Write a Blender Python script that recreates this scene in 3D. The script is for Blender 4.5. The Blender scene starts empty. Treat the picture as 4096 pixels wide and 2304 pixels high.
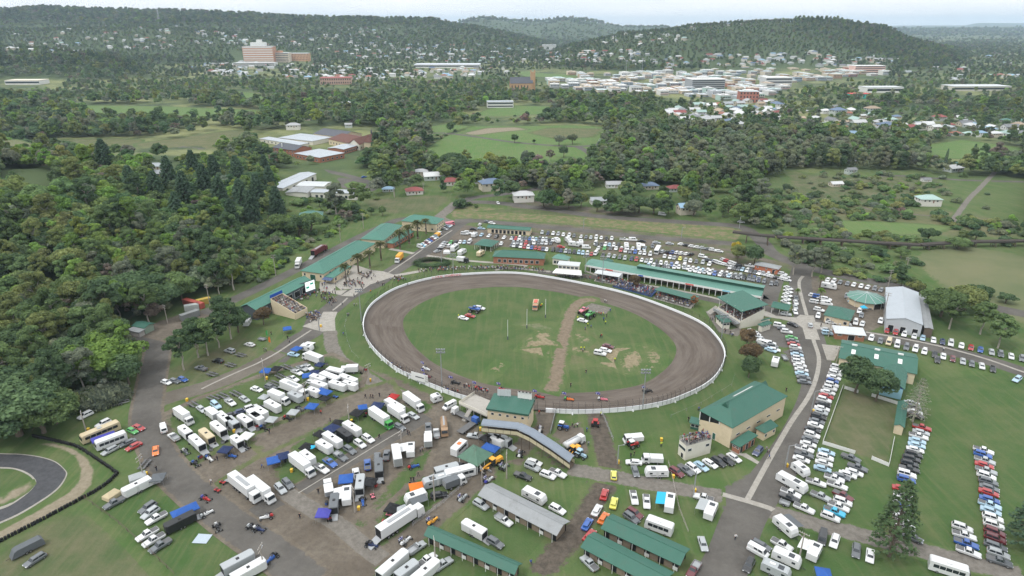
import bpy, bmesh, math, random
import numpy as np
from mathutils import Vector, Matrix
R_ = math.radians
random.seed(7); RNG = np.random.default_rng(11)
SC = bpy.context.scene
COL = SC.collection
# ------------------------------------------------------------------ camera
CAM_H, FPX, YH = 120.0, 650.0, 23.0          # height in metres, focal length in 1024-px units, horizon row
PITCH = math.atan((288 - YH) / FPX)
cam = bpy.data.cameras.new("camera"); cam.sensor_width = 36.0; cam.lens = 36.0 * FPX / 1024
cam.clip_start = 1.0; cam.clip_end = 90000
camo = bpy.data.objects.new("camera", cam); COL.objects.link(camo)
camo.location = (0, 0, CAM_H); camo.rotation_euler = (math.pi / 2 - PITCH, 0, 0)
SC.camera = camo
# ------------------------------------------------------------------ sky
SUN_EL, SUN_AZ = R_(56), R_(-125)            # high soft sun behind thin cloud, behind and left of the camera
wd = bpy.data.worlds.new("World"); SC.world = wd; wd.use_nodes = True
nt = wd.node_tree; nt.nodes.clear()
def wn(t, **k):
 n = nt.nodes.new(t)
 for a, b in k.items(): setattr(n, a, b)
 return n
o_ = wn('ShaderNodeOutputWorld'); bg1 = wn('ShaderNodeBackground'); bg2 = wn('ShaderNodeBackground'); mx = wn('ShaderNodeMixShader')
sky = wn('ShaderNodeTexSky', sky_type='NISHITA', sun_disc=False, sun_elevation=SUN_EL, sun_rotation=SUN_AZ)
sky.air_density = 1.2; sky.dust_density = 2.5
bg1.inputs[1].default_value = 0.11
nt.links.new(sky.outputs[0], bg1.inputs[0])
tc = wn('ShaderNodeTexCoord'); mp = wn('ShaderNodeMapping'); mp.inputs['Scale'].default_value = (2.2, 2.2, 16)
nz = wn('ShaderNodeTexNoise'); nz.inputs['Scale'].default_value = 1.9; nz.inputs['Detail'].default_value = 5; nz.inputs['Roughness'].default_value = .5
rp = wn('ShaderNodeValToRGB'); rp.color_ramp.elements[0].position = .36; rp.color_ramp.elements[1].position = .62
rp.color_ramp.elements[0].color = (.82, .87, .91, 1); rp.color_ramp.elements[1].color = (.95, .955, .96, 1)
nt.links.new(tc.outputs['Generated'], mp.inputs[0]); nt.links.new(mp.outputs[0], nz.inputs[0]); nt.links.new(nz.outputs[0], rp.inputs[0])
sx = wn('ShaderNodeSeparateXYZ'); zr = wn('ShaderNodeMapRange'); zr.inputs[1].default_value = 0; zr.inputs[2].default_value = 1; zr.inputs[3].default_value = 1.0; zr.inputs[4].default_value = 1.7
nt.links.new(tc.outputs['Generated'], sx.inputs[0]); nt.links.new(sx.outputs[2], zr.inputs[0]); nt.links.new(zr.outputs[0], bg2.inputs[1])   # overcast sky: brighter overhead than at the horizon
nt.links.new(rp.outputs[0], bg2.inputs[0])
mx.inputs[0].default_value = .96                # nearly closed cloud over the clear sky
nt.links.new(bg1.outputs[0], mx.inputs[1]); nt.links.new(bg2.outputs[0], mx.inputs[2]); nt.links.new(mx.outputs[0], o_.inputs[0])
wd.cycles.sampling_method = 'NONE'               # an even sky needs no importance map
sl = bpy.data.lights.new("sun", 'SUN'); sl.energy = 1.5; sl.angle = R_(10); sl.color = (1, .975, .94)
so = bpy.data.objects.new("sun", sl); COL.objects.link(so)
_sd = Vector((math.sin(SUN_AZ) * math.cos(SUN_EL), math.cos(SUN_AZ) * math.cos(SUN_EL), math.sin(SUN_EL)))
so.rotation_euler = _sd.to_track_quat('Z', 'Y').to_euler()
SC.view_settings.view_transform = 'Standard'; SC.view_settings.look = 'None'; SC.view_settings.gamma = 1; SC.view_settings.exposure = .3
SC.render.engine = 'CYCLES'
SC.cycles.use_denoising = True; SC.cycles.denoiser = 'OPENIMAGEDENOISE'; SC.cycles.max_bounces = 4; SC.cycles.diffuse_bounces = 2; SC.cycles.glossy_bounces = 2
SC.cycles.transmission_bounces = 2; SC.cycles.transparent_max_bounces = 6; SC.cycles.volume_bounces = 0; SC.cycles.use_adaptive_sampling = True; SC.cycles.adaptive_threshold = .02
SC.cycles.caustics_reflective = False; SC.cycles.caustics_refractive = False
# ------------------------------------------------------------------ terrain and picking points on it
cP, sP = math.cos(PITCH), math.sin(PITCH)
def ray(px, py):
 a, b = (px - 512) / FPX, -(py - 288) / FPX
 return np.array([a, cP + b * sP, -sP + b * cP])
def proj(x, y, z):
 dz = z - CAM_H
 d = y * cP - dz * sP; v = y * sP + dz * cP
 d = np.maximum(d, 1e-3)
 return 512 + FPX * x / d, 288 - FPX * v / d, d
def sm(t):
 t = np.clip(t, 0, 1); return t * t * (3 - 2 * t)
# ridges: silhouette points (px, py), distance, front width, back width, tree height to leave
RIDGES = [
 ([(-420, 12), (-150, 9), (0, 10), (46, 8), (93, 10), (159, 11), (252, 14.5), (282, 17), (335, 18.5), (375, 19), (428, 19.5), (470, 24), (520, 34), (560, 46)], 3600, 1500, 1400, 11),
 ([(-300, 40), (-100, 42), (0, 45), (40, 46), (75, 50), (106, 54), (132, 63), (150, 78), (165, 92)], 1780, 330, 260, 7),
 ([(-120, 30), (60, 27), (150, 25), (215, 29), (260, 36), (300, 45), (330, 50)], 2650, 600, 600, 10),
 ([(420, 26), (465, 21), (481, 17.6), (512, 20.5), (538, 21), (568, 18.5), (586, 20), (605, 23), (622, 26), (666, 26), (700, 30)], 6500, 2300, 2000, 8),
 ([(545, 47), (570, 43), (594, 38), (622, 30.5), (644, 29), (668, 27.5), (678, 25), (697, 22.5), (719, 21.5), (737, 20), (764, 18.6), (788, 18), (818, 19), (840, 18.6), (853, 22.5), (874, 25), (887, 27), (896, 32), (908, 38), (930, 44), (960, 50)], 2500, 760, 700, 11),
 ([(840, 26), (900, 25.6), (966, 25.4), (976, 23), (1024, 23.2), (1160, 22), (1400, 25)], 17000, 3500, 6000, 0),
 ([(300, 27), (600, 25.5), (700, 26.5), (860, 27), (930, 27), (1000, 26.4), (1024, 26), (1300, 26)], 9000, 2500, 4000, 6),
]
_rd = []
for pts, D, wf, wb, th in RIDGES:
 us, zs = [], []
 for p in pts:
  r = ray(*p); us.append(r[0] / r[1]); zs.append(max(0, CAM_H + r[2] / r[1] * D - th))
 zs[0] = zs[0] * (1 if pts[0][0] < 0 else .3); zs[-1] *= .3 if pts[-1][0] < 1024 else 1
 _rd.append((np.array(us), np.array(zs), D, wf, wb))
def height(x, y):
 x = np.asarray(x, float); y = np.asarray(y, float)
 yy = np.maximum(y, 1.0); u = x / yy
 h = np.zeros(np.broadcast(x, y).shape)
 for us, zs, D, wf, wb in _rd:
  zc = np.interp(u, us, zs)
  e = (us[-1] - us[0]) * .04
  zc = zc * sm((u - us[0] + e) / e) * sm((us[-1] + e - u) / e)
  n = np.sin(x * .0061 + y * .0037) * np.cos(y * .0052 - x * .0023) * .5 + np.sin(x * .017 + 1.3) * np.cos(y * .013) * .22
  t = np.where(yy < D, (D - yy) / wf, (yy - D) / wb)
  f = sm(1 - t) * (1 + .35 * n * sm(t * 2.2))
  h = np.maximum(h, zc * np.clip(f, 0, 1.2))
 # wooded knoll left of the showground
 ex = np.hypot((x + 345) / 205, (y - 415) / 235)
 h = np.maximum(h, 27 * sm(1.12 - ex) * (1 + .08 * np.sin(x * .05) * np.cos(y * .06)))
 return h
def ground(px, py):
 r = ray(px, py)
 if r[2] >= -1e-4: r = r.copy(); r[2] = -1e-4
 lo, hi = 60.0, 40000.0
 for n in (420, 24, 12):
  t = np.geomspace(lo, hi, n); below = CAM_H + r[2] * t <= height(r[0] * t, r[1] * t)
  i = int(np.argmax(below)) if below.any() else n - 1
  lo, hi = t[max(i - 1, 0)], t[i]
 return Vector((r[0] * hi, r[1] * hi, float(height(r[0] * hi, r[1] * hi))))
def at(px, py, z=0.0):
 r = ray(px, py); t = (z - CAM_H) / r[2]
 return Vector((r[0] * t, r[1] * t, z))
# measuring windows of the survey: offset and scale to 1024-px units
WIN = {'S': (200, 100, .17582), 'A': (225, 250, .06625), 'B': (350, 205, .06625), 'C': (525, 235, .06625), 'D': (645, 260, .06625),
  'E': (762.5, 260, .06625), 'F': (812.5, 325, .06625), 'G': (660, 370, .06625), 'H': (450, 385, .06625), 'R': (0, 0, 1), 'd': (0, 0, .39752)}
for c in range(4):
 for r in range(3): WIN['%d%d' % (c, r)] = (256 * c, 192 * r, .1325)
def q(w, x, y):
 a, b, k = WIN[w]; return a + x * k, b + y * k
def pt(w, x, y, z=0.0): return at(*q(w, x, y), z)
def pts(w, s, z=0.0):
 out = []
 for t in s.split():
  if ':' in t: w, t = t.split(':')
  a, b = t.split(','); p = pt(w, float(a), float(b), z); out.append((p.x, p.y))
 return out
# ------------------------------------------------------------------ materials
MATS = {}
def nodes(name):
 m = bpy.data.materials.new(name); m.use_nodes = True; t = m.node_tree
 b = t.nodes['Principled BSDF']; MATS[name] = m
 return m, t, b
def N(t, ty, **k):
 n = t.nodes.new(ty)
 for a, v in k.items():
  if a.startswith('i_'): n.inputs[a[2:]].default_value = v
  else: setattr(n, a, v)
 return n
def noise(t, scale, detail=4, rough=.6, vec=None):
 n = N(t, 'ShaderNodeTexNoise', i_Scale=scale, i_Detail=detail, i_Roughness=rough)
 if vec is None:
  g = t.nodes.get('GEO') or N(t, 'ShaderNodeNewGeometry', name='GEO')
  vec = g.outputs['Position']
 t.links.new(vec, n.inputs['Vector']); return n.outputs['Fac']
def mixc(t, f, a, b, mode='MIX'):
 n = N(t, 'ShaderNodeMix', data_type='RGBA', blend_type=mode)
 for s, v in ((n.inputs['Factor'], f), (n.inputs['A'], a), (n.inputs['B'], b)):
  if isinstance(v, (int, float)): s.default_value = v
  elif isinstance(v, tuple): s.default_value = (*v, 1)
  else: t.links.new(v, s)
 return n.outputs['Result']
def ramp(t, f, lo, hi):
 n = N(t, 'ShaderNodeMapRange', interpolation_type='SMOOTHSTEP'); n.inputs[1].default_value = lo; n.inputs[2].default_value = hi
 t.links.new(f, n.inputs[0]); return n.outputs[0]
def math_(t, op, a, b=0):
 n = N(t, 'ShaderNodeMath', operation=op)
 for i, v in enumerate((a, b)):
  if isinstance(v, (int, float)): n.inputs[i].default_value = v
  else: t.links.new(v, n.inputs[i])
 return n.outputs[0]
def bump(t, b, f, strength=.3, dist=.1):
 n = N(t, 'ShaderNodeBump', i_Strength=strength, i_Distance=dist)
 t.links.new(f, n.inputs['Height']); t.links.new(n.outputs[0], b.inputs['Normal'])
def M(name, col, rough=.7, var=.12, scale=1.5, spec=.3, metal=0, ribs=0, stain=0):
 if name in MATS: return MATS[name]
 m, t, b = nodes(name)
 b.inputs['Roughness'].default_value = rough; b.inputs['Specular IOR Level'].default_value = spec; b.inputs['Metallic'].default_value = metal
 c = mixc(t, noise(t, scale), tuple(v * (1 - var) for v in col), tuple(min(1, v * (1 + var)) for v in col))
 if stain:
  c = mixc(t, math_(t, 'MULTIPLY', ramp(t, noise(t, .35, 6, .7), .5, .75), stain), c, (.07, .06, .05))
 t.links.new(c, b.inputs['Base Color'])
 if ribs:
  tcn = N(t, 'ShaderNodeTexCoord'); w = N(t, 'ShaderNodeTexWave', i_Scale=ribs)
  t.links.new(tcn.outputs['Object'], w.inputs[0]); bump(t, b, w.outputs['Fac'], .5, .04)
 return m
def MO(name, rough=.35, coat=.0, var=.06, spec=.5, ribs=0, stain=0):
 if name in MATS: return MATS[name]
 m, t, b = nodes(name); oi = N(t, 'ShaderNodeObjectInfo')
 c = mixc(t, noise(t, 2.2), oi.outputs['Color'], (.18, .16, .13)); n = t.nodes[-1]
 f = math_(t, 'MULTIPLY', ramp(t, noise(t, 1.7, 5), .35, .8), var)
 c = mixc(t, f, oi.outputs['Color'], (.16, .14, .12))
 if stain: c = mixc(t, math_(t, 'MULTIPLY', ramp(t, noise(t, .3, 6, .7), .45, .8), stain), c, (.13, .10, .08))
 t.links.new(c, b.inputs['Base Color'])
 b.inputs['Roughness'].default_value = rough; b.inputs['Coat Weight'].default_value = coat; b.inputs['Specular IOR Level'].default_value = spec
 if ribs:
  tcn = N(t, 'ShaderNodeTexCoord'); w = N(t, 'ShaderNodeTexWave', i_Scale=ribs)
  t.links.new(tcn.outputs['Object'], w.inputs[0]); bump(t, b, w.outputs['Fac'], .5, .04)
 return m
def MV(name, rough=.8, var=.1):
 if name in MATS: return MATS[name]
 m, t, b = nodes(name); a = N(t, 'ShaderNodeAttribute', attribute_name='col')
 c = mixc(t, math_(t, 'MULTIPLY', noise(t, 1.2), var), a.outputs['Color'], (.05, .05, .05))
 t.links.new(c, b.inputs['Base Color']); b.inputs['Roughness'].default_value = rough
 return m
def lin(r, g, b):
 f = lambda v: ((v / 255 + .055) / 1.055) ** 2.4 if v > 10 else v / 255 / 12.92
 return (f(r), f(g), f(b))
def grass_color(t, lush, mid, dry, dryness=.5):
 a = ramp(t, noise(t, .012, 3), .3, .7); b_ = ramp(t, noise(t, .09, 5, .65), .35, .72); c_ = noise(t, 1.1, 5, .7)
 c = mixc(t, a, lush, mid); c = mixc(t, math_(t, 'MULTIPLY', b_, dryness), c, dry)
 mp_ = N(t, 'ShaderNodeMapping'); mp_.inputs['Rotation'].default_value = (0, 0, 1.05); mp_.inputs['Scale'].default_value = (.55, .035, 1)
 g_ = t.nodes['GEO']; t.links.new(g_.outputs['Position'], mp_.inputs[0]); st = noise(t, 1, 3, .6, mp_.outputs[0])      # mowing and wheel lines
 c = mixc(t, math_(t, 'MULTIPLY', ramp(t, st, .46, .7), .42), c, dry)
 return mixc(t, math_(t, 'MULTIPLY', c_, .5), c, tuple(v * .5 for v in mid))
GRASS = dict(lush=(.06, .116, .032), mid=(.08, .124, .044), dry=(.165, .16, .085))
def ground_col(t, kind):
 n1, n2 = noise(t, .07, 5), noise(t, .6, 6, .7)
 if kind == 'dirt': c = mixc(t, ramp(t, n1, .3, .7), (.118, .098, .076), (.178, .153, .122)); return mixc(t, math_(t, 'MULTIPLY', ramp(t, n2, .35, .75), .7), c, (.078, .065, .052))
 if kind == 'darkdirt': return mixc(t, ramp(t, n2, .3, .7), (.06, .05, .04), (.125, .104, .082))
 if kind == 'asphalt': c = mixc(t, ramp(t, n1, .3, .7), (.082, .076, .069), (.128, .119, .107)); return mixc(t, math_(t, 'MULTIPLY', ramp(t, n2, .4, .8), .35), c, (.17, .16, .145))
 if kind == 'droad': c = mixc(t, ramp(t, n1, .3, .7), (.112, .098, .08), (.165, .146, .122)); return mixc(t, math_(t, 'MULTIPLY', ramp(t, n2, .4, .8), .55), c, (.082, .072, .06))
 if kind == 'brown': return mixc(t, ramp(t, n2, .3, .7), (.15, .115, .08), (.225, .18, .13))
 if kind == 'newasphalt': return mixc(t, ramp(t, n2, .3, .7), (.052, .054, .060), (.078, .08, .086))
 if kind == 'concrete': c = mixc(t, ramp(t, n2, .3, .7), (.30, .28, .245), (.40, .38, .34)); return mixc(t, math_(t, 'MULTIPLY', n1, .3), c, (.22, .2, .18))
 if kind == 'greycon': return mixc(t, ramp(t, n2, .3, .7), (.135, .122, .106), (.205, .188, .165))
 if kind == 'straw': return mixc(t, ramp(t, n2, .3, .7), (.17, .145, .085), (.29, .24, .155))
 if kind == 'sand': return mixc(t, ramp(t, n2, .3, .7), (.20, .17, .118), (.28, .24, .175))
 if kind == 'dry': return grass_color(t, (.085, .12, .045), (.12, .135, .058), (.2, .175, .098), .7)
 if kind == 'bright': return grass_color(t, (.085, .185, .042), (.112, .19, .056), (.19, .2, .092), .4)
 if kind == 'lush': return grass_color(t, (.05, .112, .027), (.068, .122, .036), (.15, .155, .072), .55)
 if kind == 'rough': return grass_color(t, (.066, .112, .038), (.095, .118, .05), (.18, .158, .096), .8)
 if kind == 'bank': return mixc(t, ramp(t, noise(t, .22, 5, .7), .42, .62), (.105, .14, .048), (.2, .16, .10))
 if kind == 'field': return mixc(t, ramp(t, noise(t, .03, 5), .3, .7), (.105, .13, .058), (.155, .158, .082))
 if kind == 'mix': return mixc(t, ramp(t, noise(t, .13, 5, .65), .42, .6), ground_col(t, 'dirt'), ground_col(t, 'rough'))
 return grass_color(t, **GRASS)
SOFT = ('dry', 'sand', 'mix', 'rough')
def patch_mat(name, kind, out='grass'):
 if name in MATS: return MATS[name]
 m, t, b = nodes(name); b.inputs['Roughness'].default_value = .95; b.inputs['Specular IOR Level'].default_value = .12
 g = ground_col(t, out); c = ground_col(t, kind); n3 = noise(t, 4, 4)
 c = mixc(t, math_(t, 'MULTIPLY', n3, .3), c, tuple(v * .5 for v in (.12, .11, .1)))
 at_ = N(t, 'ShaderNodeAttribute', attribute_name='w')
 f = math_(t, 'ADD', at_.outputs['Fac'], math_(t, 'MULTIPLY', math_(t, 'SUBTRACT', noise(t, .45, 6, .75), .5), 1.5))
 f = ramp(t, f, *((.2, .95) if kind in SOFT else (.38, .62))); fs = math_(t, 'GREATER_THAN', at_.outputs['Fac'], .999)
 f = math_(t, 'MAXIMUM', f, fs)
 t.links.new(mixc(t, f, g, c), b.inputs['Base Color'])
 bump(t, b, noise(t, 1.6, 3, .75), .5, .25)
 return m
# ------------------------------------------------------------------ mesh building
class MB:
 def __init__(s): s.v = []; s.f = []; s.m = []; s.c = []
 def add(s, vs, fs, mi=0, col=None):
  o = len(s.v); s.v += [tuple(v) for v in vs]; s.f += [[i + o for i in f] for f in fs]; s.m += [mi] * len(fs)
  s.c += [col or (1, 1, 1)] * len(fs); return s
 def box(s, x0, x1, y0, y1, z0, z1, mi=0, tx=0, ty=0, col=None, tx2=None):
  t2 = tx if tx2 is None else tx2
  return s.add([(x0, y0, z0), (x1, y0, z0), (x1, y1, z0), (x0, y1, z0), (x0 + tx, y0 + ty, z1), (x1 - t2, y0 + ty, z1), (x1 - t2, y1 - ty, z1), (x0 + tx, y1 - ty, z1)],
      [(3, 2, 1, 0), (4, 5, 6, 7), (0, 1, 5, 4), (1, 2, 6, 5), (2, 3, 7, 6), (3, 0, 4, 7)], mi, col)
 def prism(s, poly, z0, z1, mi=0, col=None):
  n = len(poly); a = [(x, y, z0) for x, y in poly] + [(x, y, z1) for x, y in poly]
  return s.add(a, [list(range(n))[::-1], list(range(n, 2 * n))] + [(i, (i + 1) % n, n + (i + 1) % n, n + i) for i in range(n)], mi, col)
 def side(s, prof, y0, y1, mi=0, col=None, iny=0):
  n = len(prof); a = [(x, y0, z) for x, z in prof] + [(x, y1, z) for x, z in prof]
  return s.add(a, [list(range(n)), list(range(n, 2 * n))[::-1]] + [(i, n + i, n + (i + 1) % n, (i + 1) % n) for i in range(n)], mi, col)
 def tube(s, p0, p1, r0, r1=None, n=6, mi=0, caps=True, col=None):
  r1 = r0 if r1 is None else r1; p0, p1 = Vector(p0), Vector(p1); d = (p1 - p0)
  if d.length < 1e-6: return s
  d.normalize(); a = d.orthogonal().normalized(); b = d.cross(a)
  vs = []
  for p, r in ((p0, r0), (p1, r1)):
   for i in range(n):
    t = 2 * math.pi * i / n; vs.append(p + a * math.cos(t) * r + b * math.sin(t) * r)
  fs = [(i, (i + 1) % n, n + (i + 1) % n, n + i) for i in range(n)]
  if caps: fs += [list(range(n))[::-1], list(range(n, 2 * n))]
  return s.add(vs, fs, mi, col)
 def quad(s, a, b, c, d, mi=0, col=None): return s.add([a, b, c, d], [(0, 1, 2, 3)], mi, col)
 def mesh(s, name, mats, smooth=False, cols=False):
  me = bpy.data.meshes.new(name); me.from_pydata(s.v, [], s.f); me.update()
  for m in mats: me.materials.append(m)
  if len(mats) > 1: me.polygons.foreach_set('material_index', s.m)
  if smooth: me.polygons.foreach_set('use_smooth', [True] * len(s.f))
  if cols:
   at_ = me.attributes.new('col', 'FLOAT_COLOR', 'CORNER'); buf = []
   for f, c in zip(s.f, s.c): buf += [*c, 1.0] * len(f)
   at_.data.foreach_set('color', buf)
  return me
THINGS = []
def tag(o, label, cat, group=None):
 o['label'] = label; o['category'] = cat
 if group: o['group'] = group
 THINGS.append(o); return o
def empty(name, loc=(0, 0, 0), rz=0):
 o = bpy.data.objects.new(name, None); COL.objects.link(o); o.location = loc; o.rotation_euler = (0, 0, rz); o.empty_display_size = .3; return o
def thing(name, label, cat, loc, rz=0, group=None): return tag(empty(name, loc, rz), label, cat, group)
def link(name, me, parent=None, loc=None, rz=None, color=None):
 o = bpy.data.objects.new(name, me); COL.objects.link(o)
 if parent is not None: o.parent = parent
 if loc is not None: o.location = loc
 if rz is not None: o.rotation_euler = (0, 0, rz)
 if color is not None: o.color = (*color, 1)
 return o
def part(name, mb, mats, parent, color=None, smooth=False, label=None):
 o = link(name, mb.mesh(name, mats if isinstance(mats, (list, tuple)) else [mats], smooth), parent, color=color)
 if label: o['label'] = label
 return o
def struct(name, me, kind='structure'):
 o = link(name, me); o['kind'] = kind; return o
def offset_poly(p, d):
 p = [Vector(v[:2]) for v in p]; n = len(p)
 area = sum(p[i].x * p[(i + 1) % n].y - p[(i + 1) % n].x * p[i].y for i in range(n))
 s = 1 if area > 0 else -1; out = []
 for i in range(n):
  a = (p[i] - p[i - 1]); b = (p[(i + 1) % n] - p[i])
  if a.length < 1e-6 or b.length < 1e-6: out.append(p[i]); continue
  a.normalize(); b.normalize(); na = Vector((a.y, -a.x)) * s; nb = Vector((b.y, -b.x)) * s
  m = na + nb; k = max(.5, m.dot(na)); out.append(p[i] + m * (d / k))
 return out
_np = [0]
def inside(X, A):
 x, y = X[:, 0], X[:, 1]; r = np.zeros(len(X), bool); j = len(A) - 1
 for i in range(len(A)):
  xi, yi, xj, yj = A[i][0], A[i][1], A[j][0], A[j][1]
  if yi != yj: r ^= ((yi > y) != (yj > y)) & (x < (xj - xi) * (y - yi) / (yj - yi) + xi)
  j = i
 return r
def sheet(name, poly, kind, layer=1, feather=0, out='grass'):
 _np[0] += 1; z = layer * .014 + _np[0] * .0001
 P = [Vector((v[0], v[1])) for v in poly]; n = len(P); w = None
 if feather:
  P = offset_poly(P, feather * .4); A = np.array([tuple(v) for v in P]); B = np.roll(A, -1, 0)
  def dist(X):
   d = B - A; L = np.maximum((d * d).sum(1), 1e-9)
   t = np.clip(((X[:, None, :] - A) * d).sum(2) / L, 0, 1); c = A + t[..., None] * d
   return np.sqrt(((X[:, None, :] - c) ** 2).sum(2)).min(1)
  ext = []
  for i in range(n):
   a, b = P[i], P[(i + 1) % n]; L = (b - a).length; k = max(1, int(L / (feather * 1.5)))
   if L < 1e-6: continue
   nn = Vector((b.y - a.y, a.x - b.x)).normalized()
   for j in range(k):
    c = a.lerp(b, (j + .5) / k)
    for f in (-1, -.5, .5, 1): ext.append(tuple(c + nn * feather * f))
  X = np.array(ext); D_ = dist(X); keep = inside(X, A) & ((np.abs(D_ - feather) < feather * .12) | (np.abs(D_ - feather * .5) < feather * .08)); X = X[keep]
  from mathutils.geometry import delaunay_2d_cdt
  r = delaunay_2d_cdt(P + [Vector(v) for v in X], [(i, (i + 1) % n) for i in range(n)], [], 1, 1e-4)
  vs = [(v.x, v.y, z) for v in r[0]]; fs = [list(f) for f in r[2]]
  w = np.clip(dist(np.array([v[:2] for v in vs])) / feather, 0, .99).tolist()
 else:
  vs = [(v[0], v[1], z) for v in P]; fs = [list(range(n))]; w = [1.0] * n
 me = bpy.data.meshes.new(name); me.from_pydata(vs, [], fs); me.update()
 at_ = me.attributes.new('w', 'FLOAT', 'POINT'); at_.data.foreach_set('value', w)
 me.materials.append(patch_mat('ground_' + kind + ('' if out == 'grass' else '_' + out), kind, out))
 if sum(p.normal.z for p in me.polygons) < 0: me.flip_normals()
 return struct(name, me)
def catmull(p, k=6, closed=False):
 p = [Vector(v[:2]) for v in p]; n = len(p); out = []
 for i in range(n if closed else n - 1):
  g = lambda j: p[j % n] if closed else p[min(max(j, 0), n - 1)]
  a, b, c, d = g(i - 1), g(i), g(i + 1), g(i + 2)
  for s in range(k):
   t = s / k
   out.append(.5 * ((2 * b) + (c - a) * t + (2 * a - 5 * b + 4 * c - d) * t * t + (3 * b - 3 * c + d - a) * t ** 3))
 if not closed: out.append(p[-1])
 return out
def strip(line, w0, w1=None):
 if w1 is None: w0, w1 = w0 / 2, -w0 / 2
 L = []; Rr = []
 for i, p in enumerate(line):
  d = (line[min(i + 1, len(line) - 1)] - line[max(i - 1, 0)]); d.normalize(); nn = Vector((-d.y, d.x))
  L.append(p + nn * w0); Rr.append(p + nn * w1)
 return L + Rr[::-1]
def band(name, w, s, width, kind, layer=2, feather=0, k=5, out='grass'):
 ln = catmull(pts(w, s), k) if isinstance(s, str) else s
 if isinstance(width, tuple): pg = strip(ln, *width)
 else: pg = strip(ln, width)
 return sheet(name, pg, kind, layer, feather, out)
# figures and letters are shaped first, while the scene is still small
LETTERS = {}
for ch in sorted(set('LISMORESHOWGROUND')):
 cu = bpy.data.curves.new('letter', 'FONT'); cu.body = ch; cu.size = 1.55; cu.extrude = .01; tmp = bpy.data.objects.new('letter_tmp', cu); COL.objects.link(tmp); bpy.context.view_layer.update()
 me = bpy.data.meshes.new_from_object(tmp.evaluated_get(bpy.context.evaluated_depsgraph_get())); bpy.data.objects.remove(tmp); me.materials.clear(); me.materials.append(M('sign_red', (.60, .07, .05), .7)); LETTERS[ch] = me
SHIRT = MO('shirt', .8, 0, .08, .2); m, tt, bb = nodes('crowd_shirt'); SHIRTI = m; a_ = N(tt, 'ShaderNodeAttribute', attribute_name='tcol', attribute_type='INSTANCER'); tt.links.new(a_.outputs['Color'], bb.inputs['Base Color']); bb.inputs['Roughness'].default_value = .85
def person_mesh(pose, inst):
 bm = bmesh.new(); lay = bm.verts.layers.skin.verify(); V = {}
 def v(k, p, r, par=None):
  V[k] = bm.verts.new(p); V[k][lay].radius = (r, r)
  if par: bm.edges.new((V[par], V[k]))
 sit = pose == 'sit'; st = .22 if pose == 'walk' else 0; h = -.42 if sit else 0
 v('pel', (0, 0, .95 + h), .15); V['pel'][lay].use_root = True; v('waist', (0, 0, 1.12 + h), .14, 'pel'); v('chest', (0, 0, 1.33 + h), .17, 'waist'); v('neck', (.01, 0, 1.5 + h), .06, 'chest'); v('head', (.03, 0, 1.61 + h), .1, 'neck'); v('top', (.02, 0, 1.74 + h), .085, 'head'); v('nose', (.14, 0, 1.62 + h), .02, 'head')
 for s, k in ((1, 'l'), (-1, 'r')):
  f = st * s
  if sit: v(k + 'hip', (.05, .1 * s, .92 + h), .1, 'pel'); v(k + 'knee', (.46, .13 * s, .94 + h), .075, k + 'hip'); v(k + 'ank', (.5, .13 * s, .5 + h), .05, k + 'knee'); v(k + 'toe', (.66, .14 * s, .46 + h), .045, k + 'ank')
  else: v(k + 'hip', (f * .3, .1 * s, .86), .11, 'pel'); v(k + 'knee', (f + (.06 if st else 0), .11 * s, .48), .075, k + 'hip'); v(k + 'ank', (f * 1.6 - .05, .11 * s, .1), .05, k + 'knee'); v(k + 'toe', (f * 1.6 + .13, .12 * s, .05), .045, k + 'ank')
  v(k + 'sh', (0, .2 * s, 1.42 + h), .075, 'chest'); e = (.3, 1.2) if (pose == 'phone' and s > 0) or sit else (-f * .6, 1.13); v(k + 'el', (e[0] * .4, .26 * s, e[1] + h), .055, k + 'sh'); v(k + 'wr', (e[0] + .06, .25 * s, (1.3 if pose == 'phone' and s > 0 else .98 if sit else .88) + h), .042, k + 'el'); v(k + 'ha', (e[0] + .1, .25 * s, (1.38 if pose == 'phone' and s > 0 else .97 if sit else .78) + h), .04, k + 'wr')
 me = bpy.data.meshes.new('person'); bm.to_mesh(me); bm.free(); o = bpy.data.objects.new('tmp', me); COL.objects.link(o); o.modifiers.new('s', 'SKIN').use_smooth_shade = True; o.modifiers.new('u', 'SUBSURF').levels = 1
 dg = bpy.context.evaluated_depsgraph_get(); dg.update(); out = bpy.data.meshes.new_from_object(o.evaluated_get(dg)); bpy.data.objects.remove(o)
 out.materials.clear(); [out.materials.append(m) for m in ((SHIRTI if inst else SHIRT), M('skin', (.42, .24, .16), .6), M('hair', (.05, .03, .02), .8), M('trousers', (.03, .035, .05), .8))]
 for p in out.polygons:
  c = p.center; z = c.z - h; p.material_index = (2 if z > 1.68 or c.x < 0 else 1) if z > 1.5 else 1 if abs(c.y) > .19 and z < 1.12 and (z > .7) and not (sit and z < .96) else 3 if z < .98 else 0
 return out
PM = {k: person_mesh(k, False) for k in ('stand', 'walk', 'phone')}
CROWDCOL = bpy.data.collections.new('crowd_prototypes')
for k in ('sit', 'stand', 'phone'): CROWDCOL.objects.link(bpy.data.objects.new('crowd_%d' % len(CROWDCOL.objects), person_mesh(k, True)))
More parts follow.
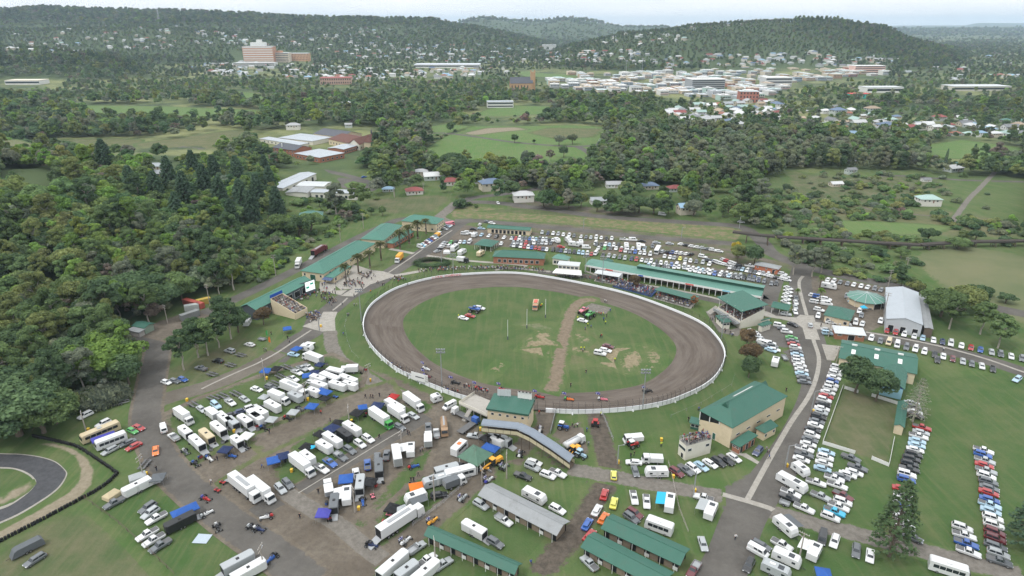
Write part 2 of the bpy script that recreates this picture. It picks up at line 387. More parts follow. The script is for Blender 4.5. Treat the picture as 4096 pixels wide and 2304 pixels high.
# ------------------------------------------------------------------ the land
def build_land():
 rings = np.concatenate([[0], np.geomspace(18, 22000, 215)]); na = 420
 # finer angular steps inside the field of view
 a0 = np.linspace(-50, 50, 300); a1 = np.linspace(50, 310, na - 300 + 2)[1:-1]
 ang = np.radians(np.concatenate([a0, a1])); n = len(ang)
 vs = [(0, 0, 0)]
 rr, aa = np.meshgrid(rings[1:], ang, indexing='ij')
 X = rr * np.sin(aa); Y = rr * np.cos(aa); Z = np.where(Y > 0, height(X, Y), 0)
 P = np.stack([X, Y, Z], -1).reshape(-1, 3)
 V = np.vstack([[[0, 0, 0]], P])
 fs = [(0, 1 + (j + 1) % n, 1 + j) for j in range(n)]
 for i in range(len(rings) - 2):
  b = 1 + i * n; c = b + n
  fs += [(b + j, b + (j + 1) % n, c + (j + 1) % n, c + j) for j in range(n)]
 me = bpy.data.meshes.new('ground'); me.from_pydata(V.tolist(), [], fs); me.update()
 if me.polygons[5].normal.z < 0: me.flip_normals()
 me.polygons.foreach_set('use_smooth', [True] * len(me.polygons))
 m, t, b = nodes('land'); b.inputs['Roughness'].default_value = .95; b.inputs['Specular IOR Level'].default_value = .1
 g = grass_color(t, **GRASS)
 # farther off: woodland floor, paddocks and dry plain
 geo = t.nodes['GEO']; sep = N(t, 'ShaderNodeSeparateXYZ'); t.links.new(geo.outputs['Position'], sep.inputs[0])
 pad = mixc(t, ramp(t, noise(t, .0035, 5, .7), .42, .58), (.075, .105, .045), (.19, .20, .09))
 pad = mixc(t, ramp(t, noise(t, .012, 5, .7), .4, .62), pad, (.055, .078, .04))
 c = mixc(t, ramp(t, sep.outputs['Y'], 470, 640), g, pad)
 wood = mixc(t, noise(t, .02, 6, .7), (.04, .06, .03), (.085, .115, .05))
 c = mixc(t, ramp(t, sep.outputs['Z'], 1.5, 9), c, wood)
 t.links.new(c, b.inputs['Base Color']); bump(t, b, noise(t, .9, 6, .75), .5, .25)
 me.materials.append(m); return struct('ground', me)
SEEN = []         # (x, y, z, radius) kept in view from the air
BLOCK = []        # (x, y, radius) where no tree may stand
build_land()
# ------------------------------------------------------------------ fields, roads, paths
def S(name, w, s, kind, layer=1, feather=0, smooth=0, out='grass'):
 p = pts(w, s)
 if smooth: p = catmull(p, smooth, True)
 return sheet(name, p, kind, layer, feather, out)
# paddocks beyond the showground
S('paddock', 'd', '1040,395 1120,345 1190,318 1290,318 1440,315 1530,320 1500,375 1480,405 1450,412 1320,415 1180,405', 'bright', 1, 6)
S('paddock', 'd', '1165,335 1225,322 1300,320 1330,326 1260,332 1190,341', 'sand', 2, 8)
S('paddock', 'd', '1330,334 1380,322 1520,324 1490,345 1400,350', 'dry', 2, 8)
S('paddock', 'd', '1070,320 1130,312 1180,318 1130,335 1085,340', 'bright', 1, 5)
S('paddock', 'd', '200,265 420,268 700,280 640,292 420,292 240,285', 'bright', 1, 8)
S('paddock', 'd', '0,362 120,352 280,347 360,352 340,395 180,372 0,375', 'dry', 1, 6)
S('paddock', 'd', '340,362 560,330 640,322 560,372 470,395 350,400', 'dry', 1, 6)
S('paddock', 'd', '2330,365 2420,352 2570,372 2560,400 2450,398 2330,400', 'bright', 1, 6)
S('paddock', 'd', '1980,430 2100,445 2330,440 2400,470 2250,505 2150,520 2000,500', 'rough', 1, 10)
S('paddock', 'd', '1900,500 2100,510 2400,530 2560,560 2570,600 2250,590 1980,560', 'dry', 1, 10)
S('paddock', 'd', '2290,640 2400,615 2576,640 2700,700 2700,860 2420,760 2330,690', 'field', 2, 10)
S('depot_yard', 'S', '700,500 760,470 790,440 990,465 960,520 893,525 890,508', 'asphalt', 3, 1)
S('depot_lawn', 'S', '820,480 870,462 950,478 920,502 840,500', 'bright', 5, 1)
S('paddock', 'd', '2110,555 2250,560 2420,570 2330,590 2130,590', 'bright', 2, 6)
S('paddock', 'd', '1500,275 1540,290 1480,300', 'dry', 1, 4)
S('playing_field', 'd', '1185,290 1260,265 1380,268 1390,285 1260,292', 'bright', 1, 5)
S('playing_field', 'd', '560,225 640,235 680,250 600,245', 'bright', 1, 4)
S('playing_field', 'd', '1300,180 1390,178 1500,186 1440,196 1320,192', 'bright', 1, 4)
S('verge', '11', '780,60 1400,20 1480,60 1330,150 1050,170 860,120', 'rough', 1, 5)
S('rail_bank', '21', '-500,90 0,130 500,165 1000,200 1500,240 1750,290 1700,370 1300,330 800,275 400,240 0,215 -450,195', 'bank', 2, 5)
S('verge', '21', '-300,150 0,125 600,170 1200,205 1600,240 1300,235 700,195 0,155', 'rough', 3, 3)
S('hillside_clearing', 'd', '0,440 60,430 120,450 150,470 60,480 0,478', 'field', 1, 5).location.z = 27.2
S('clearing', '01', '-60,1380 120,1330 300,1300 440,1300 400,1380 330,1449 100,1449 -60,1460', 'sand', 2, 5)
# showground lawns
S('lawn', '32', '-200,1449 -100,1050 200,300 600,0 1932,-100 2400,300 2400,1700 -200,1700', 'lush', 1, 6)
S('lawn', '31', '1230,880 1932,900 2400,1000 2400,1380 1932,1250 1250,1060', 'lush', 1, 4)
S('lawn', '22', '500,230 700,200 1200,130 1500,0 1750,-200 1932,-300 1932,-100 1400,250 1250,330 900,420 700,420', 'lush', 1, 4)
S('lawn', '12', '1400,1200 1932,800 2500,900 2500,1300 1932,1600 1300,1500', 'lush', 1, 6)
S('lawn', '02', '-100,1250 600,900 900,1100 1350,1449 1200,1600 -200,1600', 'rough', 1, 8)
S('lawn', '02', '650,880 1050,700 1300,800 1932,1200 1932,1700 1250,1449 1000,1180', 'lush', 1, 6)
S('lawn', '11', '600,930 850,800 830,1000 850,1130 1000,1320 1100,1400 800,1250 700,1180 620,1080', 'lush', 2, 4)
# car parks, yards
S('car_park', '31', '-100,900 -60,700 120,600 340,600 330,540 0,510 -400,300 -1000,140 -1500,100 -1900,40 -2000,150 -1900,330 -1200,480 -600,560 -300,700', 'mix', 1, 6)
S('yard', '31', '190,620 440,640 900,720 900,1000 760,1060 390,1000 340,930 240,700', 'dirt', 2, 3)
S('yard', '31', '-80,1000 60,1010 240,980 280,1100 400,1120 440,1449 250,1449 100,1180 -100,1150', 'asphalt', 2, 3)
S('yard', '11', '1180,520 1300,430 1550,240 1800,290 1932,330 2300,350 2300,430 1932,420 1560,400 1450,480 1250,560', 'dirt', 2, 4)
S('bare_earth', '01', '1000,1160 900,1130 960,1060 1180,980 1420,900 1640,880 1600,960 1400,1040 1260,1110 1220,1160', 'dirt', 2, 4)
S('bare_earth', '11', '-20,720 60,690 200,640 180,660 0,760', 'greycon', 2, 2)
# roads
band('road', 'R', '457,202 497,203 560,211 600,216.5 680,222 735,226 752,233 763,243 773,254 800,265 838,275 890,285 930,294 1024,314 1150,338', 9, 'asphalt', 4)
band('road', 'R', '455,221 480,221 512,224 578,230 644,237 710,242 735,244', 8, 'asphalt', 4)
band('road', 'R', '457,202 447,211 440,218 458,224', 8, 'greycon', 3, 2)
band('road', 'R', '457,202 478,197 505,194 540,188 556,182', 8, 'asphalt', 5)
band('road', 'R', '180,147 205,150 278,164 320,170 352,177 372,185 366,192 340,196', 8, 'asphalt', 4)
band('road', 'R', '420,135 440,133 470,136 512,142 560,146 588,146 600,144', 7, 'asphalt', 4)
band('road', 'R', '578,147 588,152 596,160', 8, 'asphalt', 5)
band('road', 'R', '880,176 905,176 960,180 1030,182', 6, 'asphalt', 3)
band('dirt_road', 'R', '950,225 968,200 980,188 995,172', 4, 'greycon', 4, 2)
band('dirt_road', 'R', '862,207 880,212 920,215 960,218', 4, 'dirt', 3, 2)
band('service_road', '11', '-400,920 0,735 300,588 560,452 800,330 1000,238 1100,205 1300,190', 7, 'asphalt', 3)
band('service_road', '11', '130,1280 300,1130 430,1050 470,960 560,890 700,780 900,690 1030,600 1300,430 1480,280 1560,225 1640,215', 10, 'asphalt', 4)
band('service_road', '01', '2100,1210 1932,1310 1620,1449 02:1250,110 02:1150,160', 9, 'droad', 5, 1.5)
band('service_road', '01', '960,1120 1100,1150 1185,1180 1170,1300 1150,1400 02:1130,60 02:1105,250 02:1160,450 02:1290,650 02:1500,850 02:1750,1050 02:1932,1180 12:200,1320 12:430,1500', 9, 'asphalt', 6, 2, 5, 'dirt')
band('service_road', '11', '560,1050 570,1150 620,1250 720,1320 900,1440 12:1100,90', 6, 'greycon', 3, 2)
band('main_drive', 'R', '705,600 728,560 742,522 757,497 789,452 806,422 816,395 818,370 813,345 808,325 804,303 800,281 803,268', 10.5, 'asphalt', 4)
band('main_drive', '31', '330,985 480,1020 760,1085 1060,1130 1320,1190 1650,1270 1932,1360 2300,1480', 9, 'asphalt', 3)
band('side_road', '21', '200,600 600,640 830,690 1100,735 1400,790 1600,830 1820,850 1932,880 31:150,960', 6, 'asphalt', 3)
band('side_road', '31', '-100,780 -20,830 10,760 40,680 60,640', 9, 'asphalt', 4)
S('junction', '22', '1590,780 1680,740 1932,560 1932,1010 1800,1180 1580,1449 1450,1449 1640,1020 1560,900', 'asphalt', 3, 3)
band('gravel_lane', '22', '420,640 700,690 1000,745 1300,800 1590,850', 6, 'greycon', 5, 2)
band('gravel_lane', '32', '-40,955 200,1010 400,1070 700,1140 1000,1220 1400,1320 1932,1449', 6, 'greycon', 3, 2)
band('dirt_lane', '22', '640,210 650,300 680,420 720,560 740,640 740,700 700,780 640,860 560,1000 430,1170 200,1449', 7, 'darkdirt', 4, 4)
band('dirt_lane', '22', '260,120 240,300 200,360 60,500 0,590 12:1850,600 12:1640,760 12:1380,980 12:1100,1210 12:900,1350', 7, 'dirt', 4, 3)
S('bare_earth', '22', '540,700 620,680 780,720 800,780 700,860 600,860', 'darkdirt', 3, 3)
S('bare_earth', '22', '0,420 200,480 440,640 420,660 200,560 0,480', 'darkdirt', 3, 4)
S('bare_earth', '22', '200,290 560,280 640,420 600,560 480,560 300,420', 'dirt', 2, 8)
# the pits
S('pit_ground', 'R', '158,436 192,500 240,538 290,582 380,580 392,556 400,540 432,515 470,482 492,456 484,430 452,405 402,380 362,366 338,372 300,398 255,428 215,455', 'dirt', 2, 5)
S('pit_grass', 'R', '166,415 206,396 262,376 331,355 364,372 358,390 330,401 298,408 255,434 216,456 192,470 176,452', 'lush', 3, 5, 0, 'dirt')
S('pit_grass', 'R', '268,476 298,440 345,408 366,398 402,402 436,400 430,414 398,434 322,472 288,490', 'lush', 3, 5, 0, 'dirt')
S('pit_grass', 'R', '352,524 368,512 392,480 420,452 434,448 424,470 400,492 376,520 360,528', 'lush', 3, 4, 0, 'dirt')
S('pit_grass', 'R', '376,534 374,520 422,476 474,464 486,478 416,524 392,545', 'lush', 3, 4, 0, 'dirt')
S('show_lawn', '32', '570,40 415,450 905,615 985,155', 'rough', 2, 2)
S('pit_grass', 'R', '152,400 206,382 262,358 255,330 215,350 160,372', 'rough', 3, 5)
band('paved_lane', '12', '-80,1040 120,900 320,810 700,580 1000,410 1290,240', 6, 'asphalt', 4, 1, 5, 'dirt')
band('concrete_strip', '12', '200,800 300,870 480,980 620,1060 820,1230 960,1330', 5, 'greycon', 4, 1, 5, 'dirt')
band('dirt_lane', '02', '1932,450 1700,580 1500,720 1450,800', 12, 'dirt', 4, 4, 5, 'rough')
band('dirt_lane', '12', '0,470 300,330 600,200 900,80 1050,40', 11, 'dirt', 4, 4, 5, 'rough')
# concrete paths
S('concrete_plaza', '11', '350,1015 475,955 510,905 615,905 595,960 600,1048 500,1055 440,1040', 'concrete', 7)
S('concrete_plaza', '11', '640,785 735,790 860,700 1010,650 1250,605 1240,590 1040,625 960,600 870,590 780,560 730,550 700,610 640,640 590,700 640,740 730,730', 'concrete', 7)
S('concrete_plaza', '11', '480,680 640,650 600,700 600,745 690,740 640,780 480,745', 'concrete', 6)
S('concrete_plaza', 'E', '565,828 680,840 772,838 800,935 1100,985 1090,1040 815,1050 870,1210 650,1195 605,1030 500,950 300,900 190,845 400,870 500,880', 'concrete', 7)
S('concrete_path', '31', '-120,880 0,905 60,935 240,950 240,975 60,955 -20,940 -130,900', 'concrete', 6)
band('concrete_drain', 'R', '746.5,501.5 768,462 790,424 811,392 819,362 814,342 811,333', 1.5, 'concrete', 7)
band('concrete_drain', '31', '292,930 275,870 255,800 236,720 238,670 265,635', 1.5, 'concrete', 6)
band('concrete_drain', '31', '740,1070 1000,1115 1330,1185 1650,1275 1932,1375 2300,1490', (2.2, 1), 'concrete', 5)
band('concrete_drain', '22', '1590,835 1770,885 1932,935 32:40,955', 1.8, 'concrete', 8)
band('painted_line', '01', '1932,1300 1760,1375 1600,1449 02:1520,40', .8, 'concrete', 8)
band('painted_line', '11', '0,1300 150,1220 300,1120 415,1045', .9, 'concrete', 8)
band('painted_line', '11', '580,895 660,830 690,800', .9, 'concrete', 8)
band('painted_line', '11', '1000,610 1150,510 1300,405 1480,290', .9, 'concrete', 8)
band('painted_line', '12', '320,825 600,655 900,470 1100,350', .35, 'concrete', 8)
band('concrete_path', '11', '1290,480 1420,500 1600,520 1932,545 2048,560', 2.5, 'concrete', 6)
band('concrete_path', '11', '1010,430 1090,445 1190,465', 3, 'concrete', 5)
band('concrete_path', '21', '560,595 700,640 950,690 1200,730 1500,790 1800,870', (.2, -1.6), 'concrete', 6)
band('concrete_path', '21', '-130,590 0,575 250,600 290,600', 2.2, 'concrete', 5)
S('concrete_apron', 'G', '1040,1200 1180,1260 1300,1260 1500,1390 1470,1425 1240,1300 1080,1260', 'concrete', 5)
S('concrete_slab', '31', '405,1150 555,1165 500,1275 445,1270', 'concrete', 6)
S('concrete_apron', '21', '1460,900 1540,920 1530,980 1650,1040 1720,1020 1740,1050 1700,1090 1560,1060', 'greycon', 4)
# kart circuit in the corner
S('kart_verge', '02', '250,452 400,445 560,490 660,560 710,650 690,760 600,860 350,1000 0,1180 -300,1330 -300,1220 0,1110 300,950 520,820 600,730 610,640 560,540 450,490', 'sand', 3, 1)
S('kart_track_edge', '02', '-300,500 0,523 150,528 300,548 420,586 494,650 506,690 466,764 404,825 302,896 152,986 0,1056 -300,1180', 'concrete', 4, 0, 4)
S('kart_track', '02', '-300,507 0,530 150,535 300,555 415,592 486,652 496,690 457,758 398,816 298,885 150,973 0,1042 -300,1166', 'newasphalt', 5, 0, 4)
S('kart_infield_kerb', '02', '-300,625 0,628 120,638 222,678 274,735 252,784 202,834 100,906 0,950 -300,1040', 'concrete', 6, 0, 4)
S('kart_infield', '02', '-300,640 0,640 115,648 210,688 256,735 240,775 192,822 95,890 0,930 -300,1010', 'lush', 7, 0, 4)
S('kart_runoff', '02', '-300,860 0,850 160,770 240,738 250,760 200,815 90,885 0,915 -300,980', 'sand', 8, 2)
# infield stains of straw, dirt crossings
# ------------------------------------------------------------------ the speedway oval
WALL = catmull([pt('R', *p)[:2] for p in [(364, 324.5), (368.6, 311), (379, 300.6), (399, 289.3), (432, 280), (468, 276), (512, 274.8), (551.8, 279.6), (612.7, 292), (655, 305.2), (697.5, 323.2), (716, 339), (724, 356),
 (718, 374), (704, 387.5), (678, 400), (656.4, 406.3), (624.6, 411), (584.9, 413.4), (553, 412.5), (515, 409.5), (486, 404.5), (456, 396.6), (425.6, 384.6), (411, 377.8), (395, 369.5), (376.6, 353.6), (366.3, 338.5)]], 5, True)
INNER = catmull([pt('R', *p)[:2] for p in [(403, 324.5), (407, 314), (421.6, 303), (448, 292.7), (481, 288), (512, 287), (538.5, 289.4), (575.6, 296), (618, 307.3), (644.5, 319), (664.4, 332.5), (675, 344.4), (675.6, 355), (668, 367), (651, 380),
 (634, 386.6), (604.7, 391), (575.6, 393), (545, 392), (512, 388.8), (478, 382), (441.5, 367.5), (421.6, 353.6), (408.4, 339)]], 5, True)
def track_surface():
 m, t, b = nodes('track_clay'); b.inputs['Roughness'].default_value = .9; b.inputs['Specular IOR Level'].default_value = .2
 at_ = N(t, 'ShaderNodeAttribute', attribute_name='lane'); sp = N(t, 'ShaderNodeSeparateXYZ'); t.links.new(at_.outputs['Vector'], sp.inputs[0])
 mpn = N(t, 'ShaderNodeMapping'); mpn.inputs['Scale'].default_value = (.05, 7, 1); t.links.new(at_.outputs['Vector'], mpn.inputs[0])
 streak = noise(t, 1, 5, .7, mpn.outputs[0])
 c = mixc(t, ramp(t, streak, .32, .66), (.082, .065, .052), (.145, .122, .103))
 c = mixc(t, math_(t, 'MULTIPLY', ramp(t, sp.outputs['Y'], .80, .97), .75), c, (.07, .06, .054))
 c = mixc(t, math_(t, 'MULTIPLY', ramp(t, noise(t, .05, 4), .45, .7), .35), c, (.12, .10, .086))
 g = mixc(t, math_(t, 'MULTIPLY', noise(t, 3, 5), .4), c, (.08, .066, .056)); t.links.new(g, b.inputs['Base Color'])
 bump(t, b, streak, .25, .1)
 n = len(WALL); K = 9; ip = []
 cx = sum((v.x for v in INNER)) / len(INNER); cy = sum((v.y for v in INNER)) / len(INNER)
 # pair every wall point with the infield edge in the same direction
 def hit(p):
  d = (p - Vector((cx, cy))).normalized(); o = Vector((cx, cy)); best = None
  for i in range(len(INNER)):
   a, b2 = INNER[i], INNER[(i + 1) % len(INNER)]; e = b2 - a; den = d.x * e.y - d.y * e.x
   if abs(den) < 1e-9: continue
   w = a - o; tt = (w.x * e.y - w.y * e.x) / den; s = (w.x * d.y - w.y * d.x) / den
   if tt > 0 and -1e-6 <= s <= 1 + 1e-6: best = o + d * tt
  return best or p
 inn = [hit(p) for p in WALL]; vs = []; ln = []; acc = 0
 for i in range(n + 1):
  p, r = WALL[i % n], inn[i % n]
  if i: acc += (WALL[i % n] - WALL[i - 1]).length
  for k in range(K):
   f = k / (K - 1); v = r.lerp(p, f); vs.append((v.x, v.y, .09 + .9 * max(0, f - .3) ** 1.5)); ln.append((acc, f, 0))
 fs = [(i * K + k, (i + 1) * K + k, (i + 1) * K + k + 1, i * K + k + 1) for i in range(n) for k in range(K - 1)]
 me = bpy.data.meshes.new('speedway_track'); me.from_pydata(vs, [], fs); me.update()
 a = me.attributes.new('lane', 'FLOAT_VECTOR', 'POINT'); a.data.foreach_set('vector', [v for l in ln for v in l])
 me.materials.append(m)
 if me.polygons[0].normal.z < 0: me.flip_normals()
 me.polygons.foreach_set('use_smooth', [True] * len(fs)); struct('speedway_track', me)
track_surface()
sheet('infield_lawn', INNER, 'lush', 3)
band('infield_crossing', '21', '640,815 540,820 470,870 430,960 400,1060 370,1200 345,1330 320,1449 22:280,60', 5.5, 'brown', 6, 4)
S('infield_slab', '21', '555,870 600,840 750,875 710,920 600,905', 'greycon', 6)
S('straw_patch', '21', '60,1180 100,1140 180,1110 170,1080 230,1060 290,1075 270,1110 340,1140 360,1170 250,1160 150,1170', 'straw', 6, 3)
S('straw_patch', '21', '820,1290 850,1220 960,1190 1000,1230 960,1310 900,1350 840,1340', 'straw', 5, 6)
S('straw_patch', '21', '430,1060 520,1070 600,1120 560,1150 480,1120', 'straw', 5, 6)
S('straw_patch', '21', '420,1150 520,1180 640,1230 700,1270 620,1260 520,1220 430,1200', 'straw', 5, 6)
S('straw_patch', '21', '1000,1210 1060,1190 1130,1240 1110,1300 1040,1290', 'straw', 5, 6)
S('straw_patch', '21', '250,1180 320,1200 340,1270 280,1260', 'straw', 5, 5)
S('straw_patch', '21', '420,1080 560,1100 640,1180 760,1230 700,1300 520,1280 420,1200', 'straw', 4, 7)
S('straw_patch', '21', '880,1170 1010,1160 1130,1230 1120,1320 1000,1340 900,1300', 'straw', 3.5, 7)
S('straw_patch', '11', '1720,1390 1830,1290 1880,1300 1800,1390 1700,1449', 'straw', 4, 6)
S('straw_patch', '21', '560,1190 760,1180 900,1170 1020,1200 1060,1260 990,1350 880,1380 760,1330 620,1280', 'straw', 4, 4)
S('straw_patch', '21', '40,1195 110,1120 210,1040 340,1080 390,1150 420,1230 300,1260 160,1220', 'straw', 4, 4)
S('worn_patch', '21', '300,1000 560,1030 700,1120 600,1290 320,1330', 'dry', 4, 8)
S('worn_patch', '21', '20,1000 200,990 330,1040 250,1040 100,1010', 'sand', 4, 6)
# ------------------------------------------------------------------ buildings of the showground
GREEN = M('green_roof_sheet', (.040, .118, .088), .55, .16, .35, .3, 0, 1.2, .3)
GREEN2 = M('faded_green_sheet', (.10, .215, .175), .55, .14, .35, .3, 0, 1.2, .25)
GREENL = M('pale_green_sheet', (.058, .165, .125), .55, .16, .35, .3, 0, 1.2, .25)
DKGREEN = M('dark_green_sheet', (.028, .09, .066), .5, .12, .5, .35, 0, 1.2)
GREYROOF = M('grey_roof_sheet', (.24, .25, .255), .5, .18, .5, .35, 0, 1.2, .3)
SILVER = M('silver_roof_sheet', (.34, .37, .40), .45, .1, .4, .4, 0, 1.2, .12)
PALEROOF = M('pale_roof_sheet', (.47, .49, .50), .5, .12, .4, .4, 0, 1.2, .15)
CREAM = M('cream_wall', (.56, .47, .33), .85, .06, .8, .2, 0, 0, .12)
PALE = M('white_wall', (.60, .57, .49), .85, .06, .8, .2, 0, 0, .15)
BRICK = M('red_brick', (.30, .135, .085), .9, .22, 5, .2)
CONC = M('concrete_wall', (.34, .32, .29), .9, .12, 1, .2, 0, 0, .2)
DARKWALL = M('slate_wall', (.085, .10, .115), .8, .12, 1, .2)
TIMBER = M('grey_timber', (.12, .095, .075), .9, .3, 3, .1)
WHITE = M('white_paint', (.64, .64, .62), .6, .05, 1.5, .3)
STEEL = M('galvanised_steel', (.33, .34, .35), .5, .1, 2, .4, .4)
DARK = M('opening_shade', (.012, .013, .015), .6, .2, 2, .3)  # near-black panel colour standing in for the shade inside openings
PANE = M('window_glass', (.03, .038, .045), .12, .2, 1, .6)
BLACKM = M('black_steel', (.02, .02, .022), .6, .2, 2, .3)
TILE = M('red_tile_roof', (.125, .06, .048), .8, .2, 2, .2, 0, 0, .2)
SLATE = M('slate_roof', (.085, .09, .105), .7, .2, 2, .2, 0, 0, .15)
BLUEP = M('blue_paint', (.02, .08, .36), .6, .1, 2, .3)
LBLUE = M('light_blue_paint', (.30, .52, .62), .7, .08, 1, .3)
def rect3(A, B, C, z):
 a, b, c = pt(*A, z), pt(*B, z), pt(*C, z)
 for p in (a, b, c): p.z = 0
 if (c - b).length > (b - a).length:          # trust the longer edge
  v = (c - b); Wd = v.length; v.normalize(); u = Vector((v.y, -v.x, 0)); L = (b - a).dot(u)
  if L < 0: u = -u; L = -L
  cen = b - u * L / 2 + v * Wd / 2
 else:
  u = (b - a); L = u.length; u.normalize(); v = Vector((-u.y, u.x, 0)); Wd = (c - b).dot(v)
  if Wd < 0: v = -v; Wd = -Wd
  cen = b - u * L / 2 + v * Wd / 2
 return Vector((cen.x, cen.y, 0)), u, v, L, Wd
def parse_pt(s, w0):
 if ':' in s: w0, s = s.split(':')
 x, y = s.split(','); return (w0, float(x), float(y))
def roof_mb(kind, L, Wd, e, rise, th=.14):
 mb = MB(); l, w = L / 2, Wd / 2
 if kind == 'gable': top = [(-l, 0, e + rise), (l, 0, e + rise)]
 elif kind == 'hip': k = min(w, l); top = [(-l + k, 0, e + rise), (l - k, 0, e + rise)]
 if kind in ('gable', 'hip'):
  vs = [(-l, -w, e), (l, -w, e), (l, w, e), (-l, w, e)] + top; n = len(vs)
  fs = [(0, 1, 5, 4), (2, 3, 4, 5)]
  if kind == 'hip': fs += [(1, 2, 5), (3, 0, 4)]
  mb.add(vs, fs)
  lo = [(x, y, z - th) for x, y, z in vs]; mb.add(lo, [f[::-1] for f in fs])
  mb.add(vs[:4] + lo[:4], [(0, 4, 5, 1), (1, 5, 6, 2), (2, 6, 7, 3), (3, 7, 4, 0)] if kind == 'hip' else [(0, 4, 5, 1), (2, 6, 7, 3)])
  if kind == 'gable': mb.add([vs[1], vs[5], vs[2], lo[1], lo[5], lo[2]], [(0, 3, 4, 1), (1, 4, 5, 2)]); mb.add([vs[0], vs[4], vs[3], lo[0], lo[4], lo[3]], [(1, 4, 3, 0), (2, 5, 4, 1)])
  mb.box(top[0][0], top[1][0], -.15, .15, e + rise - .02, e + rise + .07)
 elif kind == 'skillion':   # rises towards +y
  vs = [(-l, -w, e), (l, -w, e), (l, w, e + rise), (-l, w, e + rise)]; lo = [(x, y, z - th * 1.6) for x, y, z in vs]
  mb.add(vs + lo, [(0, 1, 2, 3), (7, 6, 5, 4), (0, 4, 5, 1), (1, 5, 6, 2), (2, 6, 7, 3), (3, 7, 4, 0)])
 elif kind == 'flat': mb.box(-l, l, -w, w, e - .3, e)
 return mb
def wall_mb(kind, L, Wd, e, rise, over, h0=0, ends=True):
 mb = MB(); l, w = L / 2 - over, Wd / 2 - over
 zt = lambda y: e - .16 if kind != 'skillion' else e - .25 + rise * (y + Wd / 2) / Wd
 mb.add([(-l, -w, h0), (l, -w, h0), (l, w, h0), (-l, w, h0), (-l, -w, zt(-w)), (l, -w, zt(-w)), (l, w, zt(w)), (-l, w, zt(w))], [(0, 1, 5, 4), (1, 2, 6, 5), (2, 3, 7, 6), (3, 0, 4, 7)])
 if kind == 'gable':
  for x in (-l, l): mb.add([(x, -w, e - .16), (x, w, e - .16), (x, 0, e - .16 + rise * (w / (Wd / 2)))], [(0, 1, 2)])
 return mb
def opening(root, side, u, z, w, h, L, Wd, over, kind='window', mat=None):
 l, wd = L / 2 - over, Wd / 2 - over
 f = MB(); p = MB(); t = .05
 if side in (0, 2):
  y = -wd if side == 0 else wd; s = -1 if side == 0 else 1; x = u * (l - w / 2)
  f.box(x - w / 2 - .1, x + w / 2 + .1, *sorted((y, y + s * t)), z - .1, z + h + .1); p.box(x - w / 2, x + w / 2, *sorted((y + s * .01, y + s * (t + .02))), z, z + h)
 else:
  x = l if side == 1 else -l; s = 1 if side == 1 else -1; y = u * (wd - w / 2)
  f.box(*sorted((x, x + s * t)), y - w / 2 - .1, y + w / 2 + .1, z - .1, z + h + .1); p.box(*sorted((x + s * .01, x + s * (t + .02))), y - w / 2, y + w / 2, z, z + h)
 o = part(kind, f, WHITE, root); part('pane' if kind == 'window' else 'door_leaf', p, mat or (PANE if kind == 'window' else DKGREEN), o); return o
def block(root):
 pass
def bld(name, label, cat, w, A, B, C, e, kind, rise, roof=GREEN, wall=CREAM, over=.5, wins=(), posts=0, open_=False, rot=None, h0=0, group=None, fascia=None):
 A, B, C = parse_pt(A, w), parse_pt(B, w), parse_pt(C, w)
 cen, u, v, L, Wd = rect3(A, B, C, e); flip = False
 if rot == 'x' or (rot is None and kind in ('gable', 'hip') and Wd > L): u, v, L, Wd = v, -u, Wd, L
 if u.x * v.y - u.y * v.x < 0: v = -v
 rz = math.atan2(u.y, u.x); t = thing(name, label, cat, cen, rz, group)
 BLOCK.append((cen.x, cen.y, max(L, Wd) * .42));
 for k in (-.35, .35): BLOCK.append((cen.x + u.x * L * k, cen.y + u.y * L * k, min(L, Wd) * .75))
 part('roof', roof_mb(kind, L, Wd, e, rise), roof, t)
 if not open_: part('wall', wall_mb(kind, L, Wd, e, rise, over, h0), wall, t)
 if fascia:
  f = MB(); l, w_ = L / 2 + .02, Wd / 2 + .02
  f.box(-l, l, -w_ - .08, -w_, e - .6, e + .02); f.box(-l, l, w_, w_ + .08, e - .6, e + .02); f.box(-l - .08, -l, -w_, w_, e - .6, e + .02); f.box(l, l + .08, -w_, w_, e - .6, e + .02); part('fascia', f, fascia, t)
 if posts:
  pm = MB(); pm.box(-.09, .09, -.09, .09, 0, e - .1); me = pm.mesh('post', [WHITE]); nx = max(1, round(L / posts)); ny = max(1, round(Wd / posts)); l, w_ = L / 2 - over, Wd / 2 - over
  P = set()
  for i in range(nx + 1):
   for s in (-1, 1): P.add((round(-l + 2 * l * i / nx, 2), s * w_))
  for j in range(1, ny):
   for s in (-1, 1): P.add((s * l, round(-w_ + 2 * w_ * j / ny, 2)))
  for p in sorted(P): link('post', me, t, (p[0], p[1], 0))
 for sd, n, z, ww, hh, *k in wins:
  kd = k[0] if k else 'window'
  for i in range(n): opening(t, sd, (-.8 + 1.6 * i / (n - 1)) if n > 1 else (k[1] if len(k) > 1 else 0), z, ww, hh, L, Wd, over, kd, DARK if len(k) > 2 else None)
 t['L'] = L; t['W'] = Wd; return t
W6 = lambda n, s=0: (s, n, 1.6, 1.2, 1.2)
bld('exhibition_hall', 'long cream hall with a hipped green roof beside the palms', 'hall', 'A', '1115,322', '1487,360', '11:905,387', 4.6, 'hip', 3.2, wins=[(0, 9, 2.6, 1.4, .9), (2, 9, 2.6, 1.4, .9), (3, 2, 2.2, 1, 1.2), (1, 2, 2.2, 1, 1.2), (3, 1, .1, 3, 3, 'door'), (1, 1, .1, 3, 3, 'door')], roof=GREENL)
t = bld('canteen', 'low green-roofed canteen with a blue awning on the long hall', 'canteen', 'A', '1500,398', '1638,420', '1905,265', 3.1, 'skillion', .8, wins=[(1, 2, .9, 1.2, 1.4), (3, 1, .1, .9, 2, 'door')], roof=GREENL)
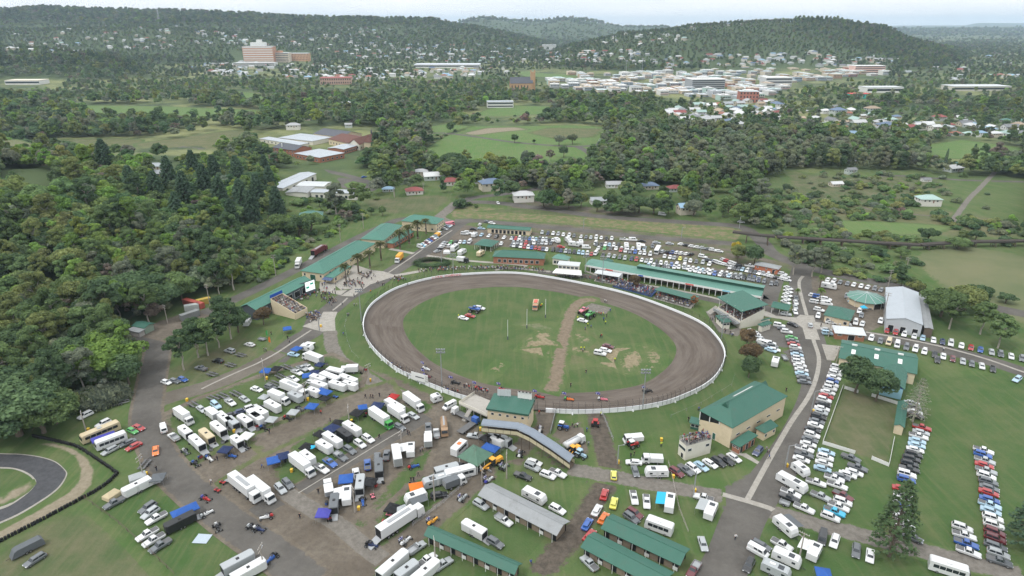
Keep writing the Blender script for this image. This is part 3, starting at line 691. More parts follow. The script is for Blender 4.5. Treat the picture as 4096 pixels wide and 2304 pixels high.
aw = MB(); l_, w_ = t['L'] / 2, t['W'] / 2; aw.add([(-l_, -w_, 2.9), (l_, -w_, 2.9), (l_, -w_ - 2.6, 2.4), (-l_, -w_ - 2.6, 2.4)], [(0, 1, 2, 3)]); part('awning', aw, M('navy_canvas', (.06, .09, .17), .8), t)
bld('brick_hall', 'cream and brick hall with a hipped green roof behind the palms', 'hall', 'B', '200,478', '512,535', '800,305', 5, 'hip', 3.2, wall=CREAM, wins=[(0, 8, 2.8, 1.4, .9), (2, 8, 2.8, 1.4, .9), (3, 1, .1, 3, 3, 'door')], roof=GREENL)
bld('hall_wing', 'low brick wing with a green roof along the second hall', 'hall', 'B', '540,570', '652,582', '975,395', 3.2, 'hip', 1.6, wall=BRICK, wins=[(0, 7, 1, 1.4, 1.3), (2, 7, 1, 1.4, 1.3)], roof=GREENL)
bld('gate_pavilion', 'cream pavilion with a broad green roof at the far gate', 'hall', 'B', '765,240', '1308,290', '1428,208', 5.6, 'hip', 3, wins=[(0, 5, 1.4, 1.2, 1), (1, 4, 1.4, 1.1, .9), (1, 4, 3.6, 1.1, .7)], roof=GREENL)
bld('machinery_shed', 'long slate-walled shed with a plain green gable roof', 'shed', 'A', '248,838', '462,908', '1325,464', 5.2, 'gable', 1.9, wall=DARKWALL, wins=[(0, 6, 1, 3.6, 2.8, 'door', 0, 1), (2, 6, 1, 3.6, 2.8, 'door', 0, 1)], roof=GREENL)
bld('control_tower', 'cream two-storey control building with a flat green roof beside the track', 'building', 'H', '548,352', '1184,446', '1293,228', 7.6, 'skillion', .5, wall=CREAM, over=.3, fascia=DKGREEN, wins=[(0, 6, 1.0, .7, .7), (0, 5, 5.4, .8, .7), (1, 3, 5.2, .8, .7), (0, 1, .05, .9, 2.1, 'door', .1, 1)])
bld('picnic_shelter', 'open shelter with a stained pyramid roof of green sheets beside the grader', 'shelter', 'H', '105,1080', '415,1230', '695,1052', 3.3, 'hip', 3, roof=M('mossy_green_sheet', (.085, .16, .115), .7, .25, .8, .2, 0, 1.2, .75), posts=4.5, open_=True)
t = bld('main_grandstand', 'large cream grandstand with a hipped green roof and gablets', 'grandstand', 'G', '565,622', '1097,880', '1932,393', 7.6, 'hip', 4.2, over=.4, wins=[(2, 5, 3.4, 1.8, .5), (0, 5, 3.4, 1.8, .5), (1, 1, .1, 1, 2.2, 'door'), (3, 1, .1, 1, 2.2, 'door')])
L, Wd = t['L'], t['W']
sk = MB(); r = [o for o in t.children if o.name.startswith('roof')][0]
def onroof(x, f, s): return (x, s * Wd / 2 * (1 - f), 7.6 + 4.2 * f + .06)
for s in (-1, 1):
 if s == 1: a, b = -L * .12, L * .22; sk.add([onroof(a, .62, s), onroof(b, .62, s), onroof(b, .75, s), onroof(a, .75, s)], [(0, 1, 2, 3)])
part('skylight', sk, WHITE, r)
gb = MB()
for s in (-1, 1):
 x = s * (L / 2 - Wd / 2 - .2); gb.add([(x + s * 2.2, -1.7, 11.0 - 1.2), (x + s * 2.2, 1.7, 11.0 - 1.2), (x + s * 2.2, 0, 12.0), (x, 0, 12.0)], [(0, 1, 2), (0, 2, 3), (1, 3, 2)])
part('gablet', gb, DKGREEN, r)
tc_ = pt('R', 545, 340); v_ = Vector((-math.sin(t.rotation_euler.z), math.cos(t.rotation_euler.z))); ys = 1 if (Vector((tc_.x, tc_.y)) - Vector(t.location[:2])).dot(v_) > 0 else -1
for s in (-1, 1):          # open stand: near-black panels paint its inner shade on ends and track side
 x = s * (L / 2 - .37); y0, y1 = ys * (Wd / 2 - .4), -ys * Wd * .12; m = MB(); m.add([(x, y0, 4.3), (x, y1, 6.4), (x, y1, 7.3), (x, y0, 7.3)], [(0, 1, 2, 3)]); part('shade_panel_end', m, DARK, t)
 for k in (0, .5, .98): m = MB(); y = y0 + (y1 - y0) * k; m.box(x + s * .04, x + s * .2, y - .12, y + .12, 4.2 + 2.1 * k, 7.4); part('post', m, WHITE, t)
m = MB(); y = ys * (Wd / 2 - .37); m.add([(-L / 2 + .5, y, 4.3), (L / 2 - .5, y, 4.3), (L / 2 - .5, y, 7.3), (-L / 2 + .5, y, 7.3)], [(0, 1, 2, 3)]); part('shade_panel_front', m, DARK, t)
bld('brick_entry', 'red brick toilet block with a flat green roof at the grandstand', 'toilet block', 'G', '1045,1095', '1207,1167', '1478,1005', 3, 'skillion', .5, wall=BRICK, wins=[(1, 3, .1, 1.1, 2.1, 'door', 0, 1), (0, 2, 1.7, .8, .5)])
bld('ticket_office', 'cream ticket office with a hipped green roof beside the main drive', 'office', 'G', '1412,882', '1585,957', '1792,842', 3.2, 'hip', 2, wins=[(0, 2, 1.2, .9, .9), (1, 2, 1.2, .9, .9), (2, 2, 1.2, .9, .9)])
bld('green_kiosk', 'small green kiosk at the corner of the big grandstand', 'kiosk', 'G', '440,792', '618,832', '640,748', 2.5, 'skillion', .3, wall=DKGREEN, wins=[(0, 2, 1, 1.1, .9)])
t = BH = bld('blockhouse', 'square white blockhouse with spectators on its flat roof', 'building', 'G', '155,1077', '400,1137', '786,1030', 5.4, 'flat', 0, roof=CONC, wall=PALE, over=.02, wins=[(0, 2, 3, 1.5, .9), (0, 1, .1, .9, 1.6, 'door', .2, 1), (3, 2, 3, 1.2, .8), (1, 2, 3, 1.2, .8)])
rl = MB(); l, w_ = t['L'] / 2, t['W'] / 2
for a, b in (((-l, -w_), (l, -w_)), ((l, -w_), (l, w_)), ((l, w_), (-l, w_)), ((-l, w_), (-l, -w_))):
 for z in (5.9, 6.4): rl.tube((*a, z), (*b, z), .03, n=4)
 for k in range(7): x = a[0] + (b[0] - a[0]) * k / 7; y = a[1] + (b[1] - a[1]) * k / 7; rl.tube((x, y, 5.4), (x, y, 6.4), .03, n=4)
part('railing', rl, STEEL, t)
bld('small_kiosk', 'cream kiosk with a low green roof below the far grandstand', 'kiosk', 'D', '1060,835', '1175,948', '1292,922', 3.3, 'skillion', .3, roof=DKGREEN, wall=PALE, wins=[(0, 3, 1.9, 1.4, .8), (1, 2, 1.9, 1.2, .8), (3, 3, 1.9, 1.2, .8)])
bld('white_toilets', 'small cream toilet block with a green roof behind the far grandstand', 'toilet block', 'D', '1710,962', '1772,1002', '1928,952', 3, 'hip', 1, wall=PALE, wins=[(0, 4, 2, .4, .4), (2, 4, 2, .4, .4)])
bld('low_annexe', 'low cream annexe with a green roof behind the far grandstand', 'building', 'D', '1725,905', '1760,912', '1900,900', 3.2, 'skillion', .8, wall=PALE)
bld('tea_pavilion', 'brick pavilion with a hipped green roof above the crowd', 'pavilion', '11', '1783,487', '21:245,505', '21:275,462', 4, 'hip', 2.4, wall=BRICK, wins=[(0, 8, .9, 1.6, 1.6)])
bld('cattle_shelter', 'open shelter with a hipped green roof among parked caravans', 'shelter', '11', '1645,394', '1776,414', '1838,370', 3.2, 'hip', 2.2, posts=3.2, open_=True)
bld('cattle_shed', 'long narrow green-roofed shed along the upper car park road', 'shed', '11', '1740,270', '21:138,292', '21:156,266', 3.4, 'gable', 1, wall=CREAM, wins=[(0, 9, .3, 1.6, 2.2, 'door', 0, 1)])
bld('bar_pavilion', 'pavilion with a faded green roof at the head of the long stables', 'pavilion', 'C', '400,346', '640,382', '732,338', 3.8, 'hip', 1.8, roof=GREEN2, wall=PALE, wins=[(0, 4, .9, 1.4, 1.5)])
bld('pump_house', 'tiny green pyramid-roofed hut behind the long stables', 'hut', 'C', '1175,388', '1265,432', '1342,392', 3, 'hip', 2)
bld('drive_shelter', 'green gabled shelter among cars left of the main drive', 'shelter', 'E', '125,708', '396,764', '466,680', 3, 'gable', 1.2, posts=4, open_=True)
bld('society_office', 'cream office with a hipped green roof right of the main drive', 'office', 'E', '908,854', '1332,918', '1402,764', 3.5, 'hip', 2.4, wins=[(0, 4, 1, 1.6, 1.4), (2, 4, 1, 1.6, 1.4), (1, 2, 1, 1.2, 1.2), (3, 2, 1, 1.2, 1.2)])
bld('silver_shed', 'big silver iron shed with three dark doors in its gable', 'shed', '31', '893,968', '1173,1005', '1137,757', 5.6, 'gable', 1.7, roof=SILVER, wall=M('silver_wall', (.40, .42, .44), .6, .1, .6, .3, 0, 2), over=.25, rot='x', wins=[(3, 3, .1, 1.9, 3, 'door', 0, 1), (1, 3, .1, 1.9, 3, 'door', 0, 1)])
bld('lean_to', 'dark weathered lean-to on the right side of the silver shed', 'shed', '31', '1178,1012', '1250,1036', '1196,782', 4.2, 'gable', .3, roof=GREYROOF, wall=TIMBER, over=.2, rot='x')
bld('brick_toilets', 'long brick toilet block under a grey skillion roof', 'toilet block', 'E', '1093,1100', '1572,1144', '1553,1050', 3, 'skillion', .7, roof=PALEROOF, wall=BRICK, wins=[(0, 2, 1.8, 1.4, .6), (0, 1, .1, 2.4, 2.2, 'door', .15, 1)])
t = bld('workshop', 'wide green-roofed workshop with skylights and vents', 'workshop', 'F', '390,494', '1582,744', '1632,452', 4.6, 'gable', 2.3, wall=CREAM, wins=[(0, 4, .2, 3, 3, 'door', 0, 1), (1, 1, .2, 4, 3.4, 'door', 0, 1)])
L, Wd = t['L'], t['W']; r = [o for o in t.children if o.name.startswith('roof')][0]
for i, x in enumerate((-.32, -.02, .28)):
 s = MB(); f0, f1 = .42, .72
 s.add([(L * x - .7, -Wd / 2 * (1 - f0), 4.6 + 2.3 * f0 + .06), (L * x + .7, -Wd / 2 * (1 - f0), 4.6 + 2.3 * f0 + .06), (L * x + .7, -Wd / 2 * (1 - f1), 4.6 + 2.3 * f1 + .06), (L * x - .7, -Wd / 2 * (1 - f1), 4.6 + 2.3 * f1 + .06)], [(0, 1, 2, 3)])
 part('skylight', s, WHITE, r); v = MB(); v.box(L * x - .9, L * x + .9, -.3, .3, 6.9, 7.4); part('vent', v, WHITE, r)
t = bld('workshop_wing', 'gabled green wing with a dark and light blue end wall', 'workshop', 'F', '1010,908', '1397,980', '1437,705', 4.4, 'gable', 2.3, wall=LBLUE, rot='x')
L, Wd = t['L'], t['W']; g_ = MB()
for s in (-1, 1): x = s * (L / 2 - .44); g_.add([(x, -Wd / 2 + .5, 4.2), (x, Wd / 2 - .5, 4.2), (x, 0, 4.2 + 2.3 * .95)], [(0, 1, 2)])
part('gable_panel', g_, BLUEP, t)
bld('yard_shed', 'narrow cream shed with a green roof beside the fenced lawn', 'shed', '32', '950,314', '1032,332', '1057,147', 3.1, 'gable', .8, over=.3)
STW = M('stable_wall', (.20, .16, .12), .9, .25, 2, .2, 0, 0, .2)
for lab, A, B, C, rf in (('grey-roofed stable row between the parked white cars', '12:1672,838', '337,1147', '452,1042', GREYROOF), ('green-roofed stable row at the bottom centre', '12:1265,1142', '20,1442', '102,1364', GREEN),
       ('green-roofed stable row with a car race queue beside it', '668,1090', '1270,1372', '1364,1252', GREEN), ('green-roofed stable row cut by the bottom edge', '515,1232', '1130,1560', '1226,1422', GREEN)):
 t = bld('stable_row', lab, 'stables', '22', A, B, C, 3, 'gable', 1.3, roof=rf, wall=STW, over=.9, group='stable rows')
 L, Wd = t['L'], t['W']; n = int(L / 3.2)
 dm = MB(); dm.box(-.6, .6, -.03, .03, .15, 1.2); dme = dm.mesh('stall_door', [WHITE]); om = MB(); om.box(-.75, .75, -.02, .02, .1, 2.2); ome = om.mesh('stall_opening', [DARK]); pm = MB(); pm.tube((0, 0, 0), (0, 0, 2.75), .07, n=5); pme = pm.mesh('post', [WHITE])
 for i in range(n):
  x = -L / 2 + 1.4 + (L - 2.8) * i / (n - 1)
  for s in (-1, 1):
   link('stall_opening', ome, t, (x, s * (Wd / 2 - .9 + .03), 0)); link('post', pme, t, (x, s * (Wd / 2 - .15), 0))
   if i % 2: link('stall_door', dme, t, (x, s * (Wd / 2 - .9 + .09), 0))
 gp = MB()
 for s in (-1, 1): x = s * (L / 2 - .85); gp.add([(x, -Wd / 2 + .9, 2.84), (x, Wd / 2 - .9, 2.84), (x, 0, 2.84 + 1.3 * (Wd / 2 - .9) / (Wd / 2))], [(0, 1, 2)])
 part('gable_panel', gp, CREAM, t)
bld('gate_toilets', 'red brick toilet block with a grey roof at the main gate', 'toilet block', 'E', '-130,70', '245,144', '340,98', 3.1, 'hip', 1.1, roof=GREYROOF, wall=M('orange_brick', (.42, .15, .085), .9, .2, 4, .2), wins=[(0, 3, 1.8, .8, .5), (0, 1, .1, 1, 2.1, 'door', .7, 1)])
bld('yard_store', 'green-roofed store in the yard below the wooded hill', 'shed', '01', '990,1010', '1088,1030', '1156,988', 3, 'gable', .8, wall=M('sage_wall', (.22, .28, .22), .8), wins=[(0, 1, .1, 2, 2.2, 'door', 0, 1)])
bld('grey_store', 'weathered grey hut beside the green-roofed yard store', 'shed', '01', '958,1040', '1045,1062', '1075,1030', 2.5, 'skillion', .3, roof=GREYROOF, wall=M('grey_wall', (.36, .34, .32), .85))
# ten-sided shelter
c = pt('E', 1565, 560, 3.2); t = thing('round_shelter', 'round ribbed green shelter beside the silver shed', 'shelter', (c.x, c.y, 0)); BLOCK.append((c.x, c.y, 9)); n = 12; Rr = 8.2
for i in range(n):
 a0, a1 = 2 * math.pi * i / n, 2 * math.pi * (i + 1) / n; s = MB()
 s.add([(Rr * math.cos(a0), Rr * math.sin(a0), 3.2), (Rr * math.cos(a1), Rr * math.sin(a1), 3.2), (.4 * math.cos(a1), .4 * math.sin(a1), 5.6), (.4 * math.cos(a0), .4 * math.sin(a0), 5.6), (Rr * math.cos(a0), Rr * math.sin(a0), 3.05), (Rr * math.cos(a1), Rr * math.sin(a1), 3.05)], [(0, 1, 2, 3), (4, 5, 1, 0)])
 part('roof_panel', s, GREEN2, t); rb = MB(); rb.tube((Rr * 1.06 * math.cos(a0), Rr * 1.06 * math.sin(a0), 3.18), (0, 0, 5.72), .09, n=4); part('rib', rb, PALEROOF, t)
 p = MB(); p.tube((Rr * .93 * math.cos(a0), Rr * .93 * math.sin(a0), 0), (Rr * .93 * math.cos(a0), Rr * .93 * math.sin(a0), 3.2), .08, n=5); part('post', p, WHITE, t)
wl = MB()
for i in range(3, 9):
 a0, a1 = 2 * math.pi * i / n, 2 * math.pi * (i + 1) / n; wl.add([(Rr * .9 * math.cos(a), Rr * .9 * math.sin(a), z) for a, z in ((a0, 0), (a1, 0), (a1, 2.6), (a0, 2.6))], [(0, 1, 2, 3)])
part('wall', wl, CREAM, t)
# long stables with a raised back roof and white posts along the front
def frame_from(A, B, C, z):
 cen, u, v, L, Wd = rect3(A, B, C, z); return cen, u, v, L, Wd
def long_stables():
 a, b, c_ = pt('C', 905, 448, 4), pt('D', 1757, 550, 4), pt('D', 1888, 396, 6)   # front left, front right eave, back right
 u = (b - a); u.z = 0; L = u.length; u.normalize(); v = Vector((-u.y, u.x, 0)); Wd = (c_ - b).dot(v); t = thing('long_stables', 'very long green-roofed stable pavilion with white posts above the speedway', 'stables', (a.x, a.y, 0), math.atan2(u.y, u.x))
 for k in range(1, 12): p = a + u * L * k / 12 + v * Wd / 2; BLOCK.append((p.x, p.y, Wd * .8))
 f = Wd * .52; r = MB(); r.add([(0, 0, 4), (L, 0, 4), (L, f, 5.0), (0, f, 5.0), (0, 0, 3.85), (L, 0, 3.85)], [(0, 1, 2, 3), (4, 5, 1, 0)]); part('verandah_roof', r, GREEN2, t)
 x0 = L * .30; r = MB(); r.add([(x0, f - .6, 6.6), (L, f - .6, 6.6), (L, Wd, 6.0), (x0, Wd, 6.0), (x0, f - .6, 6.45), (L, f - .6, 6.45)], [(0, 1, 2, 3), (4, 5, 1, 0)]); part('raised_roof', r, GREEN2, t)
 r = MB(); r.add([(x0, f, 5.0), (L, f, 5.0), (L, f, 6.5), (x0, f, 6.5)], [(0, 1, 2, 3)]); part('upstand', r, DKGREEN, t)
 r = MB(); r.add([(0, f, 5.0), (x0, f, 5.0), (x0, Wd, 4.3), (0, Wd, 4.3)], [(0, 1, 2, 3)]); part('annexe_roof', r, GREEN2, t)
 w = MB(); w.box(.3, L - .3, f + .4, Wd - .3, 0, 4.2); part('stall_block', w, STW, t)
 fa = MB(); fa.box(0, L, -.1, 0, 3.1, 4.0); fo = part('fascia', fa, WHITE, t)
 for x, ww, m in ((.13, 4, M('red_sign', (.55, .12, .1))), (.60, 4, M('red_sign', (.55, .12, .1))), (.80, 3.5, M('sky_sign', (.2, .5, .62))), (.33, 2.5, BLUEP)):
  s = MB(); s.box(L * x, L * x + ww, -.14, -.105, 3.2, 3.9); part('sign', s, m, fo)
 pm = MB(); pm.box(-.12, .12, -.12, .12, 0, 3.1); me = pm.mesh('post', [WHITE]); n = 31
 for i in range(n): link('post', me, t, (.2 + (L - .4) * i / (n - 1), .15, 0))
 for j in range(1, 4): link('post', me, t, (L - .15, Wd * j / 4, 0))
 ra = MB()
 for i in range(0, 44): x = .5 + (L - 1) * i / 43; ra.box(x - .03, x + .03, f - .2, f + .38, 0, 1.5)
 part('stall_rail', ra, TIMBER, t)['kind'] = 'stuff'
long_stables()
# seating: stepped tiers between a high back edge and a low front edge
def tiers(root, L, Wd, z0, z1, n, mat, y0=None, name='tier'):
 for i in range(n):
  m = MB(); a = -Wd / 2 + Wd * i / n; b = -Wd / 2 + Wd * (i + 1) / n; m.box(-L / 2, L / 2, a, b - .01, 0 if i == 0 else z0 + (z1 - z0) * (i - 1) / n, z0 + (z1 - z0) * i / (n - 1)); part(name, m, mat, root)
def bleacher(name, label, w, A, B, C, z0, z1, n, mat=CONC, z=0, wall=None):
 cen, u, v, L, Wd = rect3(parse_pt(A, w), parse_pt(B, w), parse_pt(C, w), z)
 if u.x * v.y - u.y * v.x < 0: u = -u
 t = thing(name, label, 'stand', cen, math.atan2(u.y, u.x)); BLOCK.append((cen.x, cen.y, L * .5)); tiers(t, L, Wd, z0, z1, n, mat)
 if wall:
  m = MB()
  for s in (-1, 1): x = s * (L / 2 + .1); m.add([(x, -Wd / 2, 0), (x, Wd / 2, 0), (x, Wd / 2, z1 + .9), (x, -Wd / 2, z0 + .9)], [(0, 1, 2, 3)]); m.add([(x - s * .2, -Wd / 2, 0), (x - s * .2, Wd / 2, 0), (x - s * .2, Wd / 2, z1 + .9), (x - s * .2, -Wd / 2, z0 + .9), (x, -Wd / 2, z0 + .9), (x, Wd / 2, z1 + .9)], [(0, 1, 2, 3), (2, 3, 4, 5)])
  m.box(-L / 2, L / 2, Wd / 2, Wd / 2 + .2, 0, z1 + 1); m.box(-L / 2, L / 2, -Wd / 2 - .2, -Wd / 2, 0, z0 + .8); part('wall', m, wall, t)
 t['L'] = L; t['W'] = Wd; return t
ST = {}
ST['left'] = bleacher('open_stand', 'open concrete stand packed with people before the slate shed', 'A', '1110,1060', '1248,958', '905,870', 2, 6.2, 9, CONC, 0, CREAM)
b0 = ST['left']; s = MB(); L, Wd = b0['L'], b0['W']; s.box(-L / 2, L / 2, Wd / 2 + .22, Wd / 2 + .34, 6.6, 8.6); s.tube((-L / 2 + .3, Wd / 2 + .3, 0), (-L / 2 + .3, Wd / 2 + .3, 7), .1); s.tube((L / 2 - .3, Wd / 2 + .3, 0), (L / 2 - .3, Wd / 2 + .3, 7), .1); part('banner', s, BLUEP, b0)
# far grandstand
t = ST['far'] = bleacher('roofed_grandstand', 'grandstand with a flat sloping green roof full of people', 'D', '1100,770', '1440,985', '1730,900', 2.6, 6.6, 9, CONC, 1.5, PALE)
L, Wd = t['L'], t['W']; r = roof_mb('skillion', L + 1.4, Wd + 2, 8.2, 1.4, .15); part('roof', r, GREEN, t)
pm = MB(); pm.tube((0, 0, 2), (0, 0, 8.4), .12, n=6); me = pm.mesh('post', [WHITE])
for i in range(4): link('post', me, t, (-L / 2 + .2 + (L - .4) * i / 3, -Wd / 2 + .2, 0))
pm = MB(); pm.tube((0, 0, 2), (0, 0, 9.4), .12, n=6); me = pm.mesh('post', [WHITE])
for i in range(4): link('post', me, t, (-L / 2 + .2 + (L - .4) * i / 3, Wd / 2 - .1, 0))
m = MB()
for k in range(9): m.box(-L / 2 - 3.2 + .35 * k * 0 - .0, -L / 2 - .3, -Wd / 2 + 1 - .5 * k - .5, -Wd / 2 + 1 - .5 * k, 0, 2.6 - .28 * k)
part('stairs', m, CONC, t)
m = MB(); m.box(-L / 2, L / 2, -Wd / 2 - 2.6, -Wd / 2 - .21, 2.2, 2.6); m.box(-L / 2, L / 2, -Wd / 2 - 2.6, -Wd / 2 - 2.5, 2.6, 3.4); part('balcony', m, STEEL, t)
t = ST['main'] = bleacher('grandstand_seating', 'stepped seating under the hipped roof of the big grandstand', 'G', '620,905', '1440,430', '1700,540', 2.4, 5.0, 6, CONC, 0) if False else None
ST['blue'] = bleacher('blue_bleacher', 'blue open bleacher full of people along the far straight', 'C', '1320,775', '1910,930', '1932,850', .5, 1.9, 5, M('blue_seat', (.045, .085, .21), .6, .15), .3)
ST['cov'] = bleacher('covered_bleacher', 'narrow green-roofed bleacher full of people along the far straight', 'D', '130,575', '690,730', '720,640', .5, 2.2, 5, CONC, .3)
t = ST['cov']; L, Wd = t['L'], t['W']; r = MB(); r.add([(-L / 2 - .4, -Wd / 2 + .8, 4.3), (L / 2 + .4, -Wd / 2 + .8, 4.3), (L / 2 + .4, Wd / 2 + .6, 3.9), (-L / 2 - .4, Wd / 2 + .6, 3.9), (-L / 2 - .4, -Wd / 2 + .8, 4.1), (L / 2 + .4, -Wd / 2 + .8, 4.1)], [(0, 1, 2, 3), (4, 5, 1, 0)]); part('roof', r, GREEN, t)
pm = MB(); pm.tube((0, 0, 0), (0, 0, 4.0), .07, n=5); me = pm.mesh('post', [STEEL])
for i in range(7): link('post', me, t, (-L / 2 + L * i / 6, Wd / 2 + .3, 0))
ST['mid'] = bleacher('white_shelter_stand', 'white-roofed shelter with standing spectators near the commentary box', 'C', '1040,690', '1395,750', '1420,690', .3, 1.4, 4, CONC, .3)
t = ST['mid']; L, Wd = t['L'], t['W']; r = MB(); r.box(-L / 2 - .3, L / 2 + .3, -Wd / 2 + .6, Wd / 2 + .6, 4, 4.25); r.box(L / 2 + .1, L / 2 + .3, -Wd / 2 + .6, Wd / 2 + .6, 0, 4); r.box(-L / 2, L / 2, Wd / 2 + .4, Wd / 2 + .6, 0, 4); part('roof', r, PALEROOF, t)
# commentary building with a big white shade
a, b_ = pt('C', 500, 520, 3), pt('C', 805, 545, 3); u = (b_ - a).normalized(); t = thing('commentary_box', 'white commentary box with a large white shade sail roof', 'building', (a.x, a.y, 0), math.atan2(u.y, u.x)); L = (b_ - a).length; BLOCK.append((a.x + u.x * L / 2, a.y + u.y * L / 2, L * .6))
m = MB(); m.box(0, L, 0, 5, 0, 5.6); part('wall', m, PALE, t); m = MB(); m.box(-.4, L + .4, -.5, 5.4, 5.6, 5.9); part('roof', m, PALEROOF, t)
for i in range(5): m = MB(); m.box(L * (i + .12) / 5, L * (i + .88) / 5, -.06, .02, 3.9, 5); part('window', m, PANE, t)
m = MB(); m.add([(-1, -.2, 3.6), (L + 1.5, -.2, 3.6), (L + 2.5, -5.5, 3), (-2.2, -5.5, 3), (-2.2, -5.5, 2.8), (L + 2.5, -5.5, 2.8)], [(0, 1, 2, 3), (3, 2, 5, 4)]); part('shade', m, WHITE, t)
for i in range(4): m = MB(); m.tube((-2 + (L + 4) * i / 3, -5.3, 0), (-2 + (L + 4) * i / 3, -5.3, 2.9), .06, n=5); part('post', m, STEEL, t)
# deck and stairs beside the control tower, boards on its roof
a, b_, c_ = pt('H', 560, 470, 3), pt('H', 335, 370, 3), pt('H', 160, 205, 3); u = (b_ - a); L = u.length; u.normalize(); t = thing('viewing_deck', 'raised concrete viewing deck with white railings beside the control building', 'deck', (a.x, a.y, 0), math.atan2(u.y, u.x))
v = Vector((-u.y, u.x, 0)); sg = 1 if (c_ - a).dot(v) > 0 else -1; D_ = abs((pt('H', 640, 250, 3) - a).dot(v))
m = MB(); m.box(0, L * 1.9, *sorted((0, sg * D_)), 2.6, 3); part('floor', m, CONC, t)
m = MB()
for k in range(12): m.box(L + .0, L + 1.5, *sorted((-sg * .3 * k, -sg * (.3 * k + .3))), 2.4 - .22 * k, 2.8 - .22 * k)
part('stairs', m, CONC, t)
m = MB(); m.box(0, L * 1.9, *sorted((0, sg * .08)), 3, 4); m.box(L * 1.9, L * 1.9 + .08, *sorted((0, sg * D_)), 3, 4); part('railing', m, PALE, t)
for i in range(5):
 for j in (0.05, .95): m = MB(); x = L * 1.9 * i / 4; m.tube((x, sg * D_ * j, 0), (x, sg * D_ * j, 2.6), .14, n=6); part('post', m, CONC, t)
for (ax, ay, bx, by, lab, mt) in (('715', 180, 920, 195, 'silver sponsor board standing on the control building roof', PALEROOF), ('1022', 215, 1235, 245, 'white sponsor board with dark lamps on the control building roof', WHITE)):
 a, b_ = pt('H', float(ax), ay, 8.1), pt('H', bx, by, 8.1); u = (b_ - a); L = u.length; t = thing('sponsor_board', lab, 'sign', (a.x, a.y, 8.1), math.atan2(u.y, u.x), 'boards on the control building')
 for k in range(4): m = MB(); m.box(L * k / 4 + .02, L * (k + 1) / 4 - .02, -.05, .05, .6, 3.0); part('panel', m, mt, t)
 for k in range(3): m = MB(); m.tube((L * (k + .5) / 3, 0, -.3), (L * (k + .5) / 3, 0, .62), .06, n=4); m.tube((L * (k + .5) / 3, 0, .6), (L * (k + .5) / 3, 1.2, -.3), .05, n=4); part('leg', m, STEEL, t)
 if mt is WHITE:
  for k in range(4): m = MB(); m.box(L * (k + .3) / 4, L * (k + .8) / 4, -.5, -.2, 3.05, 3.3); part('lamp', m, BLACKM, t)
# covered footbridge
def footbridge():
 P = [pt('H', 490, 660, 5.2), pt('H', 1040, 720, 5.4), pt('H', 1240, 815, 4.8), pt('H', 1560, 1020, 2.8), pt('H', 1845, 1225, .6)]
 t = thing('covered_footbridge', 'covered footbridge with a curved grey roof and cream side panels', 'footbridge', (P[0].x, P[0].y, 0)); o = Vector((P[0].x, P[0].y, 0))
 BLOCK.extend([(p.x, p.y, 3) for p in P]); w = 1.5
 seg = []
 for i in range(len(P) - 1):
  k = max(1, round((P[i + 1] - P[i]).length / 2.4))
  for j in range(k): seg.append((P[i].lerp(P[i + 1], j / k) - o, P[i].lerp(P[i + 1], (j + 1) / k) - o))
 fl = MB(); rf = MB()
 for a, b in seg:
  d = (b - a); d.z = 0; d.normalize(); nn = Vector((-d.y, d.x, 0)) * w; z = Vector((0, 0, 1))
  fl.add([a - nn, b - nn, b + nn, a + nn, a - nn - z * .25, b - nn - z * .25, b + nn - z * .25, a + nn - z * .25], [(0, 1, 2, 3), (7, 6, 5, 4), (4, 5, 1, 0), (3, 2, 6, 7)])
  for s in range(6):
   t0, t1 = math.pi * s / 6, math.pi * (s + 1) / 6; f = lambda p, tt: p + nn * math.cos(tt) * 1.15 + z * (2.3 + .75 * math.sin(tt))
   rf.add([f(a, t0), f(b, t0), f(b, t1), f(a, t1)], [(0, 1, 2, 3)])
  for s in (-1, 1):
   m = MB(); e = d * .05; q0, q1 = a + nn * s + e, b + nn * s - e; m.add([q0 + z * .1, q1 + z * .1, q1 + z * 1.35, q0 + z * 1.35], [(0, 1, 2, 3)]); part('side_panel', m, M('cream_panel', (.46, .41, .27), .7), t)
   m = MB(); m.tube(a + nn * s, a + nn * s + z * 2.35, .05, n=4); m.tube(a + nn * s + z * 1.4, b + nn * s + z * 1.4, .035, n=4); part('post', m, BLACKM, t)
 part('deck', fl, TIMBER, t); part('roof', rf, M('bluegrey_sheet', (.18, .21, .25), .45, .1, .5, .4, 0, 1.2, .1), t, smooth=True)
 for a, b in seg[::3]:
  if a.z > 1.4: m = MB(); [m.tube(Vector((a.x, a.y, -.1)) + Vector((s, 0, 0)), a + Vector((s, 0, -.2)), .1, n=5) for s in (-1.2, 1.2)]; part('trestle', m, TIMBER, t)
footbridge()
# big screen and its trailer
a, b_ = pt('A', 1218, 640, 1.6), pt('A', 1366, 588, 1.6); u = b_ - a; L = u.length; t = thing('video_screen', 'large lit video screen with green marks before the slate shed', 'screen', (a.x, a.y, 0), math.atan2(u.y, u.x))
m, tt, bb = nodes('lit_screen'); bb.inputs['Base Color'].default_value = (.8, .82, .82, 1); bb.inputs['Emission Color'].default_value = (.75, .85, .85, 1); bb.inputs['Emission Strength'].default_value = .55
f = MB(); f.box(0, L, 0, .5, 1.6, 6.6); part('case', f, BLACKM, t); f = MB(); f.box(.12, L - .12, -.04, -.004, 1.75, 6.45); scp = part('display', f, m, t)
gm = M('screen_green', (.03, .45, .3));
for x0, x1, z0, z1 in ((.6, 2.2, 3.2, 4.1), (L - 2.6, L - .9, 4.6, 5.4)): f = MB(); f.box(x0, x1, -.08, -.05, z0, z1); part('mark', f, gm, scp)
f = MB(); f.box(-.2, L + .2, -.4, 1.6, .5, 1.5); part('trailer', f, DARKWALL, t)
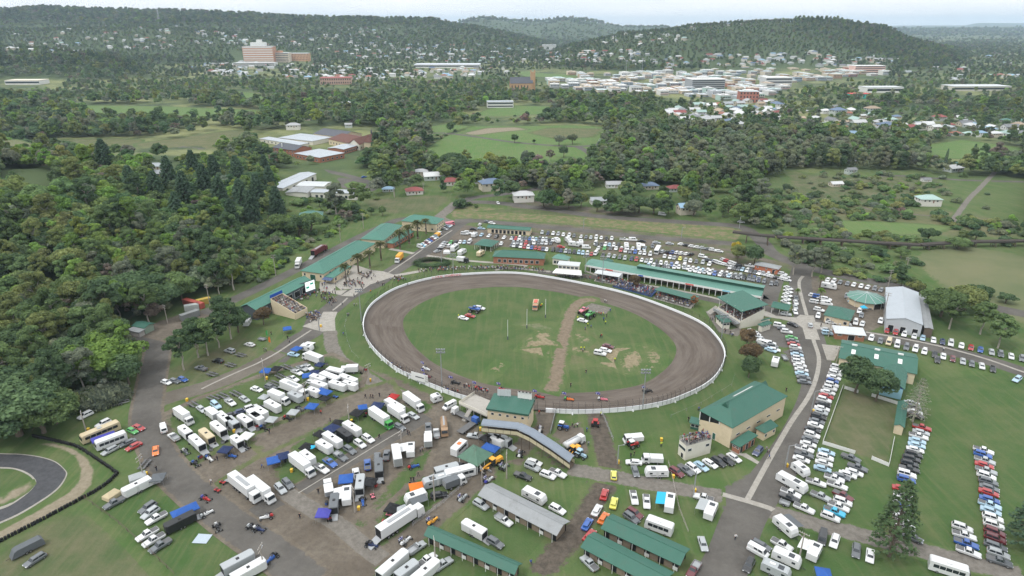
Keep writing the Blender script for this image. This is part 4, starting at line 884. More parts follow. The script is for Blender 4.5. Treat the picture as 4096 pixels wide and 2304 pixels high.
a, b_ = pt('A', 1140, 690, 0), pt('A', 1215, 668, 0); u = b_ - a; L = u.length; t = thing('dark_screen_panel', 'dark screen panel with a red lit logo beside the video screen', 'screen', (a.x, a.y, 0), math.atan2(u.y, u.x))
f = MB(); f.box(0, L, 0, .5, .8, 6); part('case', f, DARKWALL, t); rm, tt, bb = nodes('lit_red'); bb.inputs['Base Color'].default_value = (.8, .05, .05, 1); bb.inputs['Emission Color'].default_value = (1, .08, .06, 1); bb.inputs['Emission Strength'].default_value = .6
f = MB(); f.box(L * .2, L * .8, -.05, -.01, 2.4, 4.4); lo_ = part('logo', f, rm, t); f = MB(); f.box(L * .4, L * .6, -.08, -.052, 2.9, 3.9); part('emblem', f, WHITE, lo_)
f = MB(); f.tube((.2, .3, 0), (.2, .3, .8), .1); f.tube((L - .2, .3, 0), (L - .2, .3, .8), .1); part('leg', f, STEEL, t)
# shipping containers
for lab, x, y, x2, y2, L, c in (('yellow shipping container at the foot of the wooded hill', 1500, 855, 1580, 835, 6, (.42, .30, .06)), ('long red shipping container at the foot of the wooded hill', 1400, 845, 1530, 880, 12, (.36, .08, .06)), ('pale grey shipping container before the red one', 1420, 895, 1480, 885, 6, (.42, .44, .42)), ('grey slatted stock crate in the yard', 1390, 965, 1480, 935, 8, (.20, .21, .21))):
 a, b_ = pt('01', x, y), pt('01', x2, y2); u = (b_ - a).normalized(); c0 = (a + b_) / 2; t = thing('shipping_container' if 'container' in lab else 'stock_crate', lab, 'container' if 'container' in lab else 'crate', (c0.x, c0.y, .1), math.atan2(u.y, u.x)); BLOCK.append((c0.x, c0.y, 6))
 f = MB(); f.box(-L / 2, L / 2, -1.2, 1.2, 0, 2.6); part('body', f, MO('container_paint', .6, 0, .1, .3, 6, .25), t, c)
 f = MB(); f.box(L / 2, L / 2 + .05, -1.1, -.02, .1, 2.5); f.box(L / 2, L / 2 + .05, .02, 1.1, .1, 2.5); part('door', f, MATS['container_paint'], t, tuple(v * .9 for v in c))
# ------------------------------------------------------------------ school, depot, viaduct
S_ = lambda *a, **k: bld(*a, **k)
S_('school_hall', 'school hall with a big slate-blue gable roof', 'school', '10', '430,1008', '640,1036', '728,998', 6, 'gable', 4, roof=SLATE, wall=CREAM, wins=[(0, 5, 1.5, 1.6, 2)])
S_('tiled_wing', 'long school wing under a brown tile roof', 'school', '10', '542,1048', '690,1080', '868,1042', 6, 'gable', 4, roof=TILE, wall=CREAM, wins=[(0, 6, 1.5, 1.6, 2)])
S_('tiled_cross_wing', 'school cross wing with a brown tile roof and white gable', 'school', '10', '680,1092', '780,1092', '900,1052', 6, 'gable', 5, roof=TILE, wall=PALE, rot='x', wins=[(0, 4, 1.5, 1.4, 2), (1, 2, 2, 1.4, 2), (3, 2, 2, 1.4, 2)])
t = S_('chapel', 'small school chapel with a spire on its brown tile roof', 'chapel', '10', '830,1060', '880,1075', '938,1030', 8, 'hip', 6, roof=TILE, wall=CREAM, wins=[(0, 2, 2, 1.2, 3)])
m = MB(); m.box(-.8, .8, -.8, .8, 13, 15.5); m.add([(-.9, -.9, 15.5), (.9, -.9, 15.5), (.9, .9, 15.5), (-.9, .9, 15.5), (0, 0, 19)], [(0, 1, 4), (1, 2, 4), (2, 3, 4), (3, 0, 4)]); part('spire', m, SLATE, t)
S_('classroom_block', 'flat silver-roofed classroom block behind the brick school', 'school', '10', '165,1038', '425,1066', '512,1024', 4.5, 'hip', 1.5, roof=SILVER, wall=PALE, wins=[(0, 9, 1, 2, 1.6)])
S_('covered_walkway', 'long thin silver roof on the left of the school', 'school', '10', '25,1045', '330,1094', '348,1074', 4, 'skillion', .5, roof=SILVER, wall=PALE, wins=[(0, 9, 1, 2, 1.4)])
t = S_('brick_school', 'red brick school building with a slate gable roof and white flue', 'school', '10', '120,1112', '292,1136', '378,1104', 6.5, 'gable', 3, roof=SLATE, wall=BRICK, wins=[(0, 6, 1, 1.4, 1.4), (0, 6, 4, 1.4, 1.4)])
m = MB(); m.tube((-6, -7, 0), (-6, -7, 11), .5, n=7); part('flue', m, WHITE, t)
S_('brick_classrooms', 'brick school block with a pale flat roof on the road side', 'school', '10', '285,1156', '480,1190', '640,1148', 5, 'hip', 1, roof=SILVER, wall=BRICK, wins=[(0, 7, 1.2, 2, 1.6), (1, 5, 1.2, 2, 1.6)])
S_('creek_classrooms', 'pale-roofed school block beside the creek trees', 'school', '10', '500,1128', '660,1128', '772,1096', 5, 'gable', 1, roof=SILVER, wall=BRICK, wins=[(0, 6, 1.2, 2, 1.6)])
DW = M('depot_wall', (.60, .58, .52), .85, .08)
S_('depot_shed', 'long silver depot shed at the loop road', 'warehouse', 'S', '412,478', '470,503', '664,417', 6, 'gable', 1, roof=SILVER, wall=DW, wins=[(0, 5, .2, 3, 4, 'door', 0, 1), (1, 1, 1, 3, 3, 'door', 0, 1)])
S_('depot_store', 'wide pale depot shed beside the gravel yard', 'warehouse', 'S', '545,487', '705,492', '765,466', 5, 'gable', .8, roof=PALEROOF, wall=DW)
S_('depot_garage', 'grey depot shed at the lower corner of the depot', 'warehouse', 'S', '490,522', '612,528', '655,494', 5.4, 'gable', .8, roof=GREYROOF, wall=DW)
S_('depot_office', 'white-walled depot shed along the lower edge of the depot', 'warehouse', 'S', '625,524', '892,532', '894,511', 5, 'gable', .8, roof=SILVER, wall=DW, wins=[(0, 8, 1, 2, 2)])
def viaduct(pl, label, top, hasper=9):
 P = [at(*p, top) for p in pl]; L = sum((P[i + 1] - P[i]).length for i in range(len(P) - 1)); o = Vector((P[0].x, P[0].y, 0)); t = thing('railway_viaduct', label, 'viaduct', o)
 bm_ = MB()
 for a, b in zip(P, P[1:]):
  d = (b - a).normalized(); nn = Vector((-d.y, d.x, 0)) * 1.7; a, b = a - o, b - o
  bm_.add([a - nn, b - nn, b + nn, a + nn, a - nn - Vector((0, 0, 1)), b - nn - Vector((0, 0, 1)), b + nn - Vector((0, 0, 1)), a + nn - Vector((0, 0, 1))], [(0, 1, 2, 3), (7, 6, 5, 4), (4, 5, 1, 0), (3, 2, 6, 7)])
  n = max(1, int((b - a).length / hasper))
  for k in range(n):
   c = a.lerp(b, (k + .5) / n); m = MB()
   for s in (-1.6, -.5, .5, 1.6): m.tube((c.x + nn.x * s * .8, c.y + nn.y * s * .8, -.3), (c.x + nn.x * s * .6, c.y + nn.y * s * .6, c.z - 1), .22, n=5)
   m.box(c.x - .3, c.x + .3, c.y - 1.8, c.y + 1.8, c.z - 1.5, c.z - 1.01); part('pier', m, TIMBER, t)
  for k in range(max(2, int((b - a).length / 12))): c = a.lerp(b, k / max(2, int((b - a).length / 12))); BLOCK.append((c.x + o.x, c.y + o.y, 5))
 part('deck', bm_, M('rusty_deck', (.06, .054, .048), .9, .25, 2), t)
 for s in (-.75, .75):
  r = MB()
  for a, b in zip(P, P[1:]):
   d = (b - a).normalized(); nn = Vector((-d.y, d.x, 0)) * s; r.tube(a - o + nn + Vector((0, 0, .1)), b - o + nn + Vector((0, 0, .1)), .08, n=4)
  part('rail', r, M('rust_steel', (.10, .07, .055), .7), t)
viaduct([(733, 231), (762, 234.5), (775, 235.5)], 'short railway bridge over the road bend', 6, 30)
viaduct([(777, 236), (830, 239), (880, 242), (920, 244), (965, 241), (1024, 240), (1110, 239)], 'old timber railway viaduct across the right paddocks', 3.6)
# ------------------------------------------------------------------ houses
def house_meshes(kind, L, Wd, e, rise):
 over = .6; parts_ = {}
 parts_['roof'] = roof_mb(kind, L, Wd, e, rise, .12).mesh('roof', [MO('house_roof', .55, 0, .1, .35, 1.2, .12)])
 parts_['wall'] = wall_mb(kind, L, Wd, e, rise, over).mesh('wall', [MO('house_wall', .85, 0, .08, .2, 0, .05)])
 w = MB(); w.box(-.55, .55, -.03, .03, 0, 1.1); parts_['window'] = w.mesh('window', [PANE]); d = MB(); d.box(-.45, .45, -.03, .03, 0, 2.05); parts_['door'] = d.mesh('door', [M('house_door', (.2, .09, .06), .7)])
 spots = []
 l, wd = L / 2 - over, Wd / 2 - over; z = e - 1.75
 for s in (-1, 1):
  for k in (-.62, -.2, .55): spots.append(('window', (l * k, s * (wd + .02), z), 0))
  for k in (-.4, .4): spots.append(('window', (s * (l + .02), wd * k, z), math.pi / 2))
 spots.append(('door', (l * .2, -wd - .03, max(0, e - 2.7)), 0))
 return parts_, spots
HP = [house_meshes('hip', 14, 10, 3.2, 2.3), house_meshes('gable', 15, 9, 3.3, 2.4), house_meshes('hip', 16, 11, 5.4, 2.5), house_meshes('gable', 12, 8, 5.0, 2.2)]
HV = [('hip', 14, 10, 3.2, 2.3), ('gable', 15, 9, 3.3, 2.4), ('hip', 16, 11, 5.4, 2.5), ('gable', 12, 8, 5.0, 2.2)]
RC = {'white': (.62, .63, .63), 'pale': (.46, .47, .48), 'silver': (.36, .39, .41), 'grey': (.20, .21, .22), 'blue': (.13, .19, .29), 'red': (.27, .06, .055), 'green': (.09, .23, .19), 'mint': (.36, .50, .46), 'tan': (.40, .30, .21), 'tile': (.33, .13, .08), 'sky': (.27, .42, .56)}
RW = {'white': 'white-roofed', 'pale': 'pale-roofed', 'silver': 'silver-roofed', 'grey': 'grey-roofed', 'blue': 'blue-roofed', 'red': 'red-roofed', 'green': 'green-roofed', 'mint': 'mint-roofed', 'tan': 'tan-roofed', 'tile': 'terracotta-roofed', 'sky': 'sky-blue-roofed'}
WC = [(.62, .60, .55), (.66, .66, .64), (.52, .47, .38), (.42, .46, .44)]
NH = [0]
def house(p, rz, v, rc, label, s=1.0, parts_=True, group=None):
 NH[0] += 1
 t = thing('house', label, 'house', (p[0], p[1], p[2] - .1), rz, group); t.scale = (s, s, s); P, spots = HP[v]; wc = WC[NH[0] % 4]; kf = random.uniform(.66, .92); c = tuple(x * kf for x in RC[rc])
 link('roof', P['roof'], t, color=c); link('wall', P['wall'], t, color=wc)
 if parts_:
  for nm, loc, r in spots: link(nm, P[nm], t, loc, r)
 BLOCK.append((p[0], p[1], 8 * s)); return t
HOUSES = """10 1085,1322 1 pale 20 .9 @left end of the row behind the railway
10 1245,1315 2 pale 10 .9 @in the row behind the railway
10 1340,1342 1 white 15 1.3 @in the row behind the railway
10 1465,1380 0 red 15 1.2 @in the row behind the railway
10 1660,1368 0 pale 15 1.1 @in the row behind the railway
10 1775,1418 2 blue 20 1.3 @in the row behind the railway
10 1000,1430 0 sky 10 .8 @half hidden in trees by the depot
10 1195,1449 0 red 15 1.1 @behind a red-leaved garden
20 765,1400 1 pale 5 1 @half hidden in trees behind the railway bank
20 1035,1410 0 blue 10 1.1 @half hidden in trees behind the railway bank
20 1230,1428 0 red 5 1 @half hidden in trees behind the railway bank
21 85,55 2 white 8 1.1 @on stilts beside the public road
21 655,75 1 silver 5 1 @among trees beside the public road
21 1310,150 3 sky 12 1.2 @tall and narrow at the road bend
30 630,1035 2 sky 5 1.3 @big two-storey in the right suburb
30 840,930 0 pale 10 1.5 @long in the right suburb
30 925,905 0 mint 10 1.2 @in the right suburb
30 965,880 0 blue 10 1 @in the right suburb
30 610,855 0 tile 0 1 @behind a yellow tree in the right suburb
30 350,900 2 white 10 1 @in the right suburb
30 430,845 2 white 10 1 @in the right suburb
30 270,838 0 pale 10 1 @in the right suburb
30 1285,900 2 red 10 1.2 @with a white second storey in the right suburb
30 1165,965 2 white 8 1.3 @on the right suburb street
30 1062,1022 1 pale 8 1.1 @on the right suburb street
30 1185,1022 0 sky 8 1.2 @on the right suburb street
30 1410,1008 0 tile 8 1 @on the right suburb street
30 1510,1010 0 mint 8 1 @on the right suburb street
30 1590,1018 2 sky 8 1 @on the right suburb street
30 1705,1022 2 white 8 1 @on the right suburb street
30 1890,1045 0 mint 8 1.2 @on the right suburb street
30 1790,908 0 green 8 1 @at the far right edge
30 1915,912 0 green 8 1 @at the far right edge
30 1480,938 1 grey 8 1.4 @behind the right suburb street
30 1395,1280 1 white 20 1.2 @at the end of the gravel track
30 1480,1245 0 green 20 1.1 @at the end of the gravel track
30 1190,1355 1 grey 5 .6 @small and alone on the grass
30 510,1392 1 white 10 .8 @small and alone beside the wood
30 620,1300 3 grey 15 .9 @half hidden in the wood
30 645,1215 0 grey 15 .8 @half hidden in the wood
30 740,1190 3 pale 15 .8 @half hidden in the wood
30 710,880 3 white 15 .9 @narrow and tall in the right suburb
30 570,930 2 tan 15 .9 @in the right suburb
31 1200,85 2 mint -4 1.1 @on stilts on the right paddock
11 420,195 0 green 12 1.25 @on the slope behind the long hall
00 1195,1265 1 silver 5 1 @in the clearing left of the pines
00 1225,1320 1 silver 5 1 @in the clearing left of the pines
00 1228,1352 0 red 5 .6 @in the clearing left of the pines
00 520,1230 1 sky 5 .8 @deep in the trees at the left
00 385,1235 1 pale 5 .8 @deep in the trees at the left
10 680,790 2 white 8 1.2 @deep in the valley trees
10 285,965 2 pale 8 1.2 @beside the school
10 1045,1110 0 green 8 1.2 @right of the school
10 380,895 0 mint 8 1 @behind the school
10 700,950 3 pale 8 .9 @behind the school"""
for ln in HOUSES.split('\n'):
 a, pl = ln.split(' @'); w, xy, v, rc, rz, s = a.split(); x, y = map(float, xy.split(',')); p = ground(*q(w, x, y + 12))
 house(p, R_(float(rz)), int(v), rc, f'{RW[rc]} house {pl}', float(s) * .88); SEEN.append((p.x, p.y, p.z + 3, 8 * float(s)))
# ------------------------------------------------------------------ landmark buildings of the town
def slab_building(name, label, cat, px, py, L, Wd, H, rz, wall, roof=PALEROOF, floors=0, band=True, extra=(), winmat=PANE):
 p = ground(px, py); t = thing(name, label, cat, p, R_(rz)); SEEN.append((p.x, p.y, p.z + H * .55, L * .5)); BLOCK.append((p.x, p.y, max(L, Wd) * .6))
 m = MB(); m.box(-L / 2, L / 2, -Wd / 2, Wd / 2, -2, H); part('wall', m, wall, t); m = MB(); m.box(-L / 2 - .4, L / 2 + .4, -Wd / 2 - .4, Wd / 2 + .4, H, H + .9); part('roof', m, roof, t)
 for f in range(floors):
  z = H * (f + .35) / floors
  if band:
   m = MB(); m.box(-L / 2 + .8, L / 2 - .8, -Wd / 2 - .15, -Wd / 2 - .002, z, z + H / floors * .42); o = part('window_band', m, winmat, t)
  else:
   n = int(L / 4.5)
   for k in range(n): m = MB(); x = -L / 2 + L * (k + .5) / n; m.box(x - 1, x + 1, -Wd / 2 - .15, -Wd / 2 - .002, z, z + H / floors * .5); part('window', m, winmat, t)
 for (x0, x1, y0, y1, h, mt) in extra: m = MB(); m.box(x0, x1, y0, y1, H - .5, H + h); part('plant_room', m, mt, t)
 return t
HBR = M('hospital_brick', (.46, .24, .15), .9, .1, .3); HCR = M('hospital_cream', (.60, .52, .42), .9, .06, .3)
slab_building('hospital_tower', 'tall hospital tower with brick and white floors on the far rise', 'hospital', 261, 62, 92, 40, 46, 4, HBR, PALEROOF, 7, True, [(-22, 22, -12, 12, 12, WHITE), (-4, 10, -6, 6, 20, WHITE)], WHITE)
slab_building('hospital_block', 'stepped brick hospital block beside the tall tower', 'hospital', 281, 61.5, 60, 40, 26, 4, HCR, PALEROOF, 5, True, [(-20, 8, -10, 10, 6, HBR)])
slab_building('hospital_wing', 'long orange brick hospital wing on the right', 'hospital', 299, 60.5, 70, 34, 22, 4, M('hospital_orange', (.55, .33, .2), .9, .08, .3), PALEROOF, 4, False)
slab_building('car_park_deck', 'white multi-deck car park below the hospital', 'car park', 256, 66, 120, 40, 9, 4, WHITE, PALEROOF, 3, True, (), DARK)
slab_building('office_block', 'dark banded office block at the front of the town centre', 'office', 704, 89, 66, 40, 19, 6, M('office_wall', (.30, .31, .32), .7), WHITE, 5, True, [(-14, 6, -6, 8, 4, WHITE)])
slab_building('brick_hotel', 'red brick hotel with white storeys near the right suburb', 'hotel', 747, 102, 30, 22, 17, -8, M('hotel_brick', (.36, .15, .11), .9, .1), PALEROOF, 3, False, [(-8, 8, -6, 6, 2.5, WHITE)])
slab_building('white_flats', 'white stepped apartment block far in the valley', 'flats', 549, 50, 60, 30, 22, 0, WHITE, PALEROOF, 4, False)
slab_building('pink_office', 'pink and white office building at the right of the town', 'office', 866, 73, 80, 30, 18, 4, M('pink_wall', (.62, .42, .36), .9), WHITE, 4, True)
slab_building('grey_warehouse', 'pale grey warehouse at the right of the town centre', 'warehouse', 775, 86, 55, 30, 17, 4, M('pale_grey_wall', (.5, .5, .5), .9), WHITE, 3, True)
slab_building('convent', 'red-roofed brick convent among dark trees', 'convent', 337, 84, 64, 30, 13, 6, M('convent_wall', (.42, .28, .22), .9), M('convent_roof', (.30, .10, .09), .8), 2, False)
slab_building('shopping_centre', 'wide flat white shopping centre in the far suburb', 'shopping centre', 448, 67, 190, 70, 8, 0, WHITE, M('mall_roof', (.48, .5, .54), .6), 1, True)
slab_building('club_house', 'white club house beside the playing field', 'club house', 500, 107, 40, 18, 8, 4, WHITE, SILVER, 2, True)
slab_building('white_factory', 'long white factory sheds at the left edge', 'factory', 28, 84, 70, 34, 8, 3, WHITE, M('factory_roof', (.62, .56, .46), .7), 1, True)
slab_building('white_works', 'white factory sheds below the right suburb hill', 'factory', 880, 92, 70, 30, 9, 4, WHITE, PALEROOF, 1, True)
slab_building('supply_store', 'teal and red fronted store below the white factory', 'store', 858, 98, 34, 16, 7, 4, M('teal_wall', (.05, .40, .34), .8), M('red_roof', (.5, .06, .05), .7), 1, False)
slab_building('long_factory', 'long pale factory roof at the far right', 'factory', 975, 90, 110, 40, 8, 2, M('factory_cream', (.5, .48, .42), .9), PALEROOF, 1, True)
p = ground(521, 90); t = thing('stone_church', 'stone church with a square tower at the edge of town', 'church', p, R_(5)); SAND = M('sandstone', (.42, .27, .15), .9, .15, .3); BLOCK.append((p.x, p.y, 26))
for nm, mb_, mt in (('wall', wall_mb('gable', 44, 20, 13, 11, .5), SAND), ('roof', roof_mb('gable', 44, 20, 13, 11), SLATE)): part(nm, mb_, mt, t)
m = MB(); m.box(18, 27, -5, 4, -1, 33); part('tower', m, SAND, t); m = MB(); [m.box(x, x + 1.6, y, y + 1.6, 33, 36) for x in (18, 25.4) for y in (-5, 2.4)]; part('pinnacle', m, SAND, t)
for k in range(6): m = MB(); x = -18 + 6 * k; m.box(x - .8, x + .8, -9.75, -9.5, 4, 9.5); part('window', m, PANE, t)
p = ground(159, 21); t = thing('radio_mast', 'thin radio mast on the left ridge', 'mast', p); m = MB()
for s in ((1, 1), (-1, 1), (1, -1), (-1, -1)): m.tube((s[0] * 4, s[1] * 4, -4), (s[0] * .8, s[1] * .8, 52), .6, n=4)
for z in range(4, 52, 6): f = 4 - 3.2 * z / 52; m.tube((-f, -f, z), (f, f, z + 5), .35, n=3); m.tube((f, -f, z), (-f, f, z + 5), .35, n=3)
part('lattice', m, STEEL, t); m = MB(); m.tube((0, 0, 50), (0, 0, 60), .7, n=5); part('antenna', m, STEEL, t)
# floodlight masts of the far sports ground
for i, (x, y) in enumerate(((642, 72), (626, 75), (672, 74))):
 p = ground(x, y); t = thing('floodlight_mast', f'{("left", "middle", "right")[(1, 0, 2)[i]]} floodlight mast of the far sports ground', 'mast', p); m = MB(); m.tube((0, 0, 0), (0, 0, 34), .7, .4, 6); part('pole', m, STEEL, t); m = MB(); m.box(-3, 3, -.4, .4, 32, 35); part('lamp', m, STEEL, t)
# town centre and suburbs laid out on the ground
def scatter_poly(poly, n, seed, ymin=600, ymax=5000):
 g = np.random.default_rng(seed); out = []
 A = np.array(poly) * .39752; lo = A.min(0); hi = A.max(0); k = 0
 while len(out) < n and k < n * 40:
  k += 1; px_, py_ = g.uniform(lo, hi)
  if not inside(np.array([[px_, py_]]), A)[0]: continue
  out.append((px_, py_))
 return out
CBDC = {'white': (.60, .60, .58), 'cream': (.56, .50, .40), 'tan': (.46, .34, .24), 'grey': (.42, .44, .46), 'blue-grey': (.36, .42, .48), 'mint': (.40, .52, .48), 'brick': (.36, .18, .13), 'buff': (.56, .46, .34)}
CB = MB(); CB.box(-.5, .5, -.5, .5, -.3, .9); CBM = CB.mesh('wall', [MO('town_wall', .85, 0, .1, .2, 0, .06)])
CR = MB(); CR.box(-.51, .51, -.51, .51, .9, .93); CR.box(-.51, .51, -.51, -.49, .93, 1.0); CR.box(-.51, .51, .49, .51, .93, 1.0); CR.box(.49, .51, -.49, .49, .93, 1.0); CR.box(-.51, -.49, -.49, .49, .93, 1.0); CR.box(-.2, .1, -.1, .2, .93, 1.12); CRM = CR.mesh('roof', [MO('town_roof', .6, 0, .1, .3, 0, .1)])
CW = MB(); [CW.box(-.46 + .16 * k, -.36 + .16 * k, -.512, -.501, .45, .7) for k in range(6)]; CWM = CW.mesh('window_row', [PANE]); CAW = MB(); CAW.box(-.5, .5, -.6, -.505, .3, .34); CAWM = CAW.mesh('awning', [MO('town_awning', .7)])
def town():
 cells = set(); k = 0; g = random.Random(5)
 poly = [(1355, 205), (1420, 188), (1560, 186), (1700, 178), (1850, 172), (2050, 168), (2230, 176), (2240, 190), (2010, 205), (1960, 235), (1880, 258), (1700, 240), (1540, 236), (1400, 222)]
 for px_, py_ in scatter_poly(poly, 2600, 3):
  p = at(px_, py_); c = (round(p.x / 21), round(p.y / 27))
  if c in cells or k >= 280: continue
  cells.add(c); k += 1; x, y = c[0] * 21 + g.uniform(-3, 3), c[1] * 27 + g.uniform(-3, 3)
  if any((x - b[0]) ** 2 + (y - b[1]) ** 2 < (b[2] * .8) ** 2 for b in BLOCK if b[2] > 12): continue
  cn = g.choice(['white', 'white', 'white', 'cream', 'cream', 'tan', 'grey', 'grey', 'blue-grey', 'mint', 'brick', 'buff']); L, Wd, H = g.uniform(13, 22), g.uniform(14, 26), g.choice([5, 6, 7, 8, 9, 11])
  t = thing('shop_building', f'{cn} flat-roofed {"low" if H < 7 else "tall" if H > 8 else "mid-height"} building in the town centre', 'building', (x, y, 0), R_(7 + g.uniform(-3, 3)), 'town centre buildings'); t.scale = (L, Wd, H)
  link('wall', CBM, t, color=CBDC[cn]); rc = g.choice([(.66, .67, .67), (.62, .62, .62), (.5, .52, .54), (.56, .48, .4), (.5, .58, .58), (.68, .68, .66)]); link('roof', CRM, t, color=rc); link('window_row', CWM, t); link('awning', CAWM, t, color=g.choice([(.3, .1, .08), (.5, .5, .5), (.1, .2, .3)])); BLOCK.append((x, y, 12))
town()
FARH = MB()
def suburbs():
 g = random.Random(9); k = 0; cand = []
 S = [('in the dense streets below the town centre', [(1655, 285), (1700, 268), (1850, 262), (1950, 250), (1990, 270), (1970, 315), (1850, 328), (1760, 318)], 95), ('in the right suburb', [(2000, 300), (2100, 270), (2300, 290), (2576, 310), (2576, 350), (2300, 330), (2100, 335)], 34),
   ('in the suburb below the hospital', [(440, 170), (560, 158), (800, 165), (1000, 178), (1250, 170), (1340, 185), (1000, 205), (700, 200), (560, 195)], 190),
   ('on the far valley slopes', [(780, 120), (900, 108), (1150, 108), (1400, 118), (1600, 128), (1560, 165), (1200, 160), (900, 150)], 230), ('on the left ridge', [(0, 84), (140, 70), (420, 64), (620, 76), (640, 110), (420, 124), (200, 132), (0, 140)], 95),
   ('under the right hill', [(1560, 128), (1700, 140), (1900, 138), (2100, 132), (2260, 150), (2200, 172), (1900, 165), (1560, 172)], 110), ('on the saddle left of the right hill', [(1480, 100), (1600, 84), (1760, 88), (1700, 112), (1520, 118)], 22), ('on the crest of the right hill', [(1640, 66), (1720, 60), (1800, 62), (1960, 52), (1960, 70), (1720, 80)], 10),
   ('on the slopes behind the hospital', [(500, 105), (640, 92), (900, 66), (1000, 72), (960, 100), (700, 118)], 70), ('in the far right valley', [(2240, 150), (2576, 140), (2576, 215), (2300, 205)], 26)]
 for i, (pl, poly, n) in enumerate(S):
  for px_, py_ in scatter_poly(poly, n, 60 + i): cand.append((px_, py_, pl))
 H = []
 for px_, py_, pl in cand:
  p = ground(px_, py_); H.append((p.y, p, pl))
 H.sort(key=lambda h: h[0]); occ = {}; left = 292 - NH[0]
 for yy, p, pl in H:
  c = (int(p.x // 16), int(p.y // 16))
  if c in occ: continue
  occ[c] = 1; rc = g.choice(['white', 'white', 'white', 'pale', 'pale', 'silver', 'silver', 'grey', 'tile', 'tan', 'mint', 'sky', 'blue', 'red', 'white']); v = g.choice([0, 1, 1, 2, 3]); rz = R_(g.choice([7, 97]) + g.uniform(-12, 12)); s = g.uniform(.95, 1.35)
  if k < left: house(p, rz, v, rc, f'small {RW[rc]} house {pl}', s, p.y < 1100, 'houses ' + pl); k += 1
  else:
   kd, L, Wd, e, r = HV[v]; f = s * .95; cs, sn = math.cos(rz), math.sin(rz)
   for mb_, col in ((roof_mb(kd, L, Wd, e, r), tuple(v * .72 for v in RC[rc])), (wall_mb(kd, L, Wd, e, r, .6, -3), WC[k % 4])):
    FARH.add([(p.x + (x * cs - y * sn) * f, p.y + (x * sn + y * cs) * f, p.z + z * f) for x, y, z in mb_.v], mb_.f, 0, col)
   BLOCK.append((p.x, p.y, 8)); k += 1
 struct('distant_houses', FARH.mesh('distant_houses', [MV('far_house', .7)], cols=True), 'stuff'); print('HOUSES', k)
suburbs()
# ------------------------------------------------------------------ trees
def foliage_mat(name, inst):
 m = bpy.data.materials.new(name); m.use_nodes = True; t = m.node_tree; t.nodes.clear()
 if inst: a = N(t, 'ShaderNodeAttribute', attribute_name='tcol', attribute_type='INSTANCER'); c = a.outputs['Color']
 else: a = N(t, 'ShaderNodeObjectInfo'); c = a.outputs['Color']
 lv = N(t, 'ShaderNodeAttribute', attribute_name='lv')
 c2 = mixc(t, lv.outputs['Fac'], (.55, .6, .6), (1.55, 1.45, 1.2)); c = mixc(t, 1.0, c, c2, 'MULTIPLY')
 d = N(t, 'ShaderNodeBsdfDiffuse'); tr = N(t, 'ShaderNodeBsdfTranslucent'); mx_ = N(t, 'ShaderNodeMixShader'); mx_.inputs[0].default_value = .42
 t.links.new(c, d.inputs[0]); t.links.new(c, tr.inputs[0]); t.links.new(d.outputs[0], mx_.inputs[1]); t.links.new(tr.outputs[0], mx_.inputs[2])
 o = N(t, 'ShaderNodeOutputMaterial'); t.links.new(mx_.outputs[0], o.inputs[0]); MATS[name] = m; return m
FOL = foliage_mat('foliage', False); FOLI = foliage_mat('foliage_wood', True)
BARK = M('bark', (.13, .105, .08), .9, .3, 3); PALEBARK = M('pale_bark', (.32, .29, .25), .9, .25, 2)
def leaf_mesh(name, P, Nn, size, mat, lv=None, asp=1.0):
 n = len(P); g = np.random.default_rng(len(name) * 7 + n)
 Nn = Nn / np.maximum(np.linalg.norm(Nn, axis=1, keepdims=True), 1e-6)
 a = np.cross(Nn, g.normal(size=(n, 3))); a /= np.maximum(np.linalg.norm(a, axis=1, keepdims=True), 1e-6); b = np.cross(Nn, a)
 s = (np.asarray(size) * g.uniform(.6, 1.25, n))[:, None]; a = a * s * .5; b = b * s * .5 * asp
 k = Nn * s * .18
 V = np.stack([P - a - b - k, P + a - b * .8 + k * .5, P + a + b - k, P - a * .9 + b + k * .5], 1).reshape(-1, 3)
 me = bpy.data.meshes.new(name); me.vertices.add(4 * n); me.vertices.foreach_set('co', V.ravel())
 me.loops.add(4 * n); me.loops.foreach_set('vertex_index', np.arange(4 * n, dtype=np.int32))
 me.polygons.add(n); me.polygons.foreach_set('loop_start', np.arange(0, 4 * n, 4, dtype=np.int32)); me.update()
 at_ = me.attributes.new('lv', 'FLOAT', 'FACE'); at_.data.foreach_set('value', np.clip(g.uniform(0, 1, n) if lv is None else lv, 0, 1))
 me.materials.append(mat); return me
def blobs(g, R, H, z0, n, r, flat=.8, hollow=0):
 out = []
 for i in range(n):
  th = g.uniform(0, 2 * np.pi); u = g.uniform(-.75, 1); rr = math.sqrt(max(0, 1 - u * u)) * g.uniform(.45, 1)
  out.append((R * rr * math.cos(th), R * rr * math.sin(th), z0 + H * u, r * g.uniform(.65, 1.2)))
 return out
def crown(name, bl, n, size, mat, seed, up=.35, asp=1.0):
 g = np.random.default_rng(seed); B = np.array(bl); wts = B[:, 3] ** 2; wts /= wts.sum()
 i = g.choice(len(B), n, p=wts); d = g.normal(size=(n, 3)); d /= np.linalg.norm(d, axis=1, keepdims=True)
 d[:, 2] = np.where(d[:, 2] < -.35, -d[:, 2] * .6, d[:, 2])
 P = B[i, :3] + d * (B[i, 3] * g.uniform(.72, 1.05, n))[:, None] * np.array([1, 1, .82])
 Nn = d + g.normal(size=(n, 3)) * .42; Nn[:, 2] += up
 bv = g.uniform(.25, .75, len(B)); return leaf_mesh(name, P, Nn, size, mat, bv[i] + g.normal(size=n) * .18, asp)
